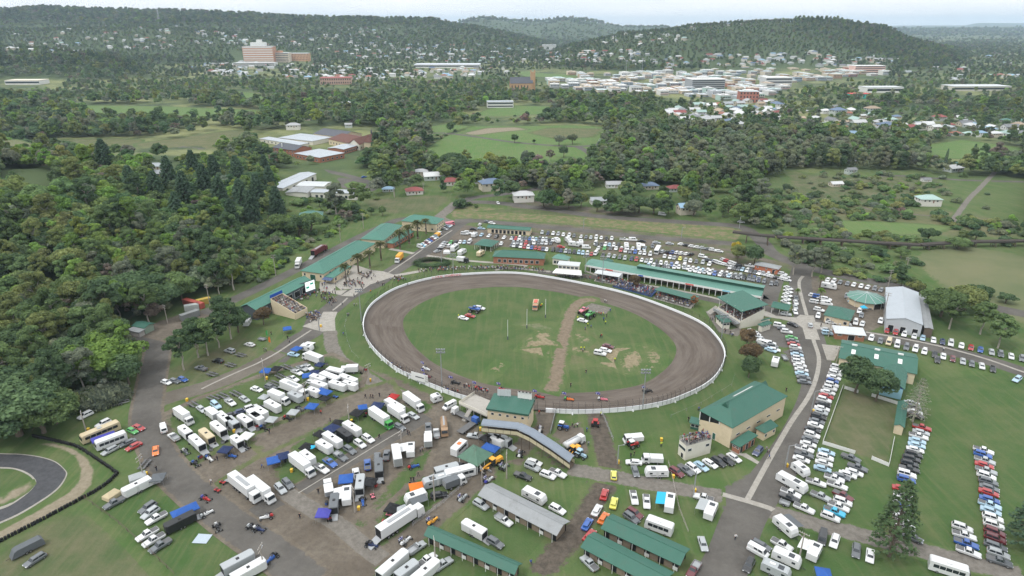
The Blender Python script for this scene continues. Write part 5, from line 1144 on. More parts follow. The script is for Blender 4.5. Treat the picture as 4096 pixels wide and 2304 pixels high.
def trunk_mesh(name, h, r, mat, g, limbs=5, spread=3.5, lean=.6):
 mb = MB(); p = Vector((0, 0, -.6)); n = 4; rad = r
 tip = None
 for i in range(n):
  q2 = Vector((g.uniform(-lean, lean) * (i + 1) / n, g.uniform(-lean, lean) * (i + 1) / n, h * (i + 1) / n)); r2 = rad * .8
  mb.tube(p, q2, rad, r2, 6, caps=False); p = q2; rad = r2
 for k in range(limbs):
  th = 2 * math.pi * (k + g.uniform(-.3, .3)) / max(limbs, 1); f = g.uniform(.45, .95); b = Vector((0, 0, h * f))
  e = b + Vector((math.cos(th) * spread, math.sin(th) * spread, h * .32 * g.uniform(.6, 1.2))); mid = b.lerp(e, .5) + Vector((0, 0, .5))
  mb.tube(b, mid, r * .4, r * .28, 5, caps=False); mb.tube(mid, e, r * .28, r * .08, 5, caps=False)
 return mb.mesh(name, [mat], True)
def conifer(name, H, R, levels, n, size, mat, seed, dome=.55, gap=.0, droop=.1):
 g = np.random.default_rng(seed); P = []; Nn = []; lv = []; br = MB()
 per = max(4, n // (levels * 9))
 for L in range(levels):
  f = (L + .5) / levels; z = H * (.12 + .86 * f); rad = R * (1 - f ** (1 / dome)) ** .75 + .35
  k = 9 if f < .8 else 6
  for j in range(k):
   th = 2 * math.pi * (j + .37 * L) / k + g.uniform(-.22, .22); ll = rad * g.uniform(.75, 1.12)
   tipz = z - droop * ll + ll * .12 * (f - .3)
   br.tube((0, 0, z), (math.cos(th) * ll, math.sin(th) * ll, tipz), .09, .03, 3, caps=False)
   tt = g.uniform(gap, 1.05, per) ** .7; tt = np.clip(tt, gap, 1.05)
   for t_ in tt:
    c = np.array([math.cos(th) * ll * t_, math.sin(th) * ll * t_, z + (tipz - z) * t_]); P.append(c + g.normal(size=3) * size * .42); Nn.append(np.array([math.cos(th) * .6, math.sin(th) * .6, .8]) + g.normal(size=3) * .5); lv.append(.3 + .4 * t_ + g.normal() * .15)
 return leaf_mesh(name, np.array(P), np.array(Nn), size, mat, np.array(lv), .8), br
PROTO = {}    # kind -> list of (crown mesh, trunk mesh, nominal height)
def _g(s): return np.random.default_rng(s)
def make_protos():
 for v in range(3):
  g = _g(40 + v)
  PROTO.setdefault('broad', []).append((crown('crown', blobs(g, 4.1, 3.0, 7.2, 26, 2.0) + blobs(g, 2.2, 1.5, 7.5, 6, 2.6), 7600, .47, FOL, v), trunk_mesh('trunk', 6, .38, BARK, g), 12.2))
  PROTO.setdefault('tall', []).append((crown('crown', blobs(g, 3.9, 5.6, 11.6, 26, 1.55), 6200, .43, FOL, 10 + v, .2, 1.3), trunk_mesh('trunk', 11.5, .36, PALEBARK, g, 7, 3.2, 1), 18.5))
  PROTO.setdefault('spread', []).append((crown('crown', blobs(g, 6.3, 2.0, 6.4, 34, 1.9) + blobs(g, 3, 1, 7, 6, 2.4), 9500, .47, FOL, 20 + v), trunk_mesh('trunk', 5.2, .55, BARK, g, 7, 5), 10.2))
  PROTO.setdefault('slim', []).append((crown('crown', blobs(g, 2.1, 5.2, 7.6, 20, 1.35), 4200, .4, FOL, 30 + v, .1, 1.8), trunk_mesh('trunk', 9, .25, BARK, g, 4, 1.6), 14))
  PROTO.setdefault('bush', []).append((crown('crown', blobs(g, 1.9, .8, 1.1, 14, 1.0), 1500, .42, FOL, 50 + v), trunk_mesh('trunk', 1.2, .14, BARK, g, 3, .9, .2), 2.7))
  PROTO.setdefault('bare', []).append((crown('crown', blobs(g, 4.4, 2.7, 6.2, 34, 1.0), 1500, .36, FOL, 60 + v, .2, 1.8), trunk_mesh('trunk', 6.5, .34, PALEBARK, g, 11, 4.2, 1), 10.5))
 for v in range(2):
  cm, br = conifer('crown', 24, 5.2, 17, 4200, .8, FOL, 70 + v, .42, .25, .12); br.tube((0, 0, -.6), (0, 0, 23), .5, .06, 7)
  PROTO.setdefault('pine', []).append((cm, br.mesh('trunk', [BARK]), 24.5))
 cm, br = conifer('crown', 24, 4.6, 19, 2100, .6, FOL, 81, .8, .62, -.1); br.tube((0, 0, -.6), (0, 0, 23.4), .42, .05, 7); PROTO['norfolk'] = [(cm, br.mesh('trunk', [BARK]), 24.5)]
 cm, br = conifer('crown', 20, 4.2, 12, 620, .5, FOL, 82, .8, .55, -.1); br.tube((0, 0, -.6), (0, 0, 19.6), .36, .05, 7); PROTO['sparse'] = [(cm, br.mesh('trunk', [PALEBARK]), 20.5)]
 # date palm: arching fronds of paired leaflets
 for v in range(2):
  g = _g(90 + v); P = []; Nn = []; lv = []
  for k in range(64):
   th = g.uniform(0, 2 * math.pi); el = math.radians(g.uniform(-35, 80)); L = g.uniform(2.7, 3.4)
   d = np.array([math.cos(th) * math.cos(el), math.sin(th) * math.cos(el), math.sin(el)])
   for s in np.linspace(.08, 1, 13):
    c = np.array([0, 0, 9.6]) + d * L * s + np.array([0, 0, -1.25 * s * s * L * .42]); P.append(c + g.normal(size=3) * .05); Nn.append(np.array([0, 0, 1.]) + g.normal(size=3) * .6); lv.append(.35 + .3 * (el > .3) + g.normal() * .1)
  tm = MB(); tm.tube((0, 0, -.5), (0, 0, 1), .5, .4, 8); tm.tube((0, 0, 1), (0, 0, 9), .36, .33, 8); tm.tube((0, 0, 8.8), (0, 0, 9.9), .5, .3, 8)
  PROTO.setdefault('palm', []).append((leaf_mesh('crown', np.array(P), np.array(Nn), .5, FOL, np.array(lv), .55), tm.mesh('trunk', [BARK], True), 11.5))
 g = _g(99); n = 3800; P = np.stack([g.uniform(-1, 1, n), g.uniform(-1, 1, n), g.uniform(.1, 1, n)], 1); P = P[(P[:, 0] ** 2 + P[:, 1] ** 2) < 1 - .3 * P[:, 2]] * np.array([7, 5, 4.2])
 PROTO['cane'] = [(leaf_mesh('crown', P, np.stack([g.normal(size=len(P)), g.normal(size=len(P)), g.normal(size=len(P)) * .3], 1), .55, FOL, None, 2.6), trunk_mesh('trunk', 2.5, .2, BARK, g, 6, 3), 4.2)]
make_protos()
# lighter versions for the mass of trees
WOODCOL = bpy.data.collections.new('wood_prototypes')
WOOD_ID = {}
def make_wood():
 i = 0
 spec = [('broad', lambda g: blobs(g, 4.1, 3.0, 7.2, 18, 2.1), 12), ('tall', lambda g: blobs(g, 3.9, 5.4, 11.4, 18, 1.7), 18), ('slim', lambda g: blobs(g, 2.1, 5.2, 7.6, 14, 1.45), 14),
   ('bush', lambda g: blobs(g, 1.9, .8, 1.1, 8, 1.1), 2.7), ('bare', lambda g: blobs(g, 4.4, 2.7, 6.2, 22, 1.1), 10.5)]
 for lod, (nl, sz) in enumerate(((3000, .72), (900, 1.2), (260, 2.0))):
  for kind, f, H in spec:
   for v in range(2):
    g = _g(200 + i); k = .35 if kind == 'bush' else (.75 if kind == 'bare' else 1)
    b = f(g); nm = 'wood_%02d' % i
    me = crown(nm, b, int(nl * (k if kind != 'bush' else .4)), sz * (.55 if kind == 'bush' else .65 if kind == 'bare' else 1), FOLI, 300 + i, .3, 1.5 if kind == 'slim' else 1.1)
    if lod < 2 and kind != 'bush':
     pass
    o = bpy.data.objects.new(nm, me); WOODCOL.objects.link(o); WOOD_ID.setdefault((kind, lod), []).append(i); i += 1
make_wood()
def wood_gn():
 ng = bpy.data.node_groups.new('scatter_trees', 'GeometryNodeTree')
 ng.interface.new_socket('Geometry', in_out='INPUT', socket_type='NodeSocketGeometry'); ng.interface.new_socket('Geometry', in_out='OUTPUT', socket_type='NodeSocketGeometry')
 n = ng.nodes; L = ng.links; gi = n.new('NodeGroupInput'); go = n.new('NodeGroupOutput'); ip = n.new('GeometryNodeInstanceOnPoints'); ci = n.new('GeometryNodeCollectionInfo')
 ci.inputs[0].default_value = WOODCOL; ci.inputs['Separate Children'].default_value = True; ci.inputs['Reset Children'].default_value = True
 def na(nm, ty):
  a = n.new('GeometryNodeInputNamedAttribute'); a.data_type = ty; a.inputs[0].default_value = nm; return [s for s in a.outputs if s.enabled][0]
 ip.inputs['Pick Instance'].default_value = True
 L.new(gi.outputs[0], ip.inputs['Points']); L.new(ci.outputs[0], ip.inputs['Instance']); L.new(na('idx', 'INT'), ip.inputs['Instance Index'])
 L.new(na('rot', 'FLOAT_VECTOR'), ip.inputs['Rotation']); L.new(na('scl', 'FLOAT_VECTOR'), ip.inputs['Scale']); L.new(ip.outputs[0], go.inputs[0]); return ng
WOOD_NG = wood_gn()
def wood(name, P, idx, scl, col):
 n = len(P)
 if not n: return
 me = bpy.data.meshes.new(name); me.from_pydata(P.tolist(), [], [])
 a = me.attributes.new('idx', 'INT', 'POINT'); a.data.foreach_set('value', np.asarray(idx, np.int32))
 a = me.attributes.new('rot', 'FLOAT_VECTOR', 'POINT'); rot = np.zeros((n, 3)); rot[:, 2] = RNG.uniform(0, 6.28, n); a.data.foreach_set('vector', rot.ravel())
 a = me.attributes.new('scl', 'FLOAT_VECTOR', 'POINT'); a.data.foreach_set('vector', np.asarray(scl, float).ravel())
 a = me.attributes.new('tcol', 'FLOAT_COLOR', 'POINT'); a.data.foreach_set('color', np.concatenate([col, np.ones((n, 1))], 1).ravel())
 o = struct(name, me, 'stuff'); md = o.modifiers.new('scatter', 'NODES'); md.node_group = WOOD_NG; return o
LEAF = {'dark':(0.099,0.156,0.09),'mid':(0.143,0.211,0.102),'olive':(0.191,0.23,0.105),'bright':(0.173,0.275,0.086),'yellow':(0.211,0.26,0.076),'gold':(0.4,0.33,0.06),'grey':(0.185,0.217,0.173),'mauve':(0.19,0.162,0.151),'she':(0.166,0.198,0.138),'pine':(0.081,0.135,0.1),'rust':(0.161,0.123,0.086),'orange':(0.34,0.17,0.09),'palm':(0.138,0.154,0.081)}
LEAFW = {'dark': 'dark green', 'mid': 'mid green', 'olive': 'olive green', 'bright': 'bright green', 'yellow': 'yellow-green', 'gold': 'golden yellow', 'grey': 'grey-green', 'mauve': 'bare grey-brown', 'she': 'dull grey-green', 'pine': 'blackish green', 'rust': 'rusty brown', 'orange': 'orange-leaved', 'palm': 'grey-green'}
KINDW = {'broad': ('round_tree', 'round-crowned tree'), 'tall': ('gum_tree', 'tall gum tree'), 'spread': ('spreading_tree', 'spreading tree'), 'slim': ('she_oak', 'slim upright tree'), 'bush': ('shrub', 'low shrub'), 'bare': ('bare_tree', 'thin-leaved tree'),
   'pine': ('hoop_pine', 'dense conical pine'), 'norfolk': ('norfolk_pine', 'tall tiered pine'), 'sparse': ('norfolk_pine', 'thin sparse pine'), 'palm': ('date_palm', 'date palm'), 'cane': ('cane_clump', 'clump of tall cane grass')}
def plant(kind, x, y, s, col, place, group, sx=1.0, seed=None):
 z = float(height(x, y)); v = PROTO[kind][(hash((round(x, 1), round(y, 1))) if seed is None else seed) % len(PROTO[kind])]
 nm, w = KINDW[kind]; art = LEAFW[col]
 t = thing(nm, f'{art} {w} {place}', 'palm' if kind == 'palm' else 'shrub' if kind == 'bush' else 'cane' if kind == 'cane' else 'tree', (x, y, z), RNG.uniform(0, 6.28), group)
 t.scale = (s * sx, s * sx, s); c = np.array(LEAF[col]) * RNG.uniform(.85, 1.18)
 link('crown', v[0], t, color=tuple(c)); link('trunk', v[1], t); return t
# every tree stood by hand: kind, window, base, height in m, width factor, colour, where
HANDP = """in front of the long green-roofed hall
on the lawn before the second hall
among the cars by the main drive
on the left verge of the main drive
in the row above the parked trailers
beside the green shed end
against the small grandstand's shed
above the cane clump at the left road
left of the bright domed tree
at the left edge above the kart track
above the kart track tyre wall
beside the left road
behind the leaning light pole
in the middle of the hillside wood
above the green-roofed yard shed
above the shipping containers
in the dark pine stand on the hill
before the straw-coloured left paddock
against the big green workshop roof
beside the small green-roofed yard shed
on the lawn of the right car park
at the right picture edge
on the lawn right of the silver shed
behind the silver shed
in the round-crowned row right of the speedway
behind the crowd near the long stable roof
beside the covered bleacher
beside the red brick toilet block
at the main gate
between the houses behind the railway bank
beside the pale house on the bend
beside the bend of the road
behind the green-roofed cottage
on the verge past the second hall
beside the green-roofed cottage
on the slope below the green-roofed cottage
by the roundabout
beside the bright green sports field
beside the fork in the field road
before the bright green sports field
on the green paddock at the far right
below the railway viaduct
on the paddock edge behind the gum trees""".split('\n')
HAND = """palm 11 683,692 11 1 palm @0
palm 11 775,616 11 1.3 palm @0
palm 11 862,572 10 1.3 palm @0
palm 11 945,515 11 1.3 palm @0
palm 11 1088,430 12 1.3 palm @1
palm 11 1157,391 12 1.3 palm @1
palm 11 1222,352 12 1.3 palm @1
palm 11 1285,316 10 1.3 palm @1
palm 31 385,742 8 .9 bright @2
palm 31 382,850 8.5 .9 bright @2
palm 31 216,800 5 1 bright @3
tall 01 1390,1345 17 1.1 dark @4
tall 01 1500,1250 15 1.3 dark @4
tall 01 1570,1235 16 1.2 mid @4
tall 01 1655,1175 15 1.2 dark @4
tall 01 1745,1110 17 1.2 dark @4
broad 01 1800,1060 12 1.2 dark @4
tall 01 1690,1020 15 1.3 dark @5
tall 01 1480,1180 14 1.2 dark @4
broad 11 60,1000 8.5 1.05 rust @6
spread 01 790,1420 15 1.35 bright @7
spread 01 640,1400 12 1 mid @7
spread 01 510,1430 12 1.15 dark @8
broad 01 420,1449 9 1 dark @8
spread 02 150,390 17 1.3 dark @9
spread 02 -20,330 17 1.3 dark @9
spread 02 330,370 13 1.2 mid @10
spread 02 60,180 15 1.2 dark @9
broad 02 430,300 11 1.3 dark @10
broad 02 500,230 9 1.2 olive @10
cane 02 720,150 4.5 1.2 grey @11
cane 02 860,100 4 1 grey @11
cane 02 640,170 4 .8 mid @11
broad 01 780,1180 12 1.1 olive @12
spread 01 960,640 11 1.1 yellow @13
broad 01 1010,610 9 1.1 yellow @13
broad 01 290,610 9 .8 yellow @13
spread 01 1050,880 17 1.2 dark @14
spread 01 1230,890 13 1.2 dark @15
broad 01 840,660 11 1.2 grey @13
broad 01 550,640 15 1.3 olive @13
broad 01 120,640 12 1.4 dark @13
pine d 470,525 25 1 pine @16
pine d 522,508 26 1 pine @16
pine d 560,535 25 1 pine @16
pine d 612,548 26 1.05 pine @16
pine d 652,522 24 1 pine @16
pine d 683,492 22 1 pine @16
pine d 338,505 23 1 pine @16
pine d 400,522 24 1 pine @16
pine d 432,484 25 1 pine @16
pine d 602,474 25 1 pine @16
pine d 545,474 25 1 pine @16
pine d 492,458 24 1 pine @16
pine d 640,565 23 1 pine @16
pine d 700,545 21 1.1 pine @16
pine d 450,562 20 1 pine @16
pine d 588,578 20 1 pine @16
pine d 670,450 20 1 pine @16
pine 00 810,1300 24 1.1 pine @17
broad F 640,1030 14.5 1.12 dark @18
broad F 950,1150 13 1.0 dark @18
sparse 32 1090,285 17 1.1 grey @19
norfolk 32 912,1300 23 1.15 dark @20
norfolk 32 1965,1235 20 1.45 pine @21
tall 31 1365,1035 17 1.3 mid @22
tall 31 1600,1075 15 1.35 mid @22
tall 31 1732,1180 15 1.3 mid @22
spread 31 1300,940 13 1.1 mid @23
spread 31 1480,900 12 1.2 olive @23
broad 31 1560,880 12 1.2 dark @23
slim 31 1000,715 12 1.4 dark @23
broad 21 1770,1180 9 .95 rust @24
broad 21 1790,1300 9.5 1.0 rust @24
broad 21 1785,1400 9 1.0 dark @24
broad 21 922,735 8 .85 rust @25
bare 21 1368,872 6.5 .7 orange @26
broad 21 1700,535 11 .95 olive @27
broad 21 1690,500 10 .8 gold @27
broad 21 1825,555 12 1.15 dark @27
tall 31 190,625 17 1.1 grey @28
tall 31 330,640 16 1.4 grey @28
tall 31 400,610 15 1.2 she @28
spread 21 240,112 11 1 dark @29
broad 21 430,122 10 1.2 grey @29
broad 21 520,115 11 1.1 olive @29
broad 21 640,150 9 1 dark @29
tall 21 735,150 13 1 dark @29
spread 21 850,150 12 1 dark @29
spread 21 960,155 12 1 dark @29
spread 21 1070,165 12 1 dark @29
broad 21 1180,165 9 1 dark @29
spread 21 1370,180 11 1 grey @30
slim 21 1590,190 11 1.5 mid @31
slim 21 1680,190 10 1.5 rust @31
broad 21 1790,215 10 1.1 mid @31
broad 21 1870,215 10 1.1 mid @31
broad 21 1630,160 13 1 mid @31
bare 11 680,225 9 1.2 mauve @32
broad 11 740,180 9 1.2 dark @32
broad 11 540,140 8 1.2 mid @32
broad 11 480,110 7 1.2 dark @32
broad 11 870,175 6 1 dark @33
broad 11 955,180 7 1 mid @33
bush 11 510,225 4 1.2 dark @34
spread 11 330,330 12 1.2 dark @35
spread 11 420,300 12 1.2 mid @35
broad 11 190,330 14 1.3 mid @35
bush 11 1545,115 6 1.2 dark @36
bush 11 1610,105 3 1 mid @36
bush 11 1660,120 3 .7 mid @36
broad 10 1250,1030 10 1.2 dark @37
broad 20 20,1080 10 1.1 dark @37
broad 20 165,1085 5 1 dark @37
broad 20 355,1100 12 1.2 grey @38
broad 20 455,1090 12 1.2 she @38
broad 20 390,1190 12 1.1 dark @38
bare 20 285,1220 12 .9 mauve @38
spread 10 1480,1290 16 1.2 dark @39
spread 10 1560,1310 14 1.1 dark @39
norfolk 30 1540,1210 16 .9 pine @40
norfolk 30 1335,1240 15 .6 pine @40
broad 30 1250,1240 9 1.3 yellow @40
spread 30 1640,1240 8 1.2 mid @40
spread 30 1850,1280 13 1.2 dark @40
spread 31 1440,430 7 1.4 mid @41
spread 31 1200,380 9 1 dark @41
spread 31 1560,370 7 1 dark @41
spread 31 1000,500 6 1.2 mid @41
spread 31 780,480 6 1.3 dark @41
spread 31 1790,840 5 1.2 dark @42
spread 31 1640,790 5 1.2 dark @42"""
# ground that stays open, in overview pixels
OPEN = [[tuple(map(float, p.split(','))) for p in s.split()] for s in """1040,395 1120,345 1190,312 1290,312 1440,312 1535,320 1500,375 1480,408 1450,415 1320,418 1180,408
1070,318 1130,308 1180,318 1130,335 1085,340|185,262 420,264 710,278 640,294 420,294 230,288|0,360 120,350 290,345 420,350 560,328 650,322 570,375 470,398 350,402 180,376 0,378|2330,362 2420,350 2576,370 2576,402 2450,400 2330,402
2290,640 2400,615 2576,640 2700,700 2700,860 2420,760 2330,690|1185,290 1260,262 1390,266 1390,288 1260,294|560,222 640,232 690,250 600,247
1300,178 1390,176 1505,184 1440,198 1320,194|1350,190 1500,178 1700,180 1980,165 2230,172 2240,190 2000,225 1930,260 1700,250 1350,215|580,130 780,130 790,160 590,160|650,330 830,315 960,325 960,350 920,385 860,405 720,400 640,360
690,425 800,415 940,425 950,475 930,512 700,508|380,405 450,405 460,455 380,455|0,195 160,195 160,220 0,222|0,425 110,425 160,455 120,480 0,480|2110,555 2250,558 2425,570 2330,592 2130,592""".replace('\n', '|').split('|')]
SHOW = [tuple(map(float, p.split(','))) for p in '2700,2000 2700,800 2230,715 2100,690 1990,650 1940,590 1850,560 1500,540 1130,500 1000,505 905,505 930,545 850,590 740,640 690,690 600,735 545,745 470,780 400,810 340,830 300,870 350,900 320,1000 200,1020 130,1060 0,1100 -300,1150 -300,2000'.split()]
def build_trees():
 cand = []
 for ln in HAND.strip().split('\n'):
  a, pl = ln.split(' @'); pl = HANDP[int(pl)]; kind, w, xy, h, sx, col = a.split(); x, y = map(float, xy.split(',')); p = ground(*q(w, x, y))
  s = float(h) / PROTO[kind][0][2]
  plant(kind, p.x, p.y, s, col, pl, None, float(sx)); BLOCK.append((p.x, p.y, 3.2 * s))
 # the woods: jittered grid, thinned by what the ground is used for
 X = []
 for y0, y1, sp in ((150, 480, 5.6), (480, 760, 6.6), (760, 1500, 9.5), (1500, 2700, 13.5), (2700, 4600, 20), (4600, 8200, 34)):
  xs = np.arange(-y1 * .82, y1 * .82, sp); ys = np.arange(y0, y1, sp); gx, gy = np.meshgrid(xs, ys)
  gx = gx + RNG.uniform(-.48, .48, gx.shape) * sp; gy = gy + RNG.uniform(-.48, .48, gy.shape) * sp
  k = np.abs(gx) < gy * .8 + 30; X.append(np.stack([gx[k], gy[k], np.full(k.sum(), sp)], 1))
 X = np.concatenate(X); x, y, sp = X.T; z = height(x, y); px, py, d = proj(x, y, z); ok = (px > -50) & (px < 1075) & (py < 600)
 D2 = np.stack([px, py], 1) / .39752
 for o in OPEN: ok &= ~inside(D2, o)
 ok &= ~inside(D2, SHOW)
 # keep clear of roads and buildings
 if BLOCK:
  B = np.array(BLOCK); cell = {}
  for i, (bx, by, br) in enumerate(B):
   for cx in range(int((bx - br - 8) // 40), int((bx + br + 8) // 40) + 1):
    for cy in range(int((by - br - 8) // 40), int((by + br + 8) // 40) + 1): cell.setdefault((cx, cy), []).append(i)
  for i in np.nonzero(ok)[0]:
   l = cell.get((int(x[i] // 40), int(y[i] // 40)))
   if l and any((x[i] - B[j, 0]) ** 2 + (y[i] - B[j, 1]) ** 2 < (B[j, 2] + 2.2) ** 2 for j in l): ok[i] = False
 fld = np.sin(x * .011 + 2) * np.cos(y * .009) + .6 * np.sin(x * .031 - y * .027) + .4 * np.sin(y * .05 + x * .043)
 dx, dy = D2.T
 dens = np.full(len(x), .9)
 flat = z < 3
 dens = np.where(flat & (y > 560) & (y < 1600), np.where(fld > -.7, .85, .15), dens)
 town = flat & (dy < 255) & (dy > 95); dens = np.where(town, np.where(fld > .1, .62, .34), dens)
 dens = np.where(flat & (dy < 100), np.where(fld > .3, .5, .12), dens)
 she = inside(D2, [(1500, 330), (1700, 330), (2340, 400), (2340, 450), (1980, 500), (1600, 440), (1480, 420)]); dens = np.where(she, .97, dens)
 scrub = inside(D2, [(1880, 470), (2000, 430), (2600, 450), (2600, 660), (2240, 640), (2050, 690), (1950, 560)]); dens = np.where(scrub, np.where(fld > .35, .62, .05), dens)
 strip_ = inside(D2, [(940, 480), (1500, 470), (1900, 470), (1900, 560), (1500, 530), (1000, 505)]); dens = np.where(strip_, .22, dens)
 dens = np.where(inside(D2, [(2050, 660), (2230, 700), (2576, 770), (2576, 640), (2300, 640), (2050, 600)]), np.where(fld > .1, .5, .06), dens)
 sub = town | (inside(D2, [(0, 60), (640, 60), (1000, 60), (1620, 60), (2000, 45), (2000, 75), (2260, 150), (2260, 185), (0, 140)]) & (y > 1500)) | inside(D2, [(1640, 250), (2000, 235), (2030, 320), (1760, 335), (1640, 300)]) | inside(D2, [(2000, 285), (2100, 262), (2600, 285), (2600, 365), (2100, 350)])
 # a tree whose crown would stand before open ground in view is left out
 hp = 9.0; px2, py2, _ = proj(x, y, z + hp); T2 = np.stack([px2, py2], 1) / .39752; front = np.zeros(len(x), bool)
 for o in OPEN: front |= inside(T2, o)
 hid = np.zeros(len(x), bool)
 for hx, hy, hz, hr in SEEN:
  ax, ay, ad = proj(hx, hy, hz); rr = hr * FPX / ad
  for hh in (4, 9, 14):
   bx, by, _ = proj(x, y, z + hh); hid |= (np.abs(bx - ax) < rr) & (np.abs(by - ay) < max(2.5, rr * .3)) & (y < hy)
 dens = np.where(hid, dens * .22, dens)
 dens = np.where(front & ~scrub, dens * .5, dens)
 dens = np.where(inside(D2, [(1960, 425), (2330, 430), (2420, 470), (2250, 510), (2000, 505)]), np.where(fld > .2, .5, .1), dens); dens = np.where((y > 4800) & (dx > 600), dens * .4, dens)
 ok &= RNG.uniform(size=len(x)) < dens
 x, y, z, sp, d, dx, dy, fld, she, scrub, sub, front = (v[ok] for v in (x, y, z, sp, d, dx, dy, fld, she, scrub, sub, front)); n = len(x)
 u = RNG.uniform(size=n); hill = z > 3
 kind = np.where(u < .5, 'broad', np.where(u < .82, 'tall', np.where(u < .93, 'slim', 'bare'))).astype(object)
 near_hill = hill & (y < 700); kind[near_hill] = np.where(u < .84, 'broad', np.where(u < .97, 'tall', 'bare'))[near_hill]
 kind[she] = np.where(u < .72, 'slim', 'tall')[she]; low = scrub | inside(np.stack([dx, dy], 1), [(1930, 560), (2330, 600), (2330, 730), (1980, 690)]); kind[low | (front & (RNG.uniform(size=n) < .82))] = 'bush'
 edge = (y < 420) & (dx > 600) & (dx < 1000); kind[edge] = 'bush'
 cn = np.array(['dark', 'mid', 'olive', 'bright', 'yellow', 'grey', 'mauve', 'she'])
 pr = np.array([.34, .27, .13, .07, .015, .12, .01, .045]); ci = RNG.choice(8, n, p=pr / pr.sum())
 nh = RNG.choice(8, n, p=np.array([.22, .34, .19, .18, .02, .05, 0, 0])); ci = np.where(near_hill, nh, ci)
 ci = np.where(she, RNG.choice(8, n, p=[.22, .1, .05, .03, 0, .1, 0, .5]), ci); ci = np.where(kind == 'bare', np.where(RNG.uniform(size=n) < .6, 6, 5), ci)
 big = np.where(sp > 15, sp / 14, 1.0)
 s = RNG.uniform(.72, 1.28, n) * np.where(near_hill, .82, 1) * np.clip(big, 1, 1.9); s = np.where(near_hill, s * (1 + .25 * (fld > .8)), s)
 s = np.where(sub, s * .62, s)
 s = np.where(kind == 'bush', s * RNG.uniform(.7, 1.7, n), s)
 hgt = s * np.array([PROTO[k][0][2] for k in kind]); app = hgt / d
 order = np.argsort(-app); left = 296 - sum(1 for t in THINGS if t.get('category') in ('tree', 'palm'))
 ind = np.zeros(n, bool); cnt = 0
 for i in order:
  if kind[i] == 'bush' or px_out(dx[i], dy[i]): continue
  ind[i] = True; cnt += 1
  if cnt >= left: break
 for i in np.nonzero(ind)[0]:
  pl, gr = ('in the hillside wood', 'trees of the hillside wood') if near_hill[i] else ('in the belt beyond the road', 'trees beyond the showground') if dx[i] < 1450 else ('in the wood beyond the railway', 'trees beyond the railway')
  k = kind[i]
  if near_hill[i] and k == 'broad' and RNG.uniform() < .3: k = 'spread'
  plant(k, x[i], y[i], s[i], cn[ci[i]], pl, gr, RNG.uniform(.9, 1.25))
 rest = ~ind
 col = np.array([LEAF[c] for c in cn])[ci] * RNG.uniform(.8, 1.22, (n, 1)) * RNG.uniform(.93, 1.07, (n, 3))
 lod = np.where(d < 620, 0, np.where(d < 1500, 1, 2)); col = col * np.array([1.15, 1.15, .82])[lod][:, None]; idx = np.array([WOOD_ID[(kind[i], lod[i])][i % 2] for i in range(n)])  # far crowns coloured darker, in place of missing self-shadow between leaves
 sc3 = np.stack([s * RNG.uniform(.9, 1.3, n) * np.where(d > 2500, 1.25, 1), s * RNG.uniform(.9, 1.3, n) * np.where(d > 2500, 1.25, 1), s * np.where(d > 2500, .9, 1)], 1); P = np.stack([x, y, z - .3], 1)
 for nm, mk in (('hillside_wood', near_hill), ('shrubland', scrub & ~near_hill), ('she_oak_wood', she & ~near_hill & ~scrub), ('valley_wood', ~near_hill & ~scrub & ~she & (d < 1500)), ('distant_woodland', ~near_hill & ~scrub & ~she & (d >= 1500))):
  k = mk & rest; wood(nm, P[k], idx[k], sc3[k], col[k])
 print('TREES', n, 'individual', cnt)
def px_out(a, b): return a < -10 or a > 2586 or b > 1449
build_trees()
# ------------------------------------------------------------------ cars, trucks and trailers
PAINT = MO('car_paint', .28, .5, .05, .5); GLASS = M('car_glass', (.022, .028, .034), .08, .2, 1, .7); TYRE = M('tyre_rubber', (.018, .018, .018), .85, .2, 3, .2); RIM = M('wheel_rim', (.30, .30, .31), .35, .1, 3, .5, .6)
LAMP = M('headlight_glass', (.62, .64, .66), .15, .05, 2, .6); TAIL = M('tail_light', (.32, .015, .012), .25, .05, 2, .5); TRIM = M('dark_trim', (.03, .03, .032), .6, .1, 3, .3); CANVAS = MO('canvas', .8, 0, .10, .2); FLAT = MO('vehicle_body', .45, .1, .06, .4, 0, .06)
BED = M('tray_bed', (.11, .11, .112), .7, .2, 2, .3)
COLS = {'W': ('white', (.58, .585, .585)), 'S': ('silver', (.34, .36, .37)), 'G': ('grey', (.105, .115, .125)), 'K': ('black', (.014, .015, .017)), 'R': ('red', (.34, .025, .025)), 'M': ('maroon', (.11, .016, .022)), 'B': ('blue', (.025, .09, .32)), 'L': ('light blue', (.30, .43, .52)),
  'Y': ('yellow', (.58, .56, .10)), 'O': ('orange', (.62, .15, .02)), 'N': ('green', (.05, .28, .06)), 'T': ('turquoise', (.03, .36, .55)), 'D': ('navy', (.018, .03, .085)), 'C': ('cream', (.48, .40, .26)), 'A': ('amber', (.68, .32, .03)), 'P': ('pink', (.55, .16, .2)), 'V': ('violet-blue', (.06, .06, .30)), 'E': ('tan', (.30, .19, .11))}
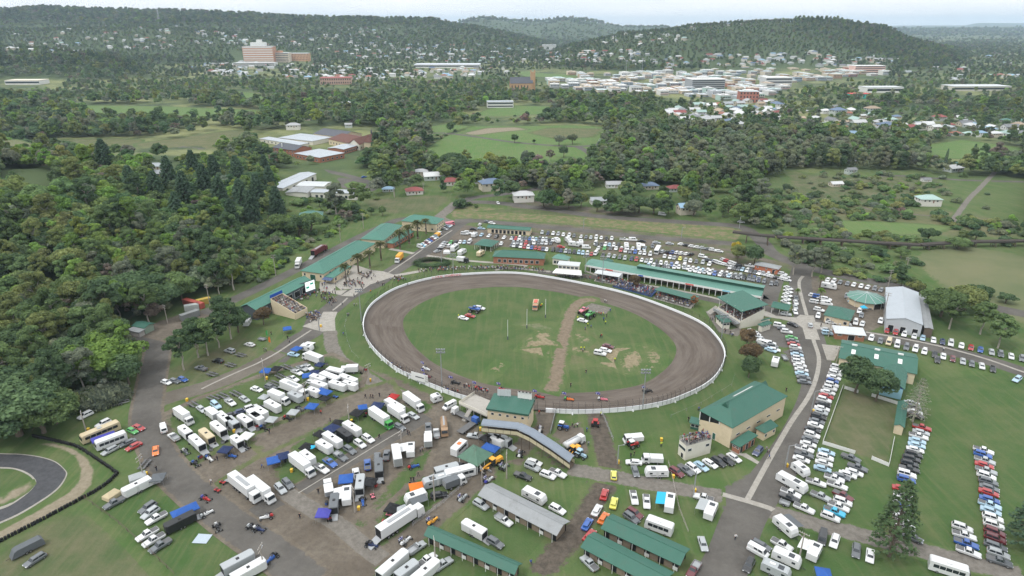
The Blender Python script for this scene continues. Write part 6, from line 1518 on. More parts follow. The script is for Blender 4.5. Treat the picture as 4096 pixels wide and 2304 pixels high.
TYPES = {'s': ('sedan', 'car', 4.75, 1.82, .30, .92, 1.45, -1.15, .95, -.55, 1.55, 0), 'h': ('hatchback', 'car', 4.15, 1.74, .30, .92, 1.48, -.95, 1.95, -.35, 1.55, 0), 'u': ('SUV', 'car', 4.75, 1.9, .38, 1.05, 1.74, -1.05, 2.25, -.45, 1.9, 0), '4': ('four-wheel drive', 'car', 4.9, 1.95, .45, 1.15, 1.95, -.95, 2.4, -.55, 2.25, 0),
   'w': ('station wagon', 'car', 4.9, 1.82, .30, .92, 1.48, -1.2, 2.3, -.6, 1.95, 0), 't': ('dual-cab ute', 'ute', 5.35, 1.9, .42, 1.05, 1.78, -1.05, .85, -.45, .6, 1), 'k': ('tray-back ute', 'ute', 5.3, 1.9, .42, 1.05, 1.8, -1.15, .05, -.6, -.1, 1), 'v': ('van', 'van', 5.2, 1.95, .35, 1.15, 2.15, -2.0, 2.5, -1.5, 2.45, 0)}
def wheel_mesh(r=.33, w=.22, name='wheel'):
 mb = MB(); mb.tube((0, -w / 2, 0), (0, w / 2, 0), r, n=12); o = len(mb.f); mb.tube((0, -w / 2 - .012, 0), (0, w / 2 + .012, 0), r * .62, n=8, mi=1); return mb.mesh(name, [TYRE, RIM])
def cabin(mb, xb0, xb1, xt0, xt1, wb, wt, zb, zt, mi=0):
 mb.add([(xb0, -wb, zb), (xb1, -wb, zb), (xb1, wb, zb), (xb0, wb, zb), (xt0, -wt, zt - .07), (xt1, -wt, zt - .07), (xt1, wt, zt - .07), (xt0, wt, zt - .07), (xt0 + .15, -wt + .12, zt), (xt1 - .15, -wt + .12, zt), (xt1 - .15, wt - .12, zt), (xt0 + .15, wt - .12, zt)],
   [(0, 1, 5, 4), (1, 2, 6, 5), (2, 3, 7, 6), (3, 0, 4, 7), (4, 5, 9, 8), (5, 6, 10, 9), (6, 7, 11, 10), (7, 4, 8, 11), (8, 9, 10, 11)], mi)
def lerp3(a, b, t): return tuple(a[i] + (b[i] - a[i]) * t for i in range(3))
def pane(mb, c, u0, u1, v0, v1, off, mi=0):
 f = lambda u, v: lerp3(lerp3(c[0], c[1], u), lerp3(c[3], c[2], u), v)
 P = [Vector(f(u, v)) for u, v in ((u0, v0), (u1, v0), (u1, v1), (u0, v1))]; n = (P[1] - P[0]).cross(P[3] - P[0]).normalized() * off
 mb.add([p + n for p in P], [(0, 1, 2, 3)], mi)
CARP = {}
def car_parts(ty):
 nm, cat, L, Wd, zb, belt, top, b0, b1, t0, t1, tray = TYPES[ty]; w = Wd / 2; l = L / 2
 body = MB(); hood = belt - (.10 if ty != 'v' else .05); nose = .62 if ty != 'v' else .85
 if tray: prof = [(-l, zb + .08), (-l - .02, nose), (-l + .18, hood - .08), (b0, belt), (b1, belt), (b1 + .05, belt - .02), (l, belt - .02), (l, zb + .15), (l - .5, zb), (-l + .4, zb)]
 else: prof = [(-l, zb + .08), (-l - .02, nose), (-l + .2, hood - .1), (b0, belt), (b1, belt + (.02 if ty == 's' else 0)), (l - .05, belt - (.06 if ty == 's' else .1)), (l, zb + .3), (l - .12, zb), (-l + .4, zb)]
 n = len(prof); cx = 0
 ys = [(-w, .955, .06), (-w * .86, 1, 0), (w * .86, 1, 0), (w, .955, .06)]; V = []
 for y, k, dz in ys: V += [(x * k, y, max(zb, z - dz) if z > .8 else z) for x, z in prof]
 F = [tuple(range(n)), tuple(range(3 * n, 4 * n))[::-1]]
 for j in range(3): F += [(j * n + i, (j + 1) * n + i, (j + 1) * n + (i + 1) % n, j * n + (i + 1) % n) for i in range(n)]
 body.add(V, F); wb, wt = w * .86, w * .70
 if ty == 'v': wt = w * .8
 cabin(body, b0, b1, t0, t1, wb, wt, belt - .01, top)
 if ty in 'u4w' : body.box(t0 + .5, t1 - .3, -wt + .14, -wt + .2, top, top + .05); body.box(t0 + .5, t1 - .3, wt - .2, wt - .14, top, top + .05)
 zt = top - .07; B = [(b0, -wb, belt), (b1, -wb, belt), (b1, wb, belt), (b0, wb, belt)]; T = [(t0, -wt, zt), (t1, -wt, zt), (t1, wt, zt), (t0, wt, zt)]
 out = [('body', body, [PAINT], (0, 0, 0))]
 g = MB(); pane(g, (B[3], B[0], T[0], T[3]), .06, .94, .10, .93, .02); out.append(('windscreen', g, [GLASS], (0, 0, 0)))
 g = MB(); pane(g, (B[1], B[2], T[2], T[1]), .08, .92, .14, .9, .02); out.append(('rear_window', g, [GLASS], (0, 0, 0)))
 for s, c in (('side_window', (B[0], B[1], T[1], T[0])), ('side_window', (B[2], B[3], T[3], T[2]))):
  g = MB()
  if ty == 'v': pane(g, c, .10, .34, .30, .92, .02) if c[0] == B[0] else pane(g, c, .66, .90, .30, .92, .02); pane(g, c, .40, .62, .38, .92, .02)
  elif tray and ty == 'k': pane(g, c, .1, .9, .12, .9, .02)
  else: pane(g, c, .06, .47, .12, .9, .02); pane(g, c, .52, .94, .12, .9, .02)
  out.append((s, g, [GLASS], (0, 0, 0)))
 for s in (-1, 1):
  h = MB(); h.box(-l - .035, -l + .1, min(s * w * .5, s * w * .85), max(s * w * .5, s * w * .85), nose - .12, nose + .05); out.append(('headlight', h, [LAMP], (0, 0, 0)))
  h = MB(); h.box(l - .06, l + .02, min(s * w * .62, s * w * .86), max(s * w * .62, s * w * .86), belt - .42, belt - .18); out.append(('tail_light', h, [TAIL], (0, 0, 0)))
 if tray:
  b = MB(); b.box(b1 + .12, l - .06, -w * .82, w * .82, belt - .03, belt + .012); out.append(('tray', b, [BED if ty == 't' else STEEL], (0, 0, 0)))
  if ty == 'k':
   e = MB()
   for y in (-w, w - .05): e.box(b1 + .1, l, y, y + .05, belt, belt + .28)
   e.box(l - .05, l, -w, w, belt, belt + .28); e.box(b1 + .05, b1 + .1, -w, w, belt, top - .1); out.append(('tray_side', e, [STEEL], (0, 0, 0)))
 r = .36 if ty in '4tku' else .32
 out.append(('wheel', wheel_mesh(r), None, None)); return out, (l * .62, w * .88, r)
def car_proto(ty):
 if ty in CARP: return CARP[ty]
 ps, (wx, wy, r) = car_parts(ty); P = []; allm = MB(); mats = [PAINT, GLASS, LAMP, TAIL, TYRE, BED, STEEL]
 for nm, mb, mt, loc in ps[:-1]:
  P.append((nm, mb.mesh(nm, mt), loc, nm == 'body')); allm.add(mb.v, mb.f, mats.index(mt[0]))
 for sx in (-1, 1):
  for sy in (-1, 1): P.append(('wheel', ps[-1][1], (sx * wx, sy * wy, r), False)); allm.tube((sx * wx, sy * wy - .11, r), (sx * wx, sy * wy + .11, r), r, n=8, mi=4)
 CARP[ty] = (P, allm.mesh('car', mats), allm); return CARP[ty]
NCAR = {}; FARCAR = MB(); CARLIST = []
def put_car(code, x, y, rz, place, group=None):
 px_, py_, d = proj(x, y, .7); CARLIST.append((float(d), code, x, y, rz, place, group))
def heading(w, x, y, dx, dy):
 a, b = pt(w, x - dx / 2, y - dy / 2, .6), pt(w, x + dx / 2, y + dy / 2, .6); return math.atan2(-(b.y - a.y), -(b.x - a.x))   # meshes face -x
def rows(txt):
 for ln in txt.strip().split('\n'):
  a, pl = ln.split(' @'); f = a.split(); w = f[0]; w0, x0, y0 = parse_pt(f[1], w); w1, x1, y1 = parse_pt(f[2], w); dx, dy = map(float, f[3].split(',')); codes = f[4]
  if codes.isdigit(): codes = ''.join(random.choice('WWWWWWWSSSGGKKBRLD') + random.choice('ssshuuuuwt4') for _ in range(int(codes)))
  n = len(codes) // 2; A, B = pt(w0, x0, y0, .6), pt(w1, x1, y1, .6); mx_, my_ = (x0 + x1) / 2, (y0 + y1) / 2
  if w0 != w1: mx_, my_ = x1, y1
  rz = heading(w1, mx_, my_, dx, dy)
  for i in range(n):
   t = i / (n - 1) if n > 1 else 0; c = A.lerp(B, t); j = .25 if n > 4 else 0
   put_car(codes[2 * i:2 * i + 2], c.x + random.uniform(-j, j), c.y + random.uniform(-j, j), rz + random.uniform(-.06, .06), pl, 'cars ' + pl)
rows("""31 525,1325 32:252,572 95,28 WuWsWuWsBhWuWuWsRsWuKsWsSsKuGsWsKsWuGsWsWtGtWs @parked along the white yard fence by the main drive
32 440,515 410,640 100,25 LsWuWsLs @in the short row left of the fenced lawn's corner
32 625,560 675,632 110,40 GtGt @below the fenced lawn
32 650,668 500,715 110,36 WsWsGsWt @in the middle of the right camping lawn
32 362,745 362,745 120,40 Wt @beside the long white caravan
32 522,768 522,768 120,40 Wt @in the middle of the right camping lawn
32 565,845 565,845 110,50 Mt @with a tray of gear on the right camping lawn
32 398,850 398,850 110,45 St @on the right camping lawn
32 562,890 470,1005 115,42 WuWtTtWu @in the lower row of the right camping lawn
32 172,825 160,862 110,45 WtKt @beside the big caravan at the lane corner
32 272,940 272,940 120,50 Wt @towing a box trailer at the lane corner
32 1160,330 1040,725 125,32 RtSsWtLsLsWsKuKuKuKtW4Bu @in the row right of the yard shed
32 1010,795 1030,1075 125,35 RsWsWuBsWsWuWs @in the row half hidden by the tall pine
32 1090,1160 1090,1160 100,40 Gs @below the tall pine
32 1085,145 1115,245 120,25 SsGuWsKu @beside the thin sparse pine
32 1620,500 1735,1335 125,40 WtBuStRsStWuGuGsRsBsLtLsWuWuMuMuGwSuGt @in the far right row on the big lawn
32 1465,1085 1512,1270 130,42 WuWtBtWt @in the short front row on the big lawn
32 410,1165 410,1165 -25,95 Kv @beside the camper at the bottom right
32 502,1190 502,1190 -30,95 Wu @beside the camper at the bottom right
32 665,1262 665,1262 -18,100 Gu @at the bottom right lawn
32 770,1297 770,1297 -12,100 Ws @at the bottom right lawn
32 105,1215 105,1215 130,70 Wt @at the bottom right lawn
22 168,592 168,592 100,35 Ws @behind the silver four-wheel drive by the footbridge
22 155,630 155,630 110,50 S4 @in the group below the footbridge
22 270,690 345,675 105,45 WuWt @in the group below the footbridge
22 82,697 82,697 115,45 Kt @below the footbridge
22 342,948 342,948 120,60 Wu @beside the grey-roofed stable
22 920,592 920,592 -100,-5 Ws @beside the white van with the red door
22 930,660 930,660 18,75 Gs @beside the parked caravan
22 1240,665 1680,560 85,55 MuGtWuLsWsKuKtWs @in the row below the white blockhouse
22 1855,510 1855,510 -60,60 Du @by the brick entry
22 768,690 768,690 -6,-90 Yh @leading the line of stock cars
22 920,860 1015,890 15,100 WtWt @in the front pair right of the stock cars
22 925,978 900,1012 95,62 MuGu @behind the green stable row
22 1440,1207 1440,1207 22,85 Ss @alone by the fence posts
22 1445,860 1445,860 -120,-30 Wt @beside the campers at the lane
22 583,1355 583,1355 -90,-90 St @before the lower green stable row
22 1370,1405 1370,1405 -50,70 Mk @at the right end of the lower stables
22 1855,1265 1855,1265 100,55 Wv @at the bottom right of the junction
22 1880,1218 1880,1218 100,55 Gw @at the bottom right of the junction
22 1788,1370 1788,1370 -40,75 Ku @at the bottom right of the junction
12 850,412 490,642 100,65 WuWuGuGkBtWt @in the row along the paved pit lane
12 185,792 240,755 80,80 SuGu @beside the pair of race trucks
12 1185,240 1080,322 100,60 SsGs @between the white race trucks
12 1462,168 1462,168 -95,55 Wv @beside the catering caravan
12 1300,330 1362,375 -5,-85 GtWk @beside the brown water tanker
12 915,555 985,540 10,-90 GuGt @at the head of the lower pit row
12 842,612 842,612 -10,-85 Bt @in the lower pit row
12 758,680 758,680 -25,-85 Wt @in the lower pit row
12 1655,395 1655,395 -90,-15 St @under the dark canopy by the footbridge
12 1697,912 1697,912 105,62 Su @left of the grey-roofed stable
12 1870,1030 1870,1030 115,65 Wk @left of the grey-roofed stable
12 1805,1200 1805,1200 105,62 Gu @behind the green stable at the bottom
12 1292,1330 1410,1362 110,-72 WtSt @at the bottom centre
12 1212,1240 1212,1240 130,-85 Sk @at the bottom centre
12 1380,842 1380,842 110,-18 Ku @beside the open-sided caravan
12 1545,620 1545,620 100,20 Ks @behind the white bus
02 765,168 765,168 -100,45 St @towing an empty car trailer
02 645,238 645,238 -110,50 Wu @beneath a light pole at the left
02 780,300 780,300 -110,50 Wu @behind the old grey bus
02 1000,355 1000,355 60,25 Nh @beside the old grey bus
02 1045,330 1045,330 65,30 Rs @beside the old grey bus
02 965,445 965,445 -90,35 Gs @beside the white bus
02 1010,472 1010,472 -105,50 Rs @beside the white bus
02 830,502 830,502 -115,65 Sw @beside the white bus
02 1175,505 1175,505 4,85 Os @driving on the left road
02 1235,338 1235,338 -20,-70 Wv @at the head of the left pit row
02 1312,402 1312,402 -90,-75 Wk @at the head of the left pit row
02 862,900 862,900 -120,65 Gt @towing the white enclosed trailer
02 1115,935 1135,975 -110,70 GuSu @at the left camp beside the blue awning
02 1180,1015 1180,1015 -120,65 Wt @at the left camp beside the blue awning
02 1112,1137 1210,1222 -130,75 WtWtGt @in the front row of the left camp
02 265,1327 265,1327 -130,80 Gw @beside the covered trailer at the bottom left
02 1520,190 1845,115 70,48 SsL4WkSs @in the back row of the left pits
02 1895,180 1740,235 80,-25 WuDsKs @in the second row of the left pits
01 1255,1437 1380,1415 60,20 WhGsBh @on the grass above the pit road
01 1520,1332 1520,1332 -80,-22 Gt @towing a trailer on the upper grass
01 1645,1277 1645,1277 -80,-16 Ku @towing a trailer on the upper grass
01 1735,1202 1735,1202 -75,-20 S4 @towing a trailer on the upper grass
01 1885,1152 1885,1152 -80,-20 Ws @on the upper grass
11 282,1227 282,1227 85,15 Ls @before the big white box truck
11 280,1412 350,1332 75,32 WtSt @in the top corner of the pits
11 310,1362 395,1325 60,30 WkWk @in the top corner of the pits
11 422,1437 422,1437 75,10 Wh @in the top corner of the pits
12 110,28 5,40 70,25 GuWs @in the top corner of the pits
B 1060,635 1290,478 75,28 WvThWsMsWsBsMsWsLs @in the row beside the palm lawn
B 1430,360 1500,302 70,15 SsKsLsWs @beside the far pavilion
B 1320,700 1430,570 75,-22 SsKsWsWsSs @in the corner of the caravan lot
B 1500,622 1500,622 60,-50 W4 @in the caravan lot
B 1525,562 1800,560 -40,55 NsKsWsLsWv @in the caravan lot
B 1730,437 1730,437 80,5 W4 @in the caravan lot
31 780,1105 1695,1335 -4,62 WuGsCvWvG4W4WuKtWsMsSsGsWsKs @in the row on the near side of the right drive
31 900,1046 1915,1256 -4,60 RhRuWuWsLsWsDsW4WsRsBsSsGuWsGu @in the row on the far side of the right drive
31 1278,1266 1278,1266 -5,60 Kt @standing alone below the right drive
31 1880,1415 1880,1415 -60,40 Lu @at the right edge of the right drive
31 180,1100 275,1432 88,12 NsGsRsWuGsLsWuWuWsWsLsGsGs @in the row left of the main drive bend
31 15,1142 45,1190 70,10 WuGuWs @in the yard behind the round-crowned trees
31 85,1010 140,1055 75,12 W4GsWu @beside the white toilet block
31 185,1000 185,1000 80,30 Ks @beside the concrete junction
31 320,1005 320,1005 -6,-55 Ss @driving over the concrete junction
31 155,725 130,830 70,28 WsWsWsWsWs @left of the main drive's little palm
31 212,800 205,905 25,70 GsWsSsWs @along the left kerb of the main drive
31 135,922 135,922 75,10 Su @before the green gabled shelter
31 345,785 440,810 85,15 WuB4WsWu @under the palms right of the main drive
31 350,830 440,845 85,12 WuWuWv @under the palms right of the main drive
31 385,890 385,890 80,20 Wu @behind the cream office
31 378,935 378,935 -5,60 Wu @beside the cream office
31 450,665 855,738 -35,50 WsWuGsGsWsWsWsGuGs @along the far edge of the round shelter yard
31 595,785 595,785 -5,60 Gu @left of the round shelter
31 645,830 645,830 75,18 Lw @left of the round shelter
31 768,868 768,868 -5,50 Gs @before the round shelter
31 475,985 580,998 85,10 WsWt @before the cream office
31 660,985 712,995 -15,55 W4Ws @right of the cream office
31 690,900 705,930 -20,55 WuGs @right of the cream office
31 440,1040 450,1068 85,6 SsL4 @beside the brick toilet block
31 850,975 850,975 -8,70 Wu @against the silver shed
31 905,990 905,990 -20,55 Ks @against the silver shed
D 1625,1075 1885,1355 120,40 WsWsWuSsWsWvGsLs @in the row behind the round-crowned trees
31 110,620 130,640 75,12 WuWs @at the gate toilets""")
rows("""21 665,1220 665,1220 90,15 W4 @in the infield stack
21 705,1195 705,1195 85,18 Ww @in the infield stack
21 725,1165 725,1165 85,18 Ms @in the infield stack
21 532,970 532,970 90,22 Ws @before the green monster truck
11 1565,952 1565,952 80,18 Ws @in the left infield group
11 1615,935 1615,935 70,12 Rs @in the left infield group
11 1690,878 1690,878 70,10 Wu @in the left infield group""")
rows("""21 230,308 470,330 -15,45 7 @in the back row of the upper car park
21 520,338 750,352 -12,42 7 @in the back row of the upper car park
21 845,358 845,358 65,4 Wk @along the upper car park road
21 912,362 980,370 65,4 WvKs @along the upper car park road
21 1090,382 1190,390 60,4 SsSs @along the upper car park road
21 1280,396 1560,446 62,8 WsKsWsWsSsGsWuWs @along the upper car park road
21 5,350 310,362 -15,45 13 @in the second row of the upper car park
21 10,384 290,386 -15,45 10 @in the third row of the upper car park
21 12,405 262,435 -15,45 10 @in the fourth row of the upper car park
21 310,436 600,470 -18,48 10 @behind the tea pavilion
21 370,414 370,414 70,10 Rs @behind the tea pavilion
21 560,420 560,420 65,2 Wv @in the middle of the upper car park
21 632,388 632,388 -40,70 Wv @in the middle of the upper car park
21 632,465 632,465 -45,60 Wv @behind the long stables
21 640,395 800,402 -18,45 6 @in the middle of the upper car park
21 655,424 1000,428 -18,42 WsNsGsWsWsWuWsWsWs @in the middle of the upper car park
21 820,440 1040,470 -15,45 7 @in the middle of the upper car park
21 690,476 850,500 -20,48 5 @behind the long stables
21 905,505 1200,548 -22,50 9 @behind the long stables
21 1060,410 1000,425 -15,45 2 @in the middle of the upper car park
21 1140,450 1350,470 40,-22 7 @right of the upper car park bus
21 1150,485 1390,525 -20,48 WsWsSsYhSsWsGs @behind the long stables
21 1440,490 1440,490 70,14 W4 @on the upper car park's right side
21 1480,518 1640,556 60,14 8 @on the upper car park's right side
21 1440,532 1490,545 -20,48 2 @on the upper car park's right side
21 1600,515 1720,560 60,18 5 @on the upper car park's right side
21 1030,555 1300,570 -25,50 8 @behind the long stables
21 1240,556 1300,560 -30,55 WvWv @behind the long stables
21 1330,575 1620,620 -25,50 9 @behind the raised back roof
21 1350,590 1900,672 -25,50 16 @behind the raised back roof
21 1650,628 1860,655 -25,50 7 @behind the raised back roof
21 1650,570 1932,622 -35,40 10 @below the gate toilets
21 1795,558 1865,553 70,10 WtWu @before the gate toilets
31 0,632 140,664 70,12 WsWsKsWsWs @below the gate toilets
31 25,690 62,690 -10,50 GsKu @below the gate toilets
11 1690,245 1690,245 20,-30 Ws @by the upper gate
11 1640,280 1700,275 60,5 KsLs @by the upper gate
11 1600,310 1600,310 70,6 W4 @by the upper gate
11 1700,325 1932,350 -40,40 LsWsKuWsWs @beside the cattle shelter
11 1850,390 1932,400 -30,50 WsGs @right of the cattle shelter
11 1745,225 1780,235 60,12 GsWs @by the upper gate""")
rows("""22 697,835 697,835 -28,-85 Rs @numbered, in the line of stock cars
22 768,900 768,900 -25,-90 Ys @numbered, in the line of stock cars
22 640,955 640,955 -45,-85 Ws @numbered, in the line of stock cars
22 690,1015 690,1015 -45,-85 Os @numbered, in the line of stock cars
22 567,1060 567,1060 -45,-75 Bs @numbered, in the line of stock cars
22 585,1145 585,1145 -60,-70 Rs @numbered, in the line of stock cars""".replace('-28,-85', '28,-85').replace('-25,-90', '25,-90').replace('-45,', '45,').replace('-60,', '60,'))
rows("""R 741,222 741,222 60,4 Ws @crossing under the railway bridge
R 662,214.5 662,214.5 8,1 Wv @on the public road by the narrow house
R 498,203 498,203 2,3 Ws @on the roundabout
R 592,156 592,156 1,-3 Ls @on the field road fork
R 364,177 364,177 4,-.5 Bs @on the depot loop road""")
def flush_cars():
 CARLIST.sort(key=lambda c: c[0])
 for d, code, x, y, rz, pl, gr in CARLIST:
  cw, col = COLS[code[0]]; nm, cat, L = TYPES[code[1]][:3]; NCAR[cat] = NCAR.get(cat, 0) + 1; P, one, mb = car_proto(code[1]); kf = random.uniform(.86, 1.1); col = tuple(min(.7, c * kf) for c in col)
  if NCAR[cat] > 298:
   cs, sn = math.cos(rz), math.sin(rz); base = len(FARCAR.v); FARCAR.v += [(x + a * cs - b * sn, y + a * sn + b * cs, c + .06) for a, b, c in mb.v]; FARCAR.f += [[i + base for i in f] for f in mb.f]; mc = [col, (.022, .028, .034), (.6, .6, .6), (.3, .02, .02), (.02, .02, .02), (.1, .1, .1), (.33, .34, .35)]
   FARCAR.m += [0] * len(mb.f); FARCAR.c += [mc[m] for m in mb.m]; continue
  lab = f'{cw} {nm} {pl}'; name = {'sedan': 'sedan_car', 'hatchback': 'hatchback_car', 'SUV': 'suv_car', 'four-wheel drive': 'offroad_car', 'station wagon': 'wagon_car', 'dual-cab ute': 'pickup_ute', 'tray-back ute': 'tray_ute', 'van': 'parked_van'}[nm]
  if 650 * L / d > 11.5:
   t = thing(name, lab, cat, (x, y, .07), rz, gr)
   for pn, me, loc, paint in P: link(pn, me, t, loc, color=col if paint else None)
  else: tag(link(name, one, None, (x, y, .07), rz, col), lab, cat, gr)
 if FARCAR.v: struct('parked_cars', FARCAR.mesh('parked_cars', [MV('far_car', .35, .05)], cols=True), 'stuff')
 print('CARS', NCAR)
flush_cars()
# bigger vehicles: every builder faces -x, origin on the ground at the middle
BW = wheel_mesh(.5, .3); MW = wheel_mesh(.36, .22); KW = wheel_mesh(.27, .24); XW = wheel_mesh(.85, .6)
def wheels(t, xs, w, me, r):
 for x in xs:
  for s in (-1, 1): link('wheel', me, t, (x, s * w, r))
def b_truck(t, L, c1, c2, H=3.5):
 l = L / 2; w = 1.22
 m = MB(); m.box(-l, -l + 2.1, -w + .05, w - .05, .55, 2.6, 0, .35, .12, tx2=.05); m.box(-l - .1, -l + .1, -w + .08, w - .08, .45, .95); part('cab', m, FLAT, t, c2)
 m = MB(); pane(m, ((-l, w - .1, 1.55), (-l, -w + .1, 1.55), (-l + .35, -w + .2, 2.58), (-l + .35, w - .2, 2.58)), .05, .95, .08, .9, .04); part('windscreen', m, GLASS, t)
 for s in (-1, 1): m = MB(); m.box(-l + .5, -l + 1.5, *sorted((s * (w - .1), s * (w - .02))), 1.6, 2.3); part('side_window', m, GLASS, t)
 for s in (-1, 1): m = MB(); m.box(-l - .13, -l - .08, *sorted((s * .6, s * 1.0)), .65, .85); part('headlight', m, LAMP, t)
 m = MB(); m.box(-l + 2.2, l, -w, w, .95, H); m.box(-l + 2.25, l - .05, -w + .06, w - .06, H, H + .03); part('box_body', m, FLAT, t, c1)
 m = MB(); m.box(l, l + .04, -w + .1, w - .1, 1.05, H - .1); part('rear_door', m, STEEL, t)
 m = MB(); m.box(-l + .3, l - .2, -.5, .5, .55, .94); part('chassis', m, TRIM, t); wheels(t, [-l + 1.1, l - 1.6] + ([l - 2.8] if L > 8.5 else []), w - .18, BW, .5)
def b_semi(t, L, c1, c2, H=4.0):
 l = L / 2; w = 1.25; cl = 5.0
 m = MB(); m.box(-l, -l + 2.4, -w + .02, w - .02, .6, 3.1, 0, .3, .1, tx2=0); part('cab', m, FLAT, t, c2)
 m = MB(); pane(m, ((-l, w - .1, 1.7), (-l, -w + .1, 1.7), (-l + .3, -w + .2, 3.05), (-l + .3, w - .2, 3.05)), .05, .95, .08, .9, .04); part('windscreen', m, GLASS, t)
 m = MB(); m.box(-l + .2, -l + cl, -.5, .5, .6, 1.0); m.box(-l + cl - 1, l - .3, -.5, .5, .8, 1.18); part('chassis', m, TRIM, t)
 m = MB(); m.box(-l + 2.8, l, -w, w, 1.2, H); part('box_body', m, FLAT, t, c1); m = MB(); m.box(-l + 4, l - 3, -.5, .5, H, H + .12); part('roof_vent', m, STEEL, t)
 m = MB(); m.add([(l, -w + .15, 1.2), (l, w - .15, 1.2), (l + 3.2, w - .15, .12), (l + 3.2, -w + .15, .12), (l, -w + .15, 1.08), (l, w - .15, 1.08), (l + 3.2, w - .15, .02), (l + 3.2, -w + .15, .02)], [(0, 1, 2, 3), (7, 6, 5, 4), (0, 3, 7, 4), (1, 5, 6, 2), (2, 6, 7, 3)]); part('ramp', m, STEEL, t)
 m = MB(); m.box(l - .02, l + .02, -w + .1, w - .1, 1.3, H - .15); part('rear_opening', m, DARK, t); wheels(t, [-l + 1.0, -l + 3.9, l - 2.2, l - 3.5, l - 4.8], w - .18, BW, .5)
def b_trailer(t, L, c1, c2, H=2.7, ramp=True, nose=True):
 l = L / 2; w = 1.2; z0 = .5; nz = .4 if nose else 0
 m = MB(); P = [(-l + nz, -w), (l, -w), (l, w), (-l + nz, w)] + ([(-l, w * .7), (-l, -w * .7)] if nose else []); m.prism(P, z0, H - .12); m.prism([(x * .985, y * .94) for x, y in P], H - .12, H); part('body', m, FLAT, t, c1)
 m = MB(); m.box(l - .015, l + .02, -w + .12, w - .12, z0 + .1, H - .3); part('rear_opening', m, DARK, t)
 if ramp: m = MB(); m.add([(l, -w + .1, z0), (l, w - .1, z0), (l + 2, w - .1, .1), (l + 2, -w + .1, .1), (l, -w + .1, z0 - .1), (l, w - .1, z0 - .1), (l + 2, w - .1, .01), (l + 2, -w + .1, .01)], [(0, 1, 2, 3), (7, 6, 5, 4), (0, 3, 7, 4), (1, 5, 6, 2), (2, 6, 7, 3)]); part('ramp', m, STEEL, t)
 m = MB(); m.box(-.5, .2, -w - .03, -w + .0, .7, H - .4); part('side_door', m, FLAT, t, tuple(v * .85 for v in c1)); m = MB(); m.box(-.35, .35, -.35, .35, H, H + .12); part('roof_hatch', m, TRIM, t)
 m = MB(); m.tube((-l, 0, .5), (-l - 1.3, 0, .5), .07, n=5); part('drawbar', m, TRIM, t); wheels(t, [.45, -.4], w - .02, MW, .36)
def b_caravan(t, L, c1, c2, H=2.75):
 l = L / 2; w = 1.2; prof = [(-l, .75), (-l + .1, 1.7), (-l + .55, H - .15), (-l + .9, H), (l - .35, H), (l, H - .35), (l, .6), (-l + .3, .55)]
 m = MB(); m.side(prof, -w, w); part('body', m, FLAT, t, c1); m = MB()
 for s in (-1, 1): m = MB(); m.box(-l * .6, l * .85, *sorted((s * w, s * (w + .015))), .95, 1.15); part('stripe', m, FLAT, t, c2)
 for s in (-1, 1):
  for x in (-.55, .45): m = MB(); m.box(l * x - .4, l * x + .4, *sorted((s * w, s * (w + .025))), 1.5, 2.05); part('window', m, GLASS, t)
 m = MB(); m.box(-.3, .35, -w - .03, -w, .6, 2.3); part('door', m, FLAT, t, (.5, .5, .5)); m = MB(); m.box(l * .1, l * .5, -.3, .3, H, H + .18); part('air_unit', m, WHITE, t)
 m = MB(); m.box(-l * .5, -l * .1, -.7, .7, H, H + .05); part('solar_panel', m, GLASS, t); m = MB(); m.tube((-l + .2, .4, .55), (-l - 1.2, 0, .5), .05, n=4); m.tube((-l + .2, -.4, .55), (-l - 1.2, 0, .5), .05, n=4); part('drawbar', m, TRIM, t); wheels(t, [.3, 1.0] if L > 6 else [.4], w - .03, MW, .36)
def b_awning(t, L, c1, c2, H=2.75):
 b_caravan(t, L, c1, (.4, .4, .4), H); w = 1.2; m = MB(); m.add([(-L * .38, -w, 2.55), (L * .38, -w, 2.55), (L * .38, -w - 2.4, 2.2), (-L * .38, -w - 2.4, 2.2)], [(0, 1, 2, 3)]); part('awning', m, CANVAS, t, c2)
 for x in (-L * .38, L * .38): m = MB(); m.tube((x, -w - 2.35, 0), (x, -w - 2.35, 2.2), .03, n=4); part('pole', m, STEEL, t)
def b_bus(t, L, c1, c2, H=3.1):
 l = L / 2; w = 1.22; prof = [(-l, .45), (-l - .05, 1.3), (-l + .25, H - .2), (-l + .6, H), (l - .3, H), (l, H - .25), (l, .45)]; m = MB(); m.side(prof, -w, w); part('body', m, FLAT, t, c1)
 n = max(3, int(L / 1.6))
 for s in (-1, 1):
  for k in range(n): m = MB(); x = -l + .9 + (L - 1.6) * k / n; m.box(x, x + (L - 1.6) / n - .12, *sorted((s * w, s * (w + .02))), 1.55, 2.45); part('side_window', m, GLASS, t)
 m = MB(); m.box(-l - .06, -l + .12, -w + .12, w - .12, 1.45, 2.5); part('windscreen', m, GLASS, t); m = MB(); m.box(-.6, .6, -.5, .5, H, H + .2); part('roof_unit', m, FLAT, t, c2); wheels(t, [-l * .62, l * .55], w - .16, BW, .5)
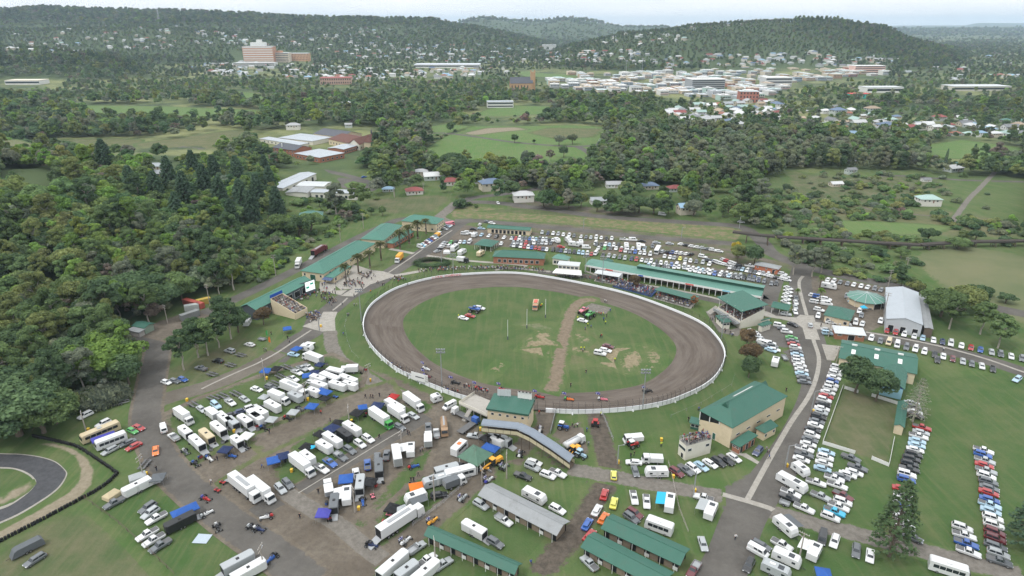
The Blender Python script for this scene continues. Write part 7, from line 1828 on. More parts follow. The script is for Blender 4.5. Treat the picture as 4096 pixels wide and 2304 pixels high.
def b_flatbed(t, L, c1, c2, H=0):
 l = L / 2; w = 1.2; m = MB(); m.box(-l, -l + 1.9, -w + .05, w - .05, .55, 2.5, 0, .35, .12, tx2=.05); part('cab', m, FLAT, t, c2)
 m = MB(); pane(m, ((-l, w - .1, 1.5), (-l, -w + .1, 1.5), (-l + .35, -w + .2, 2.48), (-l + .35, w - .2, 2.48)), .05, .95, .08, .9, .04); part('windscreen', m, GLASS, t)
 m = MB(); m.box(-l + 2.1, l, -w, w, .95, 1.1); part('deck', m, BED, t, label='grey flat steel deck'); m = MB(); m.box(-l + .3, l - .4, -.5, .5, .55, .94); part('chassis', m, TRIM, t); wheels(t, [-l + 1, l - 1.6], w - .18, BW, .5)
def b_tanker(t, L, c1, c2, H=3):
 l = L / 2; w = 1.2; m = MB(); m.box(-l, -l + 2, -w + .05, w - .05, .55, 2.7, 0, .35, .12, tx2=.05); part('cab', m, FLAT, t, c2)
 m = MB(); pane(m, ((-l, w - .1, 1.6), (-l, -w + .1, 1.6), (-l + .35, -w + .2, 2.65), (-l + .35, w - .2, 2.65)), .05, .95, .08, .9, .04); part('windscreen', m, GLASS, t)
 m = MB(); m.tube((-l + 2.3, 0, 2.0), (l - .1, 0, 2.0), 1.12, n=14); part('tank', m, FLAT, t, c1, True); m = MB(); m.box(-l + .3, l - .2, -.5, .5, .55, .94); part('chassis', m, TRIM, t); m = MB(); m.box(-l + 2.6, l - .4, -.25, .25, 3.08, 3.16); part('walkway', m, STEEL, t); wheels(t, [-l + 1, l - 1.5, l - 2.7], w - .18, BW, .5)
def b_opentrailer(t, L, c1, c2, H=0):
 l = L / 2; w = 1.05; m = MB(); m.box(-l, l, -w, -w * .45, .48, .56); m.box(-l, l, w * .45, w, .48, .56); [m.box(-l + k * L / 5 - .06, -l + k * L / 5 + .06, -w * .45, w * .45, .48, .55) for k in range(6)]; part('deck', m, BED, t)
 m = MB(); m.tube((-l, .5, .45), (-l - 1.4, 0, .45), .05, n=4); m.tube((-l, -.5, .45), (-l - 1.4, 0, .45), .05, n=4); part('drawbar', m, TRIM, t); wheels(t, [-.4, .4], w + .05, MW, .36)
def b_boxtrailer(t, L, c1, c2, H=0):
 l = L / 2; w = .85; m = MB(); m.box(-l, l, -w, w, .4, .48); [m.box(-l, l, y, y + .05, .48, .95) for y in (-w, w - .05)]; [m.box(x, x + .05, -w, w, .48, .95) for x in (-l, l - .05)]; part('tub', m, STEEL, t); m = MB(); m.tube((-l, 0, .42), (-l - 1, 0, .42), .05, n=4); part('drawbar', m, TRIM, t); wheels(t, [0], w + .1, MW, .36)
def b_covered(t, L, c1, c2, H=2.3):
 l = L / 2; m = MB(); m.side([(-l, .35), (-l + .9, H - .3), (-l + 1.6, H), (l - .5, H), (l, H - .5), (l + .1, .35)], -1.05, 1.05); part('cover', m, CANVAS, t, c1); m = MB(); m.tube((-l, 0, .4), (-l - 1, 0, .4), .05, n=4); part('drawbar', m, TRIM, t); wheels(t, [.4, -.4], 1.0, MW, .36)
def b_marquee(t, L, c1, c2, H=3.0):
 l = L / 2; w = l if L <= 4.2 else 1.7; m = MB(); e = H - .9; m.add([(-l, -w, e), (l, -w, e), (l, w, e), (-l, w, e), (-max(0, l - w), 0, H), (max(0, l - w) + 1e-3, 0, H)], [(0, 1, 5, 4), (1, 2, 5), (2, 3, 4, 5), (3, 0, 4)]); m.add([(-l, -w, e), (l, -w, e), (l, w, e), (-l, w, e), (-l, -w, e - .25), (l, -w, e - .25), (l, w, e - .25), (-l, w, e - .25)], [(0, 4, 5, 1), (1, 5, 6, 2), (2, 6, 7, 3), (3, 7, 4, 0)]); part('canopy', m, CANVAS, t, c1)
 for sx in (-1, 1):
  for sy in (-1, 1): m = MB(); m.tube((sx * (l - .05), sy * (w - .05), 0), (sx * (l - .05), sy * (w - .05), e), .03, n=4); part('leg', m, STEEL, t)
def b_racer(t, L, c1, c2, H=0, flag=True):
 m = MB(); m.box(-1.75, -.4, -.28, .28, .35, .72, 0, .1, .08); m.box(-.5, .75, -.42, .42, .32, .85, 0, .05, .08); part('body', m, FLAT, t, c1); m = MB(); m.box(.85, 1.75, -.4, .4, .55, 1.05, 0, .22, .12); part('tail_tank', m, FLAT, t, c2)
 m = MB()
 for s in (-.38, .38): m.tube((-.3, s, .8), (-.05, s * .85, 1.55), .04, n=4); m.tube((-.05, s * .85, 1.55), (.6, s * .85, 1.5), .04, n=4); m.tube((.6, s * .85, 1.5), (.95, s, .8), .04, n=4)
 m.tube((-.05, -.32, 1.55), (-.05, .32, 1.55), .04, n=4); m.tube((.6, -.32, 1.5), (.6, .32, 1.5), .04, n=4); part('roll_cage', m, TRIM, t); m = MB(); m.tube((-1.45, -.8, .33), (-1.45, .8, .33), .05, n=5); m.tube((1.1, -.85, .4), (1.1, .85, .4), .06, n=5); part('axle', m, STEEL, t)
 for s in (-1, 1): link('wheel', KW, t, (-1.45, s * .78, .3)); link('rear_wheel', BWR, t, (1.1, s * .82, .42))
 m = MB(); m.tube((.25, 0, .85), (.25, 0, 1.25), .17, .13, 8); m.tube((.25, 0, 1.2), (.25, 0, 1.48), .14, .1, 8); part('driver', m, FLAT, t, (.12, .12, .14))
 if flag:
  m = MB(); m.tube((.9, .1, .9), (1.0, .1, 3.0), .02, n=4); f = part('flag_mast', m, STEEL, t); m = MB(); P = 5
  for k in range(P): x0, x1 = 1.0 + 1.5 * k / P, 1.0 + 1.5 * (k + 1) / P; y0, y1 = .1 + .12 * math.sin(k * 1.4), .1 + .12 * math.sin((k + 1) * 1.4); m.quad((x0, y0, 2.1), (x1, y1, 2.1), (x1, y1, 3.0), (x0, y0, 3.0))
  part('flag', m, M('flag_blue', (.02, .03, .28), .8), f)
  m = MB(); [m.box(x, x + .12, y - .16, y + .2, z, z + .12) for x, y, z in ((1.9, .1, 2.75), (2.1, .14, 2.5), (2.3, .12, 2.7), (2.1, .12, 2.2), (1.35, .12, 2.2))]; m.box(1.04, 1.65, -.06, .24, 2.7, 2.76); m.box(1.3, 1.36, -.06, .26, 2.5, 2.98); part('flag_star', m, WHITE, f)
  m = MB(); m.box(1.04, 1.65, -.07, .25, 2.71, 2.75); part('flag_cross', m, M('flag_red', (.5, .02, .03), .8), f)
BWR = wheel_mesh(.42, .42, 'rear_wheel')
def b_quad(t, L, c1, c2, H=0):
 m = MB(); m.box(-.7, .7, -.25, .25, .4, .75, 0, .1, .05); m.box(-.85, -.4, -.5, .5, .6, .7); m.box(.35, .85, -.5, .5, .6, .7); part('body', m, FLAT, t, c1); m = MB(); m.tube((-.35, -.35, 1.0), (-.35, .35, 1.0), .03, n=4); m.tube((-.3, 0, .7), (-.35, 0, 1.0), .03, n=4); part('handlebar', m, TRIM, t); m = MB(); m.box(-.05, .55, -.16, .16, .75, .86); part('seat', m, TRIM, t); wheels(t, [-.6, .6], .48, KW, .27)
def b_tractor(t, L, c1, c2, H=2.6):
 m = MB(); m.box(-1.9, -.1, -.38, .38, .75, 1.45, 0, .1, .05); part('bonnet', m, FLAT, t, c1); m = MB(); m.box(-.15, 1.2, -.62, .62, .9, 2.4, 0, .15, .08); part('cab_glass', m, GLASS, t); m = MB(); m.box(-.25, 1.3, -.75, .75, 2.4, 2.58); part('cab_roof', m, FLAT, t, c2)
 for s in (-1, 1): link('rear_wheel', XW, t, (.75, s * .95, .85)); link('wheel', BW, t, (-1.4, s * .8, .5)); m = MB(); m.box(.0, 1.5, *sorted((s * .65, s * 1.2)), 1.62, 1.72); part('mudguard', m, FLAT, t, c1)
 m = MB(); m.tube((-.9, .25, 1.4), (-.9, .25, 2.3), .05, n=5); part('exhaust', m, TRIM, t)
def b_grader(t, L, c1, c2, H=0):
 m = MB(); m.box(.6, 3.8, -.7, .7, .9, 2.0, 0, .15, .1); part('engine_cover', m, FLAT, t, c1); m = MB(); m.box(-.7, .6, -.75, .75, 1.0, 2.9); part('cab', m, GLASS, t); m = MB(); m.box(-.85, .75, -.85, .85, 2.9, 3.05); part('cab_roof', m, FLAT, t, c1)
 m = MB(); m.tube((-.6, 0, 1.7), (-3.0, 0, 1.6), .25, n=6); m.tube((-3, 0, 1.6), (-4.6, 0, .9), .22, n=6); part('frame', m, FLAT, t, c1); m = MB(); m.box(-2.3, -2.1, -1.8, 1.8, .12, .75); part('blade', m, STEEL, t); m = MB(); m.tube((-1.8, -.5, .7), (-2.6, .5, .7), .4, n=8); part('turntable', m, FLAT, t, c1); wheels(t, [1.4, 2.9, -4.3], .95, wheel_mesh(.65, .4), .65)
def b_loader(t, L, c1, c2, H=0):
 m = MB(); m.box(.2, 2.6, -.85, .85, .8, 1.9, 0, .15, .1); part('engine_cover', m, FLAT, t, c1); m = MB(); m.box(-1.0, .2, -.7, .7, .9, 2.8, 0, .1, .05); part('cab', m, GLASS, t); m = MB(); m.box(-1.1, .3, -.8, .8, 2.8, 2.95); part('cab_roof', m, FLAT, t, c1)
 for s in (-1, 1): m = MB(); m.tube((-.9, s * .55, 1.5), (-2.6, s * .55, .5), .13, n=5); part('arm', m, FLAT, t, c1)
 m = MB(); m.side([(-3.5, .1), (-2.5, .1), (-2.4, 1.0), (-2.6, 1.0), (-2.7, .3), (-3.5, .2)], -1.2, 1.2); part('bucket', m, FLAT, t, c1); wheels(t, [-1.2, 1.6], .95, wheel_mesh(.68, .45), .68)
def b_monster(t, L, c1, c2, H=0):
 ps, (wx, wy, r) = car_parts('t')
 for nm, mb, mt, loc in ps[:-1]: o = part(nm, mb, mt, t, c1); o.location.z = 1.35
 m = MB(); m.box(-1.9, 1.9, -.4, .4, 1.2, 1.6); [m.tube((x, -1.1, .85), (x, 1.1, .85), .12, n=6) for x in (-1.6, 1.6)]; [m.tube((x * 1.0, y, .9), (x * .5, y * .8, 1.8), .07, n=4) for x in (-1.6, 1.6) for y in (-.7, .7)]; part('chassis', m, FLAT, t, c2); wheels(t, [-1.6, 1.6], 1.25, XW, .85)
def b_fire(t, L, c1, c2, H=2.9):
 b_truck(t, L, c1, c1, H)
 m = MB()
 for s in (-1, 1): m.box(-L / 2 + .2, L / 2, *sorted((s * 1.22, s * 1.24)), 1.3, 1.75)
 m.box(-L / 2 - .14, -L / 2 - .1, -1, 1, 1.0, 1.3); part('red_band', m, FLAT, t, (.6, .06, .03)); m = MB(); m.box(-L / 2 + .6, -L / 2 + .9, -.9, .9, 2.6, 2.8); part('light_bar', m, FLAT, t, (.5, .05, .05)); m = MB(); m.box(-1, 2.5, -.8, .8, 2.95, 3.2); part('hose_rack', m, FLAT, t, (.5, .1, .06))
def b_dome(t, L, c1, c2, H=2.1):
 l = L / 2; w = l * .75; m = MB(); m.box(-l, l, -w, w, .05, 1.1, 0, .12, .12); m.add([(-l + .1, -w + .1, 1.1), (l - .1, -w + .1, 1.1), (l - .1, w - .1, 1.1), (-l + .1, w - .1, 1.1), (-l * .45, 0, H), (l * .45, 0, H)], [(0, 1, 5, 4), (1, 2, 5), (2, 3, 4, 5), (3, 0, 4)]); part('fabric', m, CANVAS, t, c1)
 m = MB(); m.box(-l - .03, -l + .2, -.4, .4, .05, 1.05, 0, .1, .08); part('door_flap', m, CANVAS, t, tuple(v * .7 for v in c1))
def b_umbrella(t, L, c1, c2, H=2.4):
 m = MB(); n = 8; m.add([(L / 2 * math.cos(2 * math.pi * k / n), L / 2 * math.sin(2 * math.pi * k / n), H - .5) for k in range(n)] + [(0, 0, H)], [(k, (k + 1) % n, n) for k in range(n)]); part('canopy', m, CANVAS, t, c1); m = MB(); m.tube((0, 0, 0), (0, 0, H), .03, n=5); part('pole', m, STEEL, t)
def b_flags(t, L, c1, c2, H=3.4):
 m = MB(); m.tube((0, 0, 0), (0, 0, H), .03, n=5); p = part('pole', m, STEEL, t); m = MB(); m.add([(0, .0, .8), (.8, .0, 1.0), (.75, .05, 2.8), (.3, .04, H), (0, 0, H)], [(0, 1, 2, 3, 4)]); part('banner', m, CANVAS, t, c1)
BW2 = {'truck': ('race_truck', 'box truck', 'truck'), 'semi': ('semi_trailer', 'semi-trailer truck with its ramp down', 'truck'), 'trailer': ('race_trailer', 'enclosed race trailer', 'trailer'), 'caravan': ('caravan', 'caravan', 'caravan'), 'awning': ('camper_trailer', 'camper with an open awning', 'caravan'), 'bus': ('bus', 'bus', 'bus'), 'flatbed': ('flatbed_truck', 'flatbed tow truck', 'truck'), 'tanker': ('water_truck', 'water tanker truck', 'truck'),
  'opentrailer': ('car_trailer', 'empty open car trailer', 'trailer'), 'boxtrailer': ('box_trailer', 'small box trailer', 'trailer'), 'covered': ('covered_trailer', 'covered trailer', 'trailer'), 'marquee': ('marquee', 'pop-up marquee', 'marquee'), 'racer': ('race_car', 'open-wheel race car', 'race car'), 'quad': ('quad_bike', 'quad bike', 'quad bike'), 'tractor': ('tractor', 'tractor', 'tractor'), 'grader': ('road_grader', 'road grader', 'grader'),
  'loader': ('wheel_loader', 'wheel loader', 'loader'), 'monster': ('monster_truck', 'monster truck on huge tyres', 'monster truck'), 'fire': ('fire_engine', 'fire engine', 'fire engine'), 'dome': ('tent', 'camping tent', 'tent'), 'umbrella': ('umbrella', 'round umbrella', 'umbrella'), 'flags': ('feather_banner', 'feather banner', 'banner')}
BIG = """truck 12 1190,150 150,110 10 W W @nearest the track gate
truck 12 1075,235 150,100 9 W W @beside the truck nearest the track gate
trailer 12 1050,175 150,90 9 W W @behind the two front race trucks
truck 12 945,270 190,130 11 W N @white over green with yellow, in the middle pit row
truck 12 350,625 190,145 10.5 W W @big, at the left end of the middle pit row
trailer 12 392,565 120,90 6 W W @behind the big left truck of the middle row
truck 12 40,815 200,160 11 W W @in front of the left pit lane
semi 02 1850,800 190,150 13 W W @left of the pit lane, with solar panels
semi 12 1095,1050 260,-170 14 W W @white, with its ramp down at the lower pits
truck 12 1062,545 -30,-170 9.5 W W @with red lamps at the head of the lower row
truck 12 1300,425 0,-110 6.5 W W @beside the brown tanker
trailer 12 728,345 120,75 7.5 W W @rounded, in the middle pit row
trailer 12 580,430 125,80 8 W W @in the middle pit row
trailer 12 520,482 110,65 6 W S @in the middle pit row
trailer 12 672,392 100,70 6 K W @with yellow end, in the middle pit row
awning 12 1168,500 5,-110 5.5 W W @at the head of the lower pit row
awning 12 688,845 8,-150 6.5 W W @with a ramp in the lower pit row
trailer 12 788,765 15,-120 6.5 S S @in the lower pit row
trailer 12 592,910 15,-120 6 G G @open topped, in the lower pit row
trailer 12 928,640 -5,-110 6.5 G G @in the lower pit row
truck 12 548,790 -15,-90 6 W W @tray loaded, in the lower pit row
caravan 12 1362,110 60,-20 3.6 W W @used for catering by the track gate
awning 12 1205,860 -130,45 6 W G @with green flap in the fenced pit strip
caravan 12 1365,735 -170,50 8.5 S S @old, in the fenced pit strip
bus 12 1540,680 -160,40 9 W W @in the fenced pit strip
trailer 12 1440,655 130,-35 7 S S @behind the white bus in the fenced strip
truck 12 1500,745 130,-50 6.5 G W @with an open tray in the fenced strip
trailer 12 1840,420 -130,-60 8 S S @against the footbridge
trailer 12 1825,440 90,50 4.5 W W @beside the blue marquee under the footbridge
trailer 12 1035,1370 150,-130 9 W W @rounded, at the bottom centre
trailer 12 1140,1420 120,-90 6 S W @at the bottom centre
trailer 12 1280,1430 130,-110 8 W W @cut by the bottom edge
trailer 12 1645,1105 -110,-60 7 W W @with its ramp beside the stables
caravan 22 168,850 100,50 7 W G @dark-sided, behind the grey-roofed stable
caravan 22 1090,670 -130,0 6.5 W G @above the gravel lane
awning 22 1190,900 15,-110 6.5 W T @with a turquoise awning and side tent
awning 22 1500,960 50,-110 6 W S @with a grey awning near the junction
bus 22 1110,1080 -150,-55 7 W W @motorhome behind the green stables
truck 22 1060,570 -125,-5 6 W W @white delivery van with red lettering and red door
caravan 32 180,750 100,55 8.5 W W @longest, at the lane corner
caravan 32 245,650 60,45 5 W W @with an awning by the main drive
awning 32 130,1080 70,60 6.5 W G @with a grey annexe below the gravel lane
awning 32 350,1270 35,-70 5.5 W W @with a wide awning at the bottom right
caravan 32 140,1320 90,40 6.5 W W @at the bottom right corner
caravan 32 60,1410 90,40 6.5 S S @cut by the bottom right edge
bus 32 1360,1400 160,50 8 W W @motorhome with rooftop gear at the bottom right
boxtrailer 32 125,898 80,30 2.6 S S @behind the white tray ute at the lane corner
marquee 32 420,1425 60,10 3.4 B W @blue and white, at the bottom right
truck 02 1390,255 105,75 9 W W @at the head of the left pit row
trailer 02 1400,370 -70,-60 6 W W @in the left pit row
trailer 02 1490,450 -90,-85 7.5 W W @in the left pit row
trailer 02 1562,400 -90,-80 7 C C @in the left pit row
trailer 02 1650,345 -100,-85 7.5 W W @in the left pit row
trailer 02 1690,270 -95,-80 7.5 W W @in the left pit row
truck 02 1600,230 -60,-50 7 W W @behind the left pit row
trailer 02 1755,300 -70,-60 6 S S @in the left pit row
trailer 02 1850,285 -80,-55 6.5 W W @in the left pit row
trailer 02 1920,245 -80,-55 6.5 W W @in the left pit row
trailer 02 1035,785 -150,75 7.5 W W @in the left camp by the tent
trailer 02 1362,1050 -170,85 7.5 K G @black, beside the blue awning
covered 02 205,1250 -150,75 7 G G @grey, beside the dark wagon
bus 02 840,437 -160,60 8.5 W W @beside the red sedans at the left
bus 02 760,372 -230,95 11 C S @old grey bus with a blue side awning
marquee 02 780,398 -160,55 6.5 V V @blue awning tied to the old bus
opentrailer 02 905,140 100,-25 5.5 G G @behind the silver ute at the left
opentrailer 02 1090,605 60,-70 4.5 E E @rusty, beside the power pole
dome 02 845,840 60,-40 4 C C @beige, in the left camp
dome 02 1040,705 60,-20 4.5 S S @grey, in the left camp
trailer 02 1800,1355 150,-80 7.5 S S @at the bottom edge of the left camp
trailer 02 1880,1420 150,-85 8 W T @with a turquoise end at the bottom edge
opentrailer 01 1600,1372 80,22 4.5 G G @on the upper grass
opentrailer 01 1738,1302 80,22 4.5 S S @on the upper grass
opentrailer 01 1815,1227 80,20 4.5 S S @on the upper grass
opentrailer 02 1455,150 70,40 4.5 E E @in the back row of the left pits
opentrailer 02 1605,105 80,35 5 E E @in the back row of the left pits
opentrailer 02 1680,85 80,35 5 R R @red, in the back row of the left pits
opentrailer 02 1780,70 80,40 5.5 E E @in the back row of the left pits
truck 11 430,1262 -190,-75 10 W W @long, at the top of the pits
truck 11 705,1345 -110,5 6.5 W W @behind the top corner of the pits
bus 11 600,1372 110,25 7 W W @in the top corner of the pits
bus 11 560,1415 150,60 9 W W @coach in the top corner of the pits
trailer 11 700,1425 130,50 8 W W @in the top corner of the pits
awning 11 385,1180 90,12 5 W W @beside the blue marquee at the top of the pits
semi 12 290,55 190,80 12 W W @with red and blue lettering in the upper pits
truck 12 175,115 150,60 8.5 W W @with red lettering in the upper pits
trailer 12 130,175 110,60 7 W W @in the upper pit row
trailer 12 40,225 90,55 6 W W @in the upper pit row
trailer 12 10,270 80,50 6 W W @in the upper pit row
trailer 12 620,20 100,30 7 W W @near the top of the pit lane
trailer 12 710,20 90,25 6 W W @near the top of the pit lane
trailer 12 300,105 90,40 6 S S @in the upper pit row
trailer 12 440,70 80,30 5 W W @in the upper pit row
opentrailer 11 235,1320 110,45 6 S S @in the top corner of the pits
opentrailer 11 185,1390 80,40 5 G G @in the top corner of the pits
marquee 02 1698,492 80,10 3.4 D D @navy, in the left pit row
marquee 02 1858,388 90,20 3.6 W W @white, in the left pit row
marquee 02 1190,702 90,-10 3.6 G G @grey, in the left camp
marquee 02 1395,950 150,-65 6.5 B B @long blue awning in the left camp
marquee 12 420,165 80,10 3.6 B B @blue, beside the upper pit lane
marquee 12 280,210 80,10 3.2 S S @grey, beside the upper pit lane
marquee 12 115,265 80,10 3.2 S S @pale grey, beside the upper pit lane
marquee 12 130,572 80,-20 3.6 B B @blue, at the left end of the middle pits
marquee 12 205,540 80,-20 3.6 D B @navy, at the left end of the middle pits
marquee 12 380,470 80,20 3.4 K K @black, beside the turquoise umbrella
umbrella 12 422,502 10,0 2.4 T T @turquoise, in the middle pits
marquee 12 575,330 100,50 4.1 D D @navy, in the middle pits
marquee 12 482,372 80,30 3.2 K K @black, left of the navy one
marquee 12 612,288 70,10 3 K K @black, behind the navy one
marquee 12 805,172 60,-10 3 B B @blue, behind the white race trucks
marquee 12 760,215 90,25 3.8 K K @black with white lettering, middle pits
marquee 12 915,160 90,10 4 D D @navy, behind the white race trucks
marquee 12 1037,92 70,15 3.2 R R @red, by the track gate
marquee 12 678,712 10,-100 4 B B @blue, in the lower pit row
marquee 12 508,970 80,0 3.6 V V @violet-blue, in the lower pit row
marquee 12 858,735 70,10 3.6 K K @black, in the lower pit row
marquee 12 1030,935 80,20 3.6 K K @black and white, above the red kart
marquee 12 1100,945 60,-20 3 S S @white sheet beside the semi-trailer
marquee 12 1210,775 110,-20 3.8 O O @orange groundsheet awning, fenced strip
marquee 12 1770,478 100,35 5 B B @bright blue, under the footbridge
marquee 12 1742,405 80,40 3.6 K K @black, under the footbridge
marquee 12 510,55 110,35 5.5 B B @long blue, in the upper pits
marquee 12 520,105 60,15 3 K K @black, in the upper pits
marquee 11 235,1028 70,-10 3.4 B B @blue, on the grass before the slate shed
marquee 11 305,1180 60,15 3.4 B B @blue, beside the long box truck
marquee 11 75,1345 75,5 3.6 B B @bright blue, in the top corner of the pits
marquee 11 150,1330 70,10 3.4 K K @black, in the top corner of the pits
marquee 11 385,1382 70,-10 3.4 B B @blue, by the coach
marquee 11 440,1360 70,-5 3.4 D D @navy, by the coach
marquee 11 515,1350 70,0 3.2 K K @black, by the coach
flags 11 92,1090 5,0 1 N N @green, beside the sales trailer
flags 11 112,1140 5,0 1 O O @orange, beside the sales trailer
boxtrailer 11 45,1110 60,10 3 S S @sales trailer on the grass
racer 11 1285,1332 70,25 4 W W @leading the parade on the speedway
racer 11 1290,1388 70,22 4 M V @dark red, in the parade
racer 11 1505,1438 75,12 4 K K @black, in the parade
racer 12 1682,32 80,15 4 R R @red, in the parade
racer H 800,70 150,40 4 R R @red, hidden behind the sponsor board
racer 22 208,95 80,14 4 R R @red, in the parade past the control building
racer 22 430,112 75,12 4 O N @orange and green, in the parade
racer 22 685,112 78,10 4 P W @pink and white, in the parade
racer 22 1022,52 70,-14 4 K K @black, at the parade's tail
racer 22 212,340 18,-70 4 W W @white, waiting beside the control building
racer 22 65,525 35,-60 4 K W @black and white, below the footbridge
racer 12 1872,625 60,-55 4 S K @silver, on the dirt lane
racer 12 1757,722 65,-50 4 W V @white and blue, on the dirt lane
racer 12 1562,858 60,-55 4 S S @silver, in the middle of the dirt lane
racer 12 1335,1032 70,-55 4 A A @amber, on the dirt lane
racer 12 1130,1182 70,-60 4 W W @white, on the dirt lane
racer 12 872,1212 75,20 4 D K @navy, behind the semi-trailer
racer 12 78,1000 -90,20 4 W R @white and red, by the left trucks
racer 12 20,1092 60,20 4 D W @navy and white, by the left road
racer 12 118,1312 -65,55 4 B K @blue, at the bottom left
racer 02 1552,862 80,40 4 R V @red and blue, on the left road
racer 02 1560,975 90,-45 4 W S @white, at the edge of the left camp
racer 02 1640,1080 40,90 4 K W @black, at the edge of the left camp
racer 02 1905,1082 60,30 4 K S @black, on the left road
racer 12 805,885 10,80 4 B K @blue, before the silver trailer
racer 12 1190,620 80,-20 4 B R @blue and red, by the white camper
racer 02 1400,510 60,60 4 G W @grey, in the left pit row
racer 02 1580,560 60,40 4 W B @white and blue, in the left pit row
racer 02 1475,600 50,40 4 K B @black and blue, in the left pit row
quad 02 1640,800 50,20 2 R R @red, beside the pair of race trucks
quad 02 1680,740 50,20 2 R R @red, behind the pair of race trucks
quad 12 975,1035 50,10 2 R K @red, beside the semi-trailer
quad 12 1005,985 50,10 2 P W @pink, under the black marquee
quad 12 880,845 20,50 2 P K @dark, in the lower pit row
tractor 22 385,328 85,18 4 B W @blue with a white roof
tractor 22 630,302 10,-60 4 R R @red and dusty on the dirt lane
tractor 22 912,465 90,-25 4 R W @red and white, towing a roller
truck 22 915,415 -100,10 6 W W @white tip truck behind the red and white tractor
tanker 22 470,445 130,-70 8 W W @white water tanker beside the footbridge
loader 22 465,512 -60,40 6 A A @yellow loader beside the footbridge
tractor 22 520,540 40,20 3 L L @small light blue
grader 12 1785,612 -130,80 8 A A @amber, beside the stained shelter
flatbed 12 1605,325 110,-80 9 B B @blue, with its tray lowered
flatbed 12 1560,242 -130,-65 9 W W @white, parked by the viewing deck
tanker 12 1420,330 8,85 8 E E @dusty brown water tanker in the pits
bus 12 1535,490 90,-85 6 W O @white van-bus with an orange rear
monster 21 540,900 -55,30 5 P P @pink, beside the concrete slab
monster 21 588,930 -50,30 5 N N @green, beside the concrete slab
monster 11 1650,890 60,10 5 B W @blue, in the left infield group
fire 21 178,858 -12,50 7 C R @cream and red, on the infield
bus 21 1098,442 -40,70 9.5 W W @in the middle of the upper car park
caravan 21 340,368 40,30 5 W W @in the upper car park
caravan 21 425,365 40,35 5.5 W W @in the upper car park
caravan 21 470,395 90,10 6.5 W W @longest, in the upper car park
caravan 21 520,385 10,45 5 W W @in the upper car park
caravan 21 862,408 5,45 5 W W @tall, in the upper car park
awning 21 955,412 8,50 6 W W @with its rear open, in the upper car park
caravan 11 1555,455 65,-40 6.5 W W @on the grass of the caravan lot
caravan 11 1695,465 60,-40 6 C C @on the grass of the caravan lot
bus 11 1500,425 60,-45 7 W G @coach in the caravan lot
caravan 11 1650,325 45,-30 5 W W @near the cattle shelter
truck 11 1560,515 70,10 6.5 W K @white and black truck on the path to the crowd
truck 11 1080,505 -70,75 8.5 A W @amber food truck with its awning up
semi 11 480,450 150,-90 14 M M @red empty car carrier behind the long hall
truck 11 320,545 -30,60 9 W W @white truck with a silver box behind the long hall
truck 11 1375,322 40,-25 6 A W @amber and white truck by the palm lawn
truck 11 1462,240 40,-5 6 P P @pink food van by the far gate
caravan 01 1865,985 40,-60 5 W W @white horse float under the gum trees
caravan 31 55,1285 20,-60 5.5 W R @white and red camper by the round-crowned trees
boxtrailer 31 125,1250 40,60 4 W W @white trailer by the round-crowned trees
caravan 31 460,712 60,10 7 W W @large white boat-shaped caravan at the gate palms
dome 11 1440,455 50,0 4 W W @white, in the caravan lot
marquee 31 725,868 40,0 2.4 T T @light blue, before the round shelter
marquee 11 480,1300 60,10 3 D D @small navy, behind the long box truck
marquee 12 330,20 70,20 3.4 K K @black, in the upper pits
marquee 12 60,95 60,15 3 S S @grey, in the upper pits
trailer 12 480,20 90,30 6.5 W W @behind the long blue awning
trailer 11 470,1420 100,35 6.5 W W @left of the coach
trailer 02 1790,440 -60,-50 5 W W @with its ramp beside the white marquee
racer 12 240,255 50,20 4 K R @black and red, beside the upper pit lane
racer 12 60,330 50,25 4 K B @black and blue, beside the upper pit lane
racer 12 330,185 60,20 4 G K @grey, beside the upper pit lane
racer 02 1850,470 50,30 4 K W @black and white, in the left pit row
racer 02 1745,540 60,10 4 B K @blue, under the navy marquee
opentrailer 11 140,1440 80,30 5 E E @beside the black marquee of the top corner
quad 12 600,95 40,15 2 B B @blue, near the top of the pit lane
quad 12 720,275 30,20 2 K W @black, in the middle pit row"""
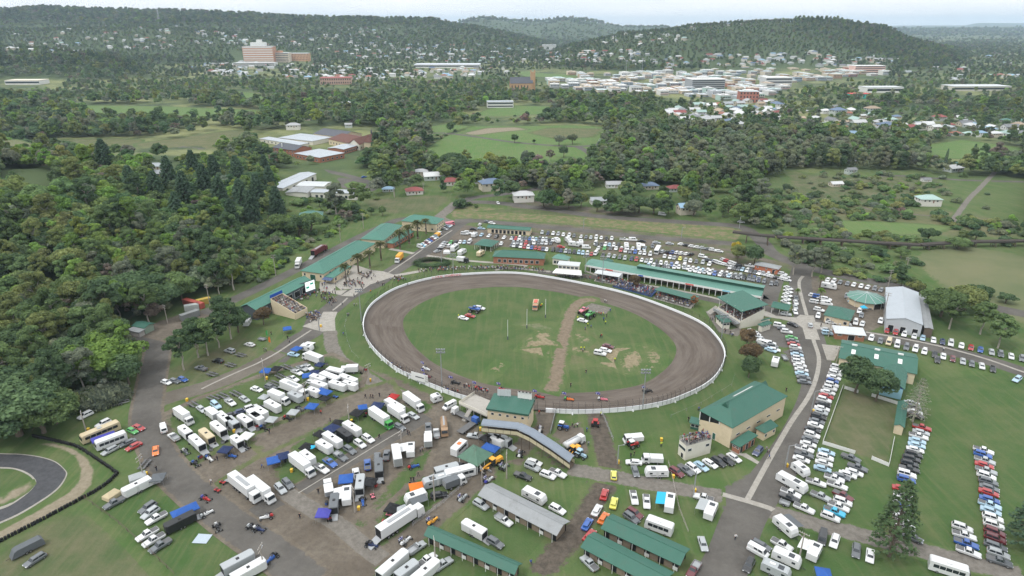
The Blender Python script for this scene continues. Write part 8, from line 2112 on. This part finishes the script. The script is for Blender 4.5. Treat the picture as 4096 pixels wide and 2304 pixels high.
def big_vehicles():
 for ln in BIG.strip().split('\n'):
  a, pl = ln.split(' @'); k, w, xy, dd, L, a1, a2 = a.split(); x, y = map(float, xy.split(',')); dx, dy = map(float, dd.split(',')); L = float(L)
  hz = 1.2 if k in ('truck', 'semi', 'bus', 'trailer', 'caravan', 'awning', 'tanker', 'fire', 'monster') else 2.2 if k == 'marquee' else .6
  p = pt(w, x, y, hz); wd_, c1 = COLS[a1]; c2 = COLS[a2][1]; nm, kw, cat = BW2[k]
  words = pl.split()[0].strip(','); cw = '' if wd_.split('-')[0] in pl.split(',')[0] or wd_ in pl.split(',')[0] else wd_ + ' '
  own = {'van': 'delivery van', 'tip': 'tip truck'}
  if any(z in pl for z in ('delivery van', 'tip truck', 'food truck', 'food van', 'car carrier', 'motorhome', 'horse float', 'water tanker', 'loader beside', 'truck with a silver', 'truck on the path', 'amber and white truck', 'old grey bus', 'van-bus', 'groundsheet awning', 'awning tied', 'long blue awning', 'sheet beside', 'sales trailer', 'white and red camper', 'white trailer by', 'boat-shaped caravan', 'coach in')): lab = (cw if not pl.startswith(('white', 'red', 'old', 'blue', 'long', 'orange', 'yellow', 'dusty', 'amber', 'pink', 'large')) else '') + pl
  else: lab = f'{cw}{kw} {pl}' if not pl.split(',')[0].strip() in ('',) else kw
  t = thing(nm, lab.replace(',', ''), cat, (p.x, p.y, .07), heading(w, x, y, dx, dy), None); h = globals()['b_' + k]
  if k == 'truck': h(t, L, c1, c2, 3.6 if L > 8 else 3.0 if L > 6 else 2.4)
  elif k == 'racer' : h(t, L, c1, c2, 0, w in ('11', 'H', '22') or (w == '12' and x > 1000 and x != 1190))
  else: h(t, L, c1, c2)
  if k in ('trailer', 'truck', 'semi') and 'pit' in pl and w in ('02', '12', '11'):
   M4 = Matrix.Translation(t.location) @ Matrix.Rotation(t.rotation_euler.z, 4, 'Z')
   for j in range(2):
    kind = ('tyre_pile', 'tool_chest')[j]; v = M4 @ Vector((L / 2 + random.uniform(.6, 3), random.uniform(-1.9, 1.9), 0)); lb = lab.replace(',', '').split(); o = thing(kind, ('black tyre pile behind ' if j == 0 else 'tool chest behind ') + ' '.join(lb if len(lb) < 8 else [kw.split(' with')[0], 'in', 'the', 'pits']), 'tyres' if j != 1 else 'tool chest', v, random.uniform(0, 6), 'pit clutter ' + kind)
    if j != 1:
     for z, x_ in ((.15, 0), (.45, .08), (.15, .7)): m = MB(); m.tube((x_, 0, z - .14), (x_, 0, z + .14), .36, n=9); part('tyre', m, TYRE, o)
    else: m = MB(); m.box(-.5, .5, -.3, .3, .1, .9); part('body', m, FLAT, o, random.choice([(.3, .03, .03), (.03, .03, .035), (.04, .08, .25), (.2, .2, .2)])); m = MB(); m.box(-.52, .52, -.32, .32, .9, .98); part('lid', m, TRIM, o)
  if k != 'marquee': BLOCK.append((p.x, p.y, L / 2))
big_vehicles()
# ------------------------------------------------------------------ speedway wall, catch fence, poles, fences
def oval_wall():
 n = len(WALL); cx = sum(v.x for v in WALL) / n; cy = sum(v.y for v in WALL) / n; c = Vector((cx, cy)); t = thing('speedway_wall', 'white concrete safety wall around the whole speedway', 'wall', (cx, cy, 0)); OUT = offset_poly(WALL, .35); FE = offset_poly(WALL, .6)
 WM = M('wall_white', (.72, .73, .74), .75, .06, .5, .25, 0, 0, .1); hole = lambda p: 535 < proj(p.x, p.y, 0)[0] < 551 and p.y < 260
 fence = thing('catch_fence', 'tall dark wire catch fence behind the speedway wall', 'fence', (cx, cy, 0)); pm = MB(); pm.tube((0, 0, 0), (0, 0, 3.6), .05, n=5); pm.tube((0, 0, 3.6), (.45, 0, 4.3), .045, n=4); pme = pm.mesh('post', [BLACKM]); net = MB(); wire = MB()
 for i in range(n):
  a, b = WALL[i], WALL[(i + 1) % n]; a2, b2 = OUT[i], OUT[(i + 1) % n]
  f, g = FE[i], FE[(i + 1) % n]; d = (c - f); o = link('post', pme, fence, (f.x - cx, f.y - cy, .3), math.atan2(d.y, d.x))
  if not hole((f + g) / 2):
   net.add([(f.x - cx, f.y - cy, 1.6), (g.x - cx, g.y - cy, 1.6), (g.x - cx, g.y - cy, 3.9), (f.x - cx, f.y - cy, 3.9)], [(0, 1, 2, 3)])
   for z in (1.9, 2.9, 3.9): wire.tube((f.x - cx, f.y - cy, z), (g.x - cx, g.y - cy, z), .022, n=3, caps=False)
  if i % 2 == 0:
   m = MB(); P = [WALL[i], WALL[(i + 1) % n], WALL[(i + 2) % n], OUT[(i + 2) % n], OUT[(i + 1) % n], OUT[i]]
   if hole(WALL[(i + 1) % n]): continue
   m.prism([(p.x - cx, p.y - cy) for p in P], 0, 1.62); part('wall_panel', m, WM, t)
   if i % 4 == 0:
    m = MB(); p = OUT[i]; d = (p - c).normalized(); s = Vector((-d.y, d.x)) * .18; e = p + d * .7
    m.add([(v.x - cx, v.y - cy, z) for v, z in ((p - s, 0), (p + s, 0), (e + s, 0), (e - s, 0), (p - s, 1.5), (p + s, 1.5))], [(0, 1, 5, 4), (4, 5, 2, 3), (0, 4, 3), (1, 2, 5)]); part('buttress', m, WM, t)
 nm, tt, bb = nodes('wire_net'); bb.inputs['Base Color'].default_value = (.02, .02, .02, 1); bb.inputs['Alpha'].default_value = .13; part('net', net, nm, fence); part('wire', wire, BLACKM, fence)
 # painted name along the far wall
 A = pt('11', 1330, 664, 1.0); txt = 'LISMORE SHOWGROUND'; red = M('sign_red', (.60, .07, .05), .7); pos = min(range(n), key=lambda i: (WALL[i] - Vector((A.x, A.y))).length); dirn = 1 if WALL[(pos + 1) % n].x > WALL[pos].x else -1
 i = pos; seg = 0
 B = pt('11', 1548, 636, 1.0); total = (B - A).length; step = total / len(txt)
 for k, ch in enumerate(txt):
  while (WALL[(i + dirn) % n] - WALL[i]).length < seg: seg -= (WALL[(i + dirn) % n] - WALL[i]).length; i = (i + dirn) % n
  d = (WALL[(i + dirn) % n] - WALL[i]).normalized(); p = WALL[i] + d * seg; seg += step
  if ch == ' ': continue
  me = LETTERS[ch]
  o = link('letter', me, t); inn = (c - p).normalized() * .04; o.location = (p.x - cx + inn.x, p.y - cy + inn.y, .58); o.rotation_euler = (math.pi / 2, 0, math.atan2(d.y, d.x))
oval_wall()
# sign hoarding on the near wall
a, b_ = pt('11', 1175, 1415, 1), pt('11', 1300, 1449, 1); u = b_ - a; L = u.length; t = thing('sponsor_hoarding', 'white sponsor hoarding on legs outside the speedway wall', 'sign', (a.x, a.y, 0), math.atan2(u.y, u.x)); m = MB(); m.box(0, L, -.05, .05, 1.2, 4.4); part('board', m, WHITE, t); m = MB(); m.box(L * .25, L * .75, -.09, -.055, 2.6, 3.0); part('lettering', m, SLATE, t)
for k in range(4): m = MB(); m.tube((L * k / 3, .1, 0), (L * k / 3, .1, 1.3), .07, n=5); part('leg', m, STEEL, t)
POLEM = M('pole_timber', (.30, .27, .24), .9, .15, 2)
def pole(w, bx, by, tx, ty, kind, label):
 b = pt(w, bx, by); ph = 12.0; _, ty_ = q(w, tx, ty)
 for _ in range(20): ph += (proj(b.x, b.y, ph)[1] - ty_) / (650 / proj(b.x, b.y, ph)[2]) * 1.0
 ph = min(max(ph, 6), 26); t = thing('floodlight_tower' if kind == 'f' else 'street_lamp' if kind == 'l' else 'power_pole', label, 'floodlight' if kind == 'f' else 'lamp' if kind == 'l' else 'power pole', b, R_(random.uniform(0, 180) if kind == 'p' else 0))
 m = MB(); m.tube((0, 0, -.3), (0, 0, ph), .22, .13, 7); part('pole', m, STEEL if kind != 'p' else POLEM, t); BLOCK.append((b.x, b.y, 2))
 if kind == 'f':
  m = MB(); m.box(-1.5, 1.5, -.08, .08, ph - .2, ph); m.box(-1.5, 1.5, -.08, .08, ph - 1.3, ph - 1.1); part('crossarm', m, STEEL, t)
  for x in (-1.3, -.45, .45, 1.3):
   for z in (ph - 1.25, ph - .15): m = MB(); m.box(x - .28, x + .28, -.3, .3, z, z + .45); part('lamp', m, M('lamp_case', (.2, .21, .22), .5), t)
 elif kind == 'p':
  for z in (ph - .3, ph - 1.3): m = MB(); m.box(-1.2, 1.2, -.06, .06, z, z + .14); part('crossarm', m, POLEM, t)
  m = MB(); [m.tube((x, 0, ph - .16), (x, 0, ph + .1), .05, n=5) for x in (-1.1, -.5, .5, 1.1)]; part('insulator', m, WHITE, t)
  m = MB(); m.tube((0, 0, ph * .82), (.9, 0, ph * .86), .04, n=4); m.box(.8, 1.2, -.1, .1, ph * .85, ph * .88); part('lamp_arm', m, STEEL, t)
 else: m = MB(); m.tube((0, 0, ph), (1.4, 0, ph + .25), .06, n=5); m.box(1.2, 1.8, -.12, .12, ph + .2, ph + .33); part('lamp_head', m, STEEL, t)
for ln in """f 11 1405,1480 1390,1190 tall floodlight tower on the near left of the speedway
f 22 985,190 1000,-105 tall floodlight tower on the near right of the speedway
f 21 555,610 550,475 floodlight tower beside the commentary box
f 21 680,690 680,490 floodlight tower by the white-roofed shelter
f 21 1165,645 1165,560 floodlight tower before the long stable roof
f 21 1580,1105 1602,930 floodlight tower before the far grandstand
f 11 797,975 792,735 floodlight tower beside the concrete path left of the speedway
f 11 1490,622 1488,470 floodlight tower behind the rail crowd
p 02 652,362 620,212 power pole above the old grey bus
p 02 1085,705 1055,545 double-armed power pole beside the rusty trailer
p 12 748,970 735,770 power pole in the lower pit row
p 12 1348,885 1335,690 power pole in the fenced pit strip
p 12 1355,1360 1350,1172 power pole over the bottom centre stable
p 12 1892,712 1890,512 power pole beside the dirt lane
p 12 1706,760 1692,640 short power pole at the stained shelter
p 12 60,1390 20,1222 power pole at the bottom left road
p 12 1100,480 1105,350 power pole in the middle of the pits
p 12 706,300 705,165 power pole in the middle pit row
p 12 376,130 372,-10 power pole in the upper pits
p 01 920,1196 890,1045 leaning white power pole at the left yard
p 01 1266,992 1256,855 power pole above the yard store
p 01 1585,857 1573,700 power pole beside the yellow container
p 11 640,377 630,245 power pole on the bank behind the long hall
p 11 812,277 810,160 power pole on the bank behind the second hall
p 11 150,632 130,475 power pole on the bank behind the slate shed
p 11 855,1437 847,1300 power pole at the top of the pit lane
p 11 72,1432 65,1265 power pole in the top corner of the pits
l 11 480,1047 478,950 lamp post on the concrete crossing
l 11 1400,540 1400,440 lamp post by the round hedge
p 31 1045,578 1050,512 power pole in the scrub beyond the road
p 31 905,717 922,590 power pole left of the silver shed
p 31 868,952 876,760 power pole at the silver shed corner
p 31 455,1092 470,950 power pole beside the brick toilets
p 31 515,1290 530,1165 power pole beside the green workshop
l 22 1368,850 1380,655 lamp post on the gravel lane
l 22 795,605 800,465 lamp post beside the white delivery van
l 32 325,215 352,55 lamp post by the main drive
l 32 130,632 138,468 lamp post at the bend of the main drive
p 32 232,1330 265,1125 power pole among the bottom right campers
l 21 540,278 540,203 lamp post on the upper road
l 21 1278,347 1277,268 lamp post on the upper road bend
l 21 1420,482 1418,425 lamp post in the upper car park
l 21 1715,272 1716,185 lamp post at the public road bend
p 10 1265,1449 1275,1380 power pole behind the railway houses""".split('\n'):
 f = ln.split(' ', 4); pole(f[1], *map(float, f[2].split(',')), *map(float, f[3].split(',')), f[0], f[4])
bm_ = MB(); bm_.box(-.3, .3, -.36, .36, 0, .95, 0, -.04, -.04); bmesh_ = bm_.mesh('bin_body', [M('bin_yellow', (.62, .34, .03), .6)]); bl = MB(); bl.box(-.36, .36, -.42, .42, .955, 1.05); blid = bl.mesh('lid', [M('bin_lid', (.6, .42, .05), .6)])
for w, s in (('02', '655,355 1090,690 1400,130 1755,365'), ('12', '380,125 708,290 1100,490 760,950 1340,855 1680,350 255,665'), ('22', '1200,710 1112,430 785,600 1362,815'), ('32', '325,215 125,625'), ('11', '480,1020 70,1415 850,1430')):
 for k in s.split(): x, y = map(float, k.split(',')); p = pt(w, x, y); t = thing('wheelie_bin', f'yellow wheelie bin beside a pole in the {dict([("02", "left pits"), ("12", "middle pits"), ("22", "stable area"), ("32", "right camping lawn"), ("11", "top of the pits")])[w]}', 'bin', (p.x + .6, p.y, .06), 0, 'yellow bins'); link('body', bmesh_, t); link('lid', blid, t)
def fence(name, label, w, s, h, mat, sp=3.0, style='panel', cat='fence', zs=(.4, .7, 1)):
 P = [Vector(v) for v in pts(w, s)]; o = P[0]; t = thing(name, label, cat, (o.x, o.y, 0)); pm = MB(); pm.tube((0, 0, 0), (0, 0, h + .1), .06, n=5); pme = pm.mesh('post', [mat])
 for a, b in zip(P, P[1:]):
  n = max(1, round((b - a).length / sp));
  for k in range(n):
   c, d = a.lerp(b, k / n) - o, a.lerp(b, (k + 1) / n) - o; link('post', pme, t, (c.x, c.y, 0)); m = MB()
   if style == 'panel': nn = Vector((-(d - c).y, (d - c).x)).normalized() * .04; m.add([(v.x, v.y, z) for v, z in ((c - nn, .1), (d - nn, .1), (d + nn, .1), (c + nn, .1), (c - nn, h), (d - nn, h), (d + nn, h), (c + nn, h))], [(0, 1, 5, 4), (2, 3, 7, 6), (4, 5, 6, 7)]); part('panel', m, mat, t)
   else: [m.tube((c.x, c.y, z), (d.x, d.y, z), (.03 if len(zs) > 1 else .018), n=4, caps=False) for z in [h * k_ for k_ in zs]]; part('rail', m, mat, t)
fence('yard_fence', 'white panel fence on the left of the show lawn', '32', '562,30 410,455 655,530', 1.3, WHITE)
fence('yard_fence', 'white panel fence on the near right of the show lawn', '32', '780,570 910,625 950,420', 1.3, WHITE)
fence('yard_fence', 'white panel fence at the far end of the show lawn', '32', '575,38 680,70', 1.3, WHITE)
fence('yard_fence', 'white panel fence between the dark trees and the yard shed', '32', '780,95 985,160', 1.3, WHITE)
fence('rail_fence', 'silver rail fence between the pits and the dirt lane', '12', '1185,1075 1420,900 1630,710', 1.3, STEEL, 3, 'rail')
fence('rail_fence', 'silver rail fence above the stained shelter', '12', '1800,560 1930,450', 1.3, STEEL, 3, 'rail')
fence('gate_fence', 'pale pipe fence between the two tractors', '22', '290,380 330,210', 1.5, STEEL, 3, 'panel')
fence('gate_fence', 'pale pipe fence right of the red tractor', '22', '672,215 765,440', 1.5, STEEL, 3, 'rail')
fence('wire_fence', 'grey wire fence beside the bottom left lawn', '02', '640,870 900,1060 1100,1240 1320,1449', 1.3, TIMBER, 4, 'rail')
fence('wire_fence', 'wire fence line through the camping grass by the stables', '22', '1180,600 1215,740 1260,950 1330,1130', 1.1, POLEM, 4, 'rail')
fence('bollard_rail', 'thin white rail inside the left bend of the speedway lawn', '11', '690,930 670,1020 690,1130 720,1210 780,1270', .9, STEEL, 6, 'rail', 'fence', (1,))
fence('white_rail', 'thin white rail outside the right bend of the speedway', 'G', '165,715 620,520 1080,240 1130,90', .9, STEEL, 6, 'rail', 'fence', (1,))
def tyre_wall():
 P = catmull(pts('02', '250,400 400,430 560,470 640,510 760,590 860,660 880,690 760,790 600,880 300,1040 0,1195 -200,1290'), 4); t = thing('tyre_wall', 'black tyre wall around the kart track', 'tyre wall', (P[0].x, P[0].y, 0)); o = P[0]; s = 0; n = 0
 m = MB(); m.tube((0, 0, 0), (0, 0, .3), .34, n=8); m.tube((0, 0, .3), (0, 0, .62), .33, n=8); m.tube((0, 0, .62), (0, 0, .95), .34, n=8); me = m.mesh('tyre_stack', [TYRE])
 for a, b in zip(P, P[1:]):
  L = (b - a).length
  while s < L and n < 290: c = a.lerp(b, s / L) - o; link('tyre_stack', me, t, (c.x + random.uniform(-.1, .1), c.y + random.uniform(-.1, .1), 0), random.uniform(0, 6)); s += .72; n += 1
  s -= L
tyre_wall()
def hedge():
 c = pt('11', 1328, 545); g = _g(5); n = 5200; th = g.uniform(0, 6.283, n); r = 1 + g.normal(size=n) * .13; P = np.stack([np.cos(th) * 8.2 * r, np.sin(th) * 5.4 * r, g.uniform(.1, 2.1, n)], 1); t = thing('ring_hedge', 'clipped dark green hedge ring above the speedway', 'hedge', c); link('foliage', leaf_mesh('foliage', P, P * [.3, .3, .5] + [0, 0, 1.5], .4, FOL), t, color=LEAF['dark']); m = MB(); [m.tube((math.cos(k) * 8.2, math.sin(k) * 5.4, 0), (math.cos(k) * 8.2, math.sin(k) * 5.4, 1.4), .08, n=4) for k in np.linspace(0, 6.1, 14)]; part('stem', m, BARK, t)
hedge()
for i, (x, y, x2, y2) in enumerate(((250, 860, 252, 950), (110, 940, 112, 1030))): p = pt('21', x2, y2); t = thing('goal_post', f'white goal post on the infield, {("right", "left")[i]} of the pair', 'goal post', p); m = MB(); m.tube((0, 0, 0), (0, 0, 9), .09, n=6); part('upright', m, WHITE, t); m = MB(); m.tube((0, 0, 0), (0, 0, 1.6), .22, n=8); part('pad', m, SLATE, t)
p = pt('11', 1900, 1115); t = thing('goal_post', 'white goal post on the left infield beside a white tub', 'goal post', p); m = MB(); m.tube((0, 0, 0), (0, 0, 9), .09, n=6); part('upright', m, WHITE, t); m = MB(); m.tube((0, 0, 0), (0, 0, 1.6), .22, n=8); part('pad', m, SLATE, t)
t = tag(link('ground_tarp', MB().add([(-1.9, -1.5, .16), (1.8, -1.7, .16), (2.1, 1.4, .16), (-1.6, 1.7, .16)], [(0, 1, 2, 3)]).mesh('ground_tarp', [M('tarp_blue', (.36, .42, .47), .6)]), None, pt('02', 1525, 1170)), 'pale blue tarpaulin spread on the left camp grass', 'tarpaulin'); t.location.z = 0
# ------------------------------------------------------------------ people
CROWD_NG = WOOD_NG.copy(); [setattr(n_.inputs[0], 'default_value', CROWDCOL) for n_ in CROWD_NG.nodes if n_.bl_idname == 'GeometryNodeCollectionInfo']
SC_ = [((.02, .02, .025), 'dark'), ((.02, .02, .025), 'black'), ((.6, .6, .6), 'white'), ((.05, .1, .3), 'blue'), ((.4, .05, .04), 'red'), ((.25, .25, .26), 'grey'), ((.62, .72, .05), 'yellow safety'), ((.6, .2, .03), 'orange')]
PEOPLE = """12 in the pits|825,95 865,92 882,95 932,85 490,215r 560,270 437,380 930,398 1143,366 1156,374 1225,682 1163,757 1170,722 1190,722 470,812 330,1000 45,622b 1255,492 100,362 165,555 1010,90 1240,500
02 at the left pits|1593,737w 1640,565 1500,560b 1180,640
22 near the stables|455,314 473,314 493,312w 565,347b 577,452 897,542 922,527 1125,457y 671,227y 143,1347b 1686,1157w 205,217r 335,202 1410,190b 1650,260
21 on the infield|226,853y 218,862o 495,952y 553,1032b 597,1017b 692,962b 706,987y 572,1002y 677,1087r 668,1092 535,1197 545,1182y 521,1182y 776,1267y 559,1357 700,822w 711,827w 741,897b 656,917r 641,912w 672,922r 690,920y 715,935
22 on the grass before the parade|443,9
11 on the concrete paths|806,727 790,742 910,682w 921,682 650,842 690,927 866,752o 955,702 968,697 516,692b 500,700 240,1102 251,1127 114,1067 60,1192 75,1192 441,1152 741,852 760,852 1146,702 816,1347 700,925 740,780 1100,640 660,1072b 1250,668 1290,600
11 on the infield left|1608,892y 1529,937y
G beside the big grandstand|1608,1195 1650,1312b 20,1122y 1905,302 430,745 585,585b 1640,1230
D before the far grandstand|1205,1060 1285,1100 1330,1122w 1020,880 1052,850 1312,1135b 990,890 1210,1080
31 on the right drive|1325,1188w 400,1005
21 watching behind the far wall|250,600 420,610r 430,625o 330,635o 880,770"""
def people():
 cm = {'k': 0, 'w': 2, 'b': 3, 'r': 4, 'y': 6, 'o': 7}
 for ln in PEOPLE.split('\n'):
  h, s = ln.split('|'); w, pl = h.split(' ', 1)
  for k in s.split():
   c = cm.get(k[-1]); k2 = k[:-1] if c is not None else k; c = random.choice([0, 1, 5, 0]) if c is None else c; x, y = map(float, k2.split(',')); p = pt(w, x, y, .85); po = random.choice(['stand', 'walk', 'phone']); act = {'stand': 'standing', 'walk': 'walking', 'phone': 'with raised hand'}[po]
   o = tag(link('person', PM[po], None, (p.x, p.y, .07), random.uniform(0, 6.28), SC_[c][0]), f'person in a {SC_[c][1]} {"vest" if c > 5 else "top"} {act} {pl}', 'person', 'people ' + pl); o.scale = (1.12,) * 3
people()
def crowd(name, pts_, poses):
 n = len(pts_)
 o = wood(name, np.array([p[:3] for p in pts_]), [random.choice(poses) for _ in range(n)], np.full((n, 3), 1.1), np.array([random.choice([(.02, .02, .025), (.02, .02, .03), (.03, .03, .04), (.1, .1, .11), (.5, .5, .5), (.04, .08, .24), (.3, .04, .04), (.25, .2, .15), (.08, .12, .08), (.3, .35, .4)]) for _ in range(n)]))
 o.modifiers[0].node_group = CROWD_NG; rot = np.zeros((n, 3)); rot[:, 2] = [p[3] + random.uniform(-.3, .3) for p in pts_]; o.data.attributes['rot'].data.foreach_set('vector', rot.ravel())
def crowds():
 for key, nm, n, z0, z1, occ in (('left', 'seated_crowd', 9, 2, 6.2, .8), ('far', 'seated_crowd', 9, 2.6, 6.6, .8), ('blue', 'seated_crowd', 5, .5, 1.9, .75), ('cov', 'seated_crowd', 5, .5, 2.2, .85), ('mid', 'seated_crowd', 4, .3, 1.4, .75)):
  t = ST[key]; L, Wd = t['L'], t['W']; M4 = Matrix.Translation(t.location) @ Matrix.Rotation(t.rotation_euler.z, 4, 'Z'); P = []
  for i in range(n):
   y = -Wd / 2 + Wd * (i + .5) / n; z = z0 + (z1 - z0) * i / (n - 1)
   for x in np.arange(-L / 2 + .4, L / 2 - .3, .62):
    if random.random() < occ: v = M4 @ Vector((x, y, z)); P.append((v.x, v.y, v.z - .05, t.rotation_euler.z - math.pi / 2))
  crowd(nm, P, [0])
 def along(w, s, rows_, sp, occ, z=.05, face=None):
  ln = catmull(pts(w, s), 6); out = []; acc = 0
  for a, b in zip(ln, ln[1:]):
   d = (b - a); L = d.length; d.normalize(); nn = Vector((-d.y, d.x)); k = max(1, int(L / sp))
   for j in range(k):
    for r in range(rows_):
     if random.random() < occ: p = a.lerp(b, (j + random.random()) / k) + nn * (r * 1.0 + random.uniform(-.2, .2)); out.append((p.x, p.y, z, math.atan2(-nn.y, -nn.x)))
  return out
 crowd('rail_crowd', along('11', '1230,610 1350,600 1500,592 1700,585 1932,590 21:120,592 21:235,605', 4, .8, .62), [0, 0, 1])
 crowd('wall_crowd', along('11', '975,1300 1060,1345 1150,1400', 2, .9, .6) + along('12', '1405,45 1470,70 1530,95', 2, .8, .7) + along('12', '1570,88 1650,110 1750,135', 2, .8, .7, 3.05), [1, 1, 2])
 def blob(w, cx, cy, rx, ry, n, z=.05): return [(*pt(w, cx + random.gauss(0, rx * .5), cy + random.gauss(0, ry * .5), z)[:2], z, random.uniform(-2.2, -.6)) for _ in range(n)]
 crowd('picnic_crowd', blob('11', 830, 635, 70, 30, 34) + blob('11', 720, 700, 100, 35, 46) + blob('11', 520, 770, 60, 40, 30) + blob('11', 570, 830, 60, 30, 20) + blob('11', 620, 640, 80, 25, 26) + blob('11', 425, 940, 55, 40, 46) + blob('11', 1090, 655, 60, 20, 22) + blob('11', 350, 790, 60, 30, 18), [0, 0, 0, 1])
 crowd('rooftop_crowd', [(*(Matrix.Translation(BH.location) @ Matrix.Rotation(BH.rotation_euler.z, 4, 'Z') @ Vector((random.uniform(-.45, .45) * BH['L'], random.uniform(-.45, .45) * BH['W'], 5.42))), random.uniform(-2.2, -.6)) for _ in range(70)], [0, 0, 1]); crowd('grandstand_crowd', along('C', '560,640 700,660 850,660 1000,690', 2, 1, .5), [0, 1])
crowds()
# ------------------------------------------------------------------ labels: tell look-alikes apart by where they stand
ORD = ['%d%s' % (i, {1: 'st', 2: 'nd', 3: 'rd'}.get(i, 'th')) for i in range(1, 50)]
def settle_labels():
 bpy.context.view_layer.update(); by = {}
 for o in THINGS: by.setdefault(o['label'], []).append(o)
 for lab, os_ in by.items():
  if len(os_) < 2 or len(os_) > 45:
   if len(os_) > 45:
    for o in os_: o['group'] = o.get('group') or lab
   continue
  P = [proj(o.location.x, o.location.y, o.location.z) for o in os_]; xs = [float(p[0]) for p in P]; ys = [float(p[1]) for p in P]
  horiz = max(xs) - min(xs) >= max(ys) - min(ys); od = sorted(range(len(os_)), key=lambda i: xs[i] if horiz else ys[i]); n = len(od)
  for r, i in enumerate(od):
   if horiz: w = ('leftmost' if r == 0 else 'rightmost' if r == n - 1 else ORD[r] + ' from left')
   else: w = ('farthest' if r == 0 else 'nearest' if r == n - 1 else ORD[r] + ' from far end')
   if n == 2: w = ('left' if r == 0 else 'right') + ' of two' if horiz else ('farther' if r == 0 else 'nearer') + ' of two'
   os_[i]['label'] = lab + ', ' + w
 # names of the L / W helper properties are not part of the scene
 for o in THINGS:
  for k in ('L', 'W'):
   if k in o: del o[k]
settle_labels()
# ------------------------------------------------------------------ the air between here and the hills
def haze():
 m = bpy.data.materials.new('haze'); m.use_nodes = True; t = m.node_tree; t.nodes.clear(); o = N(t, 'ShaderNodeOutputMaterial'); v = N(t, 'ShaderNodeVolumePrincipled')
 v.inputs['Color'].default_value = (.66, .84, 1.0, 1); v.inputs['Density'].default_value = 6.2e-5; v.inputs['Anisotropy'].default_value = .0
 t.links.new(v.outputs[0], o.inputs['Volume']); mb = MB(); mb.box(-22400, 22400, -22400, 22400, -1.2, 290); struct('haze', mb.mesh('haze', [m]), 'stuff')
haze()
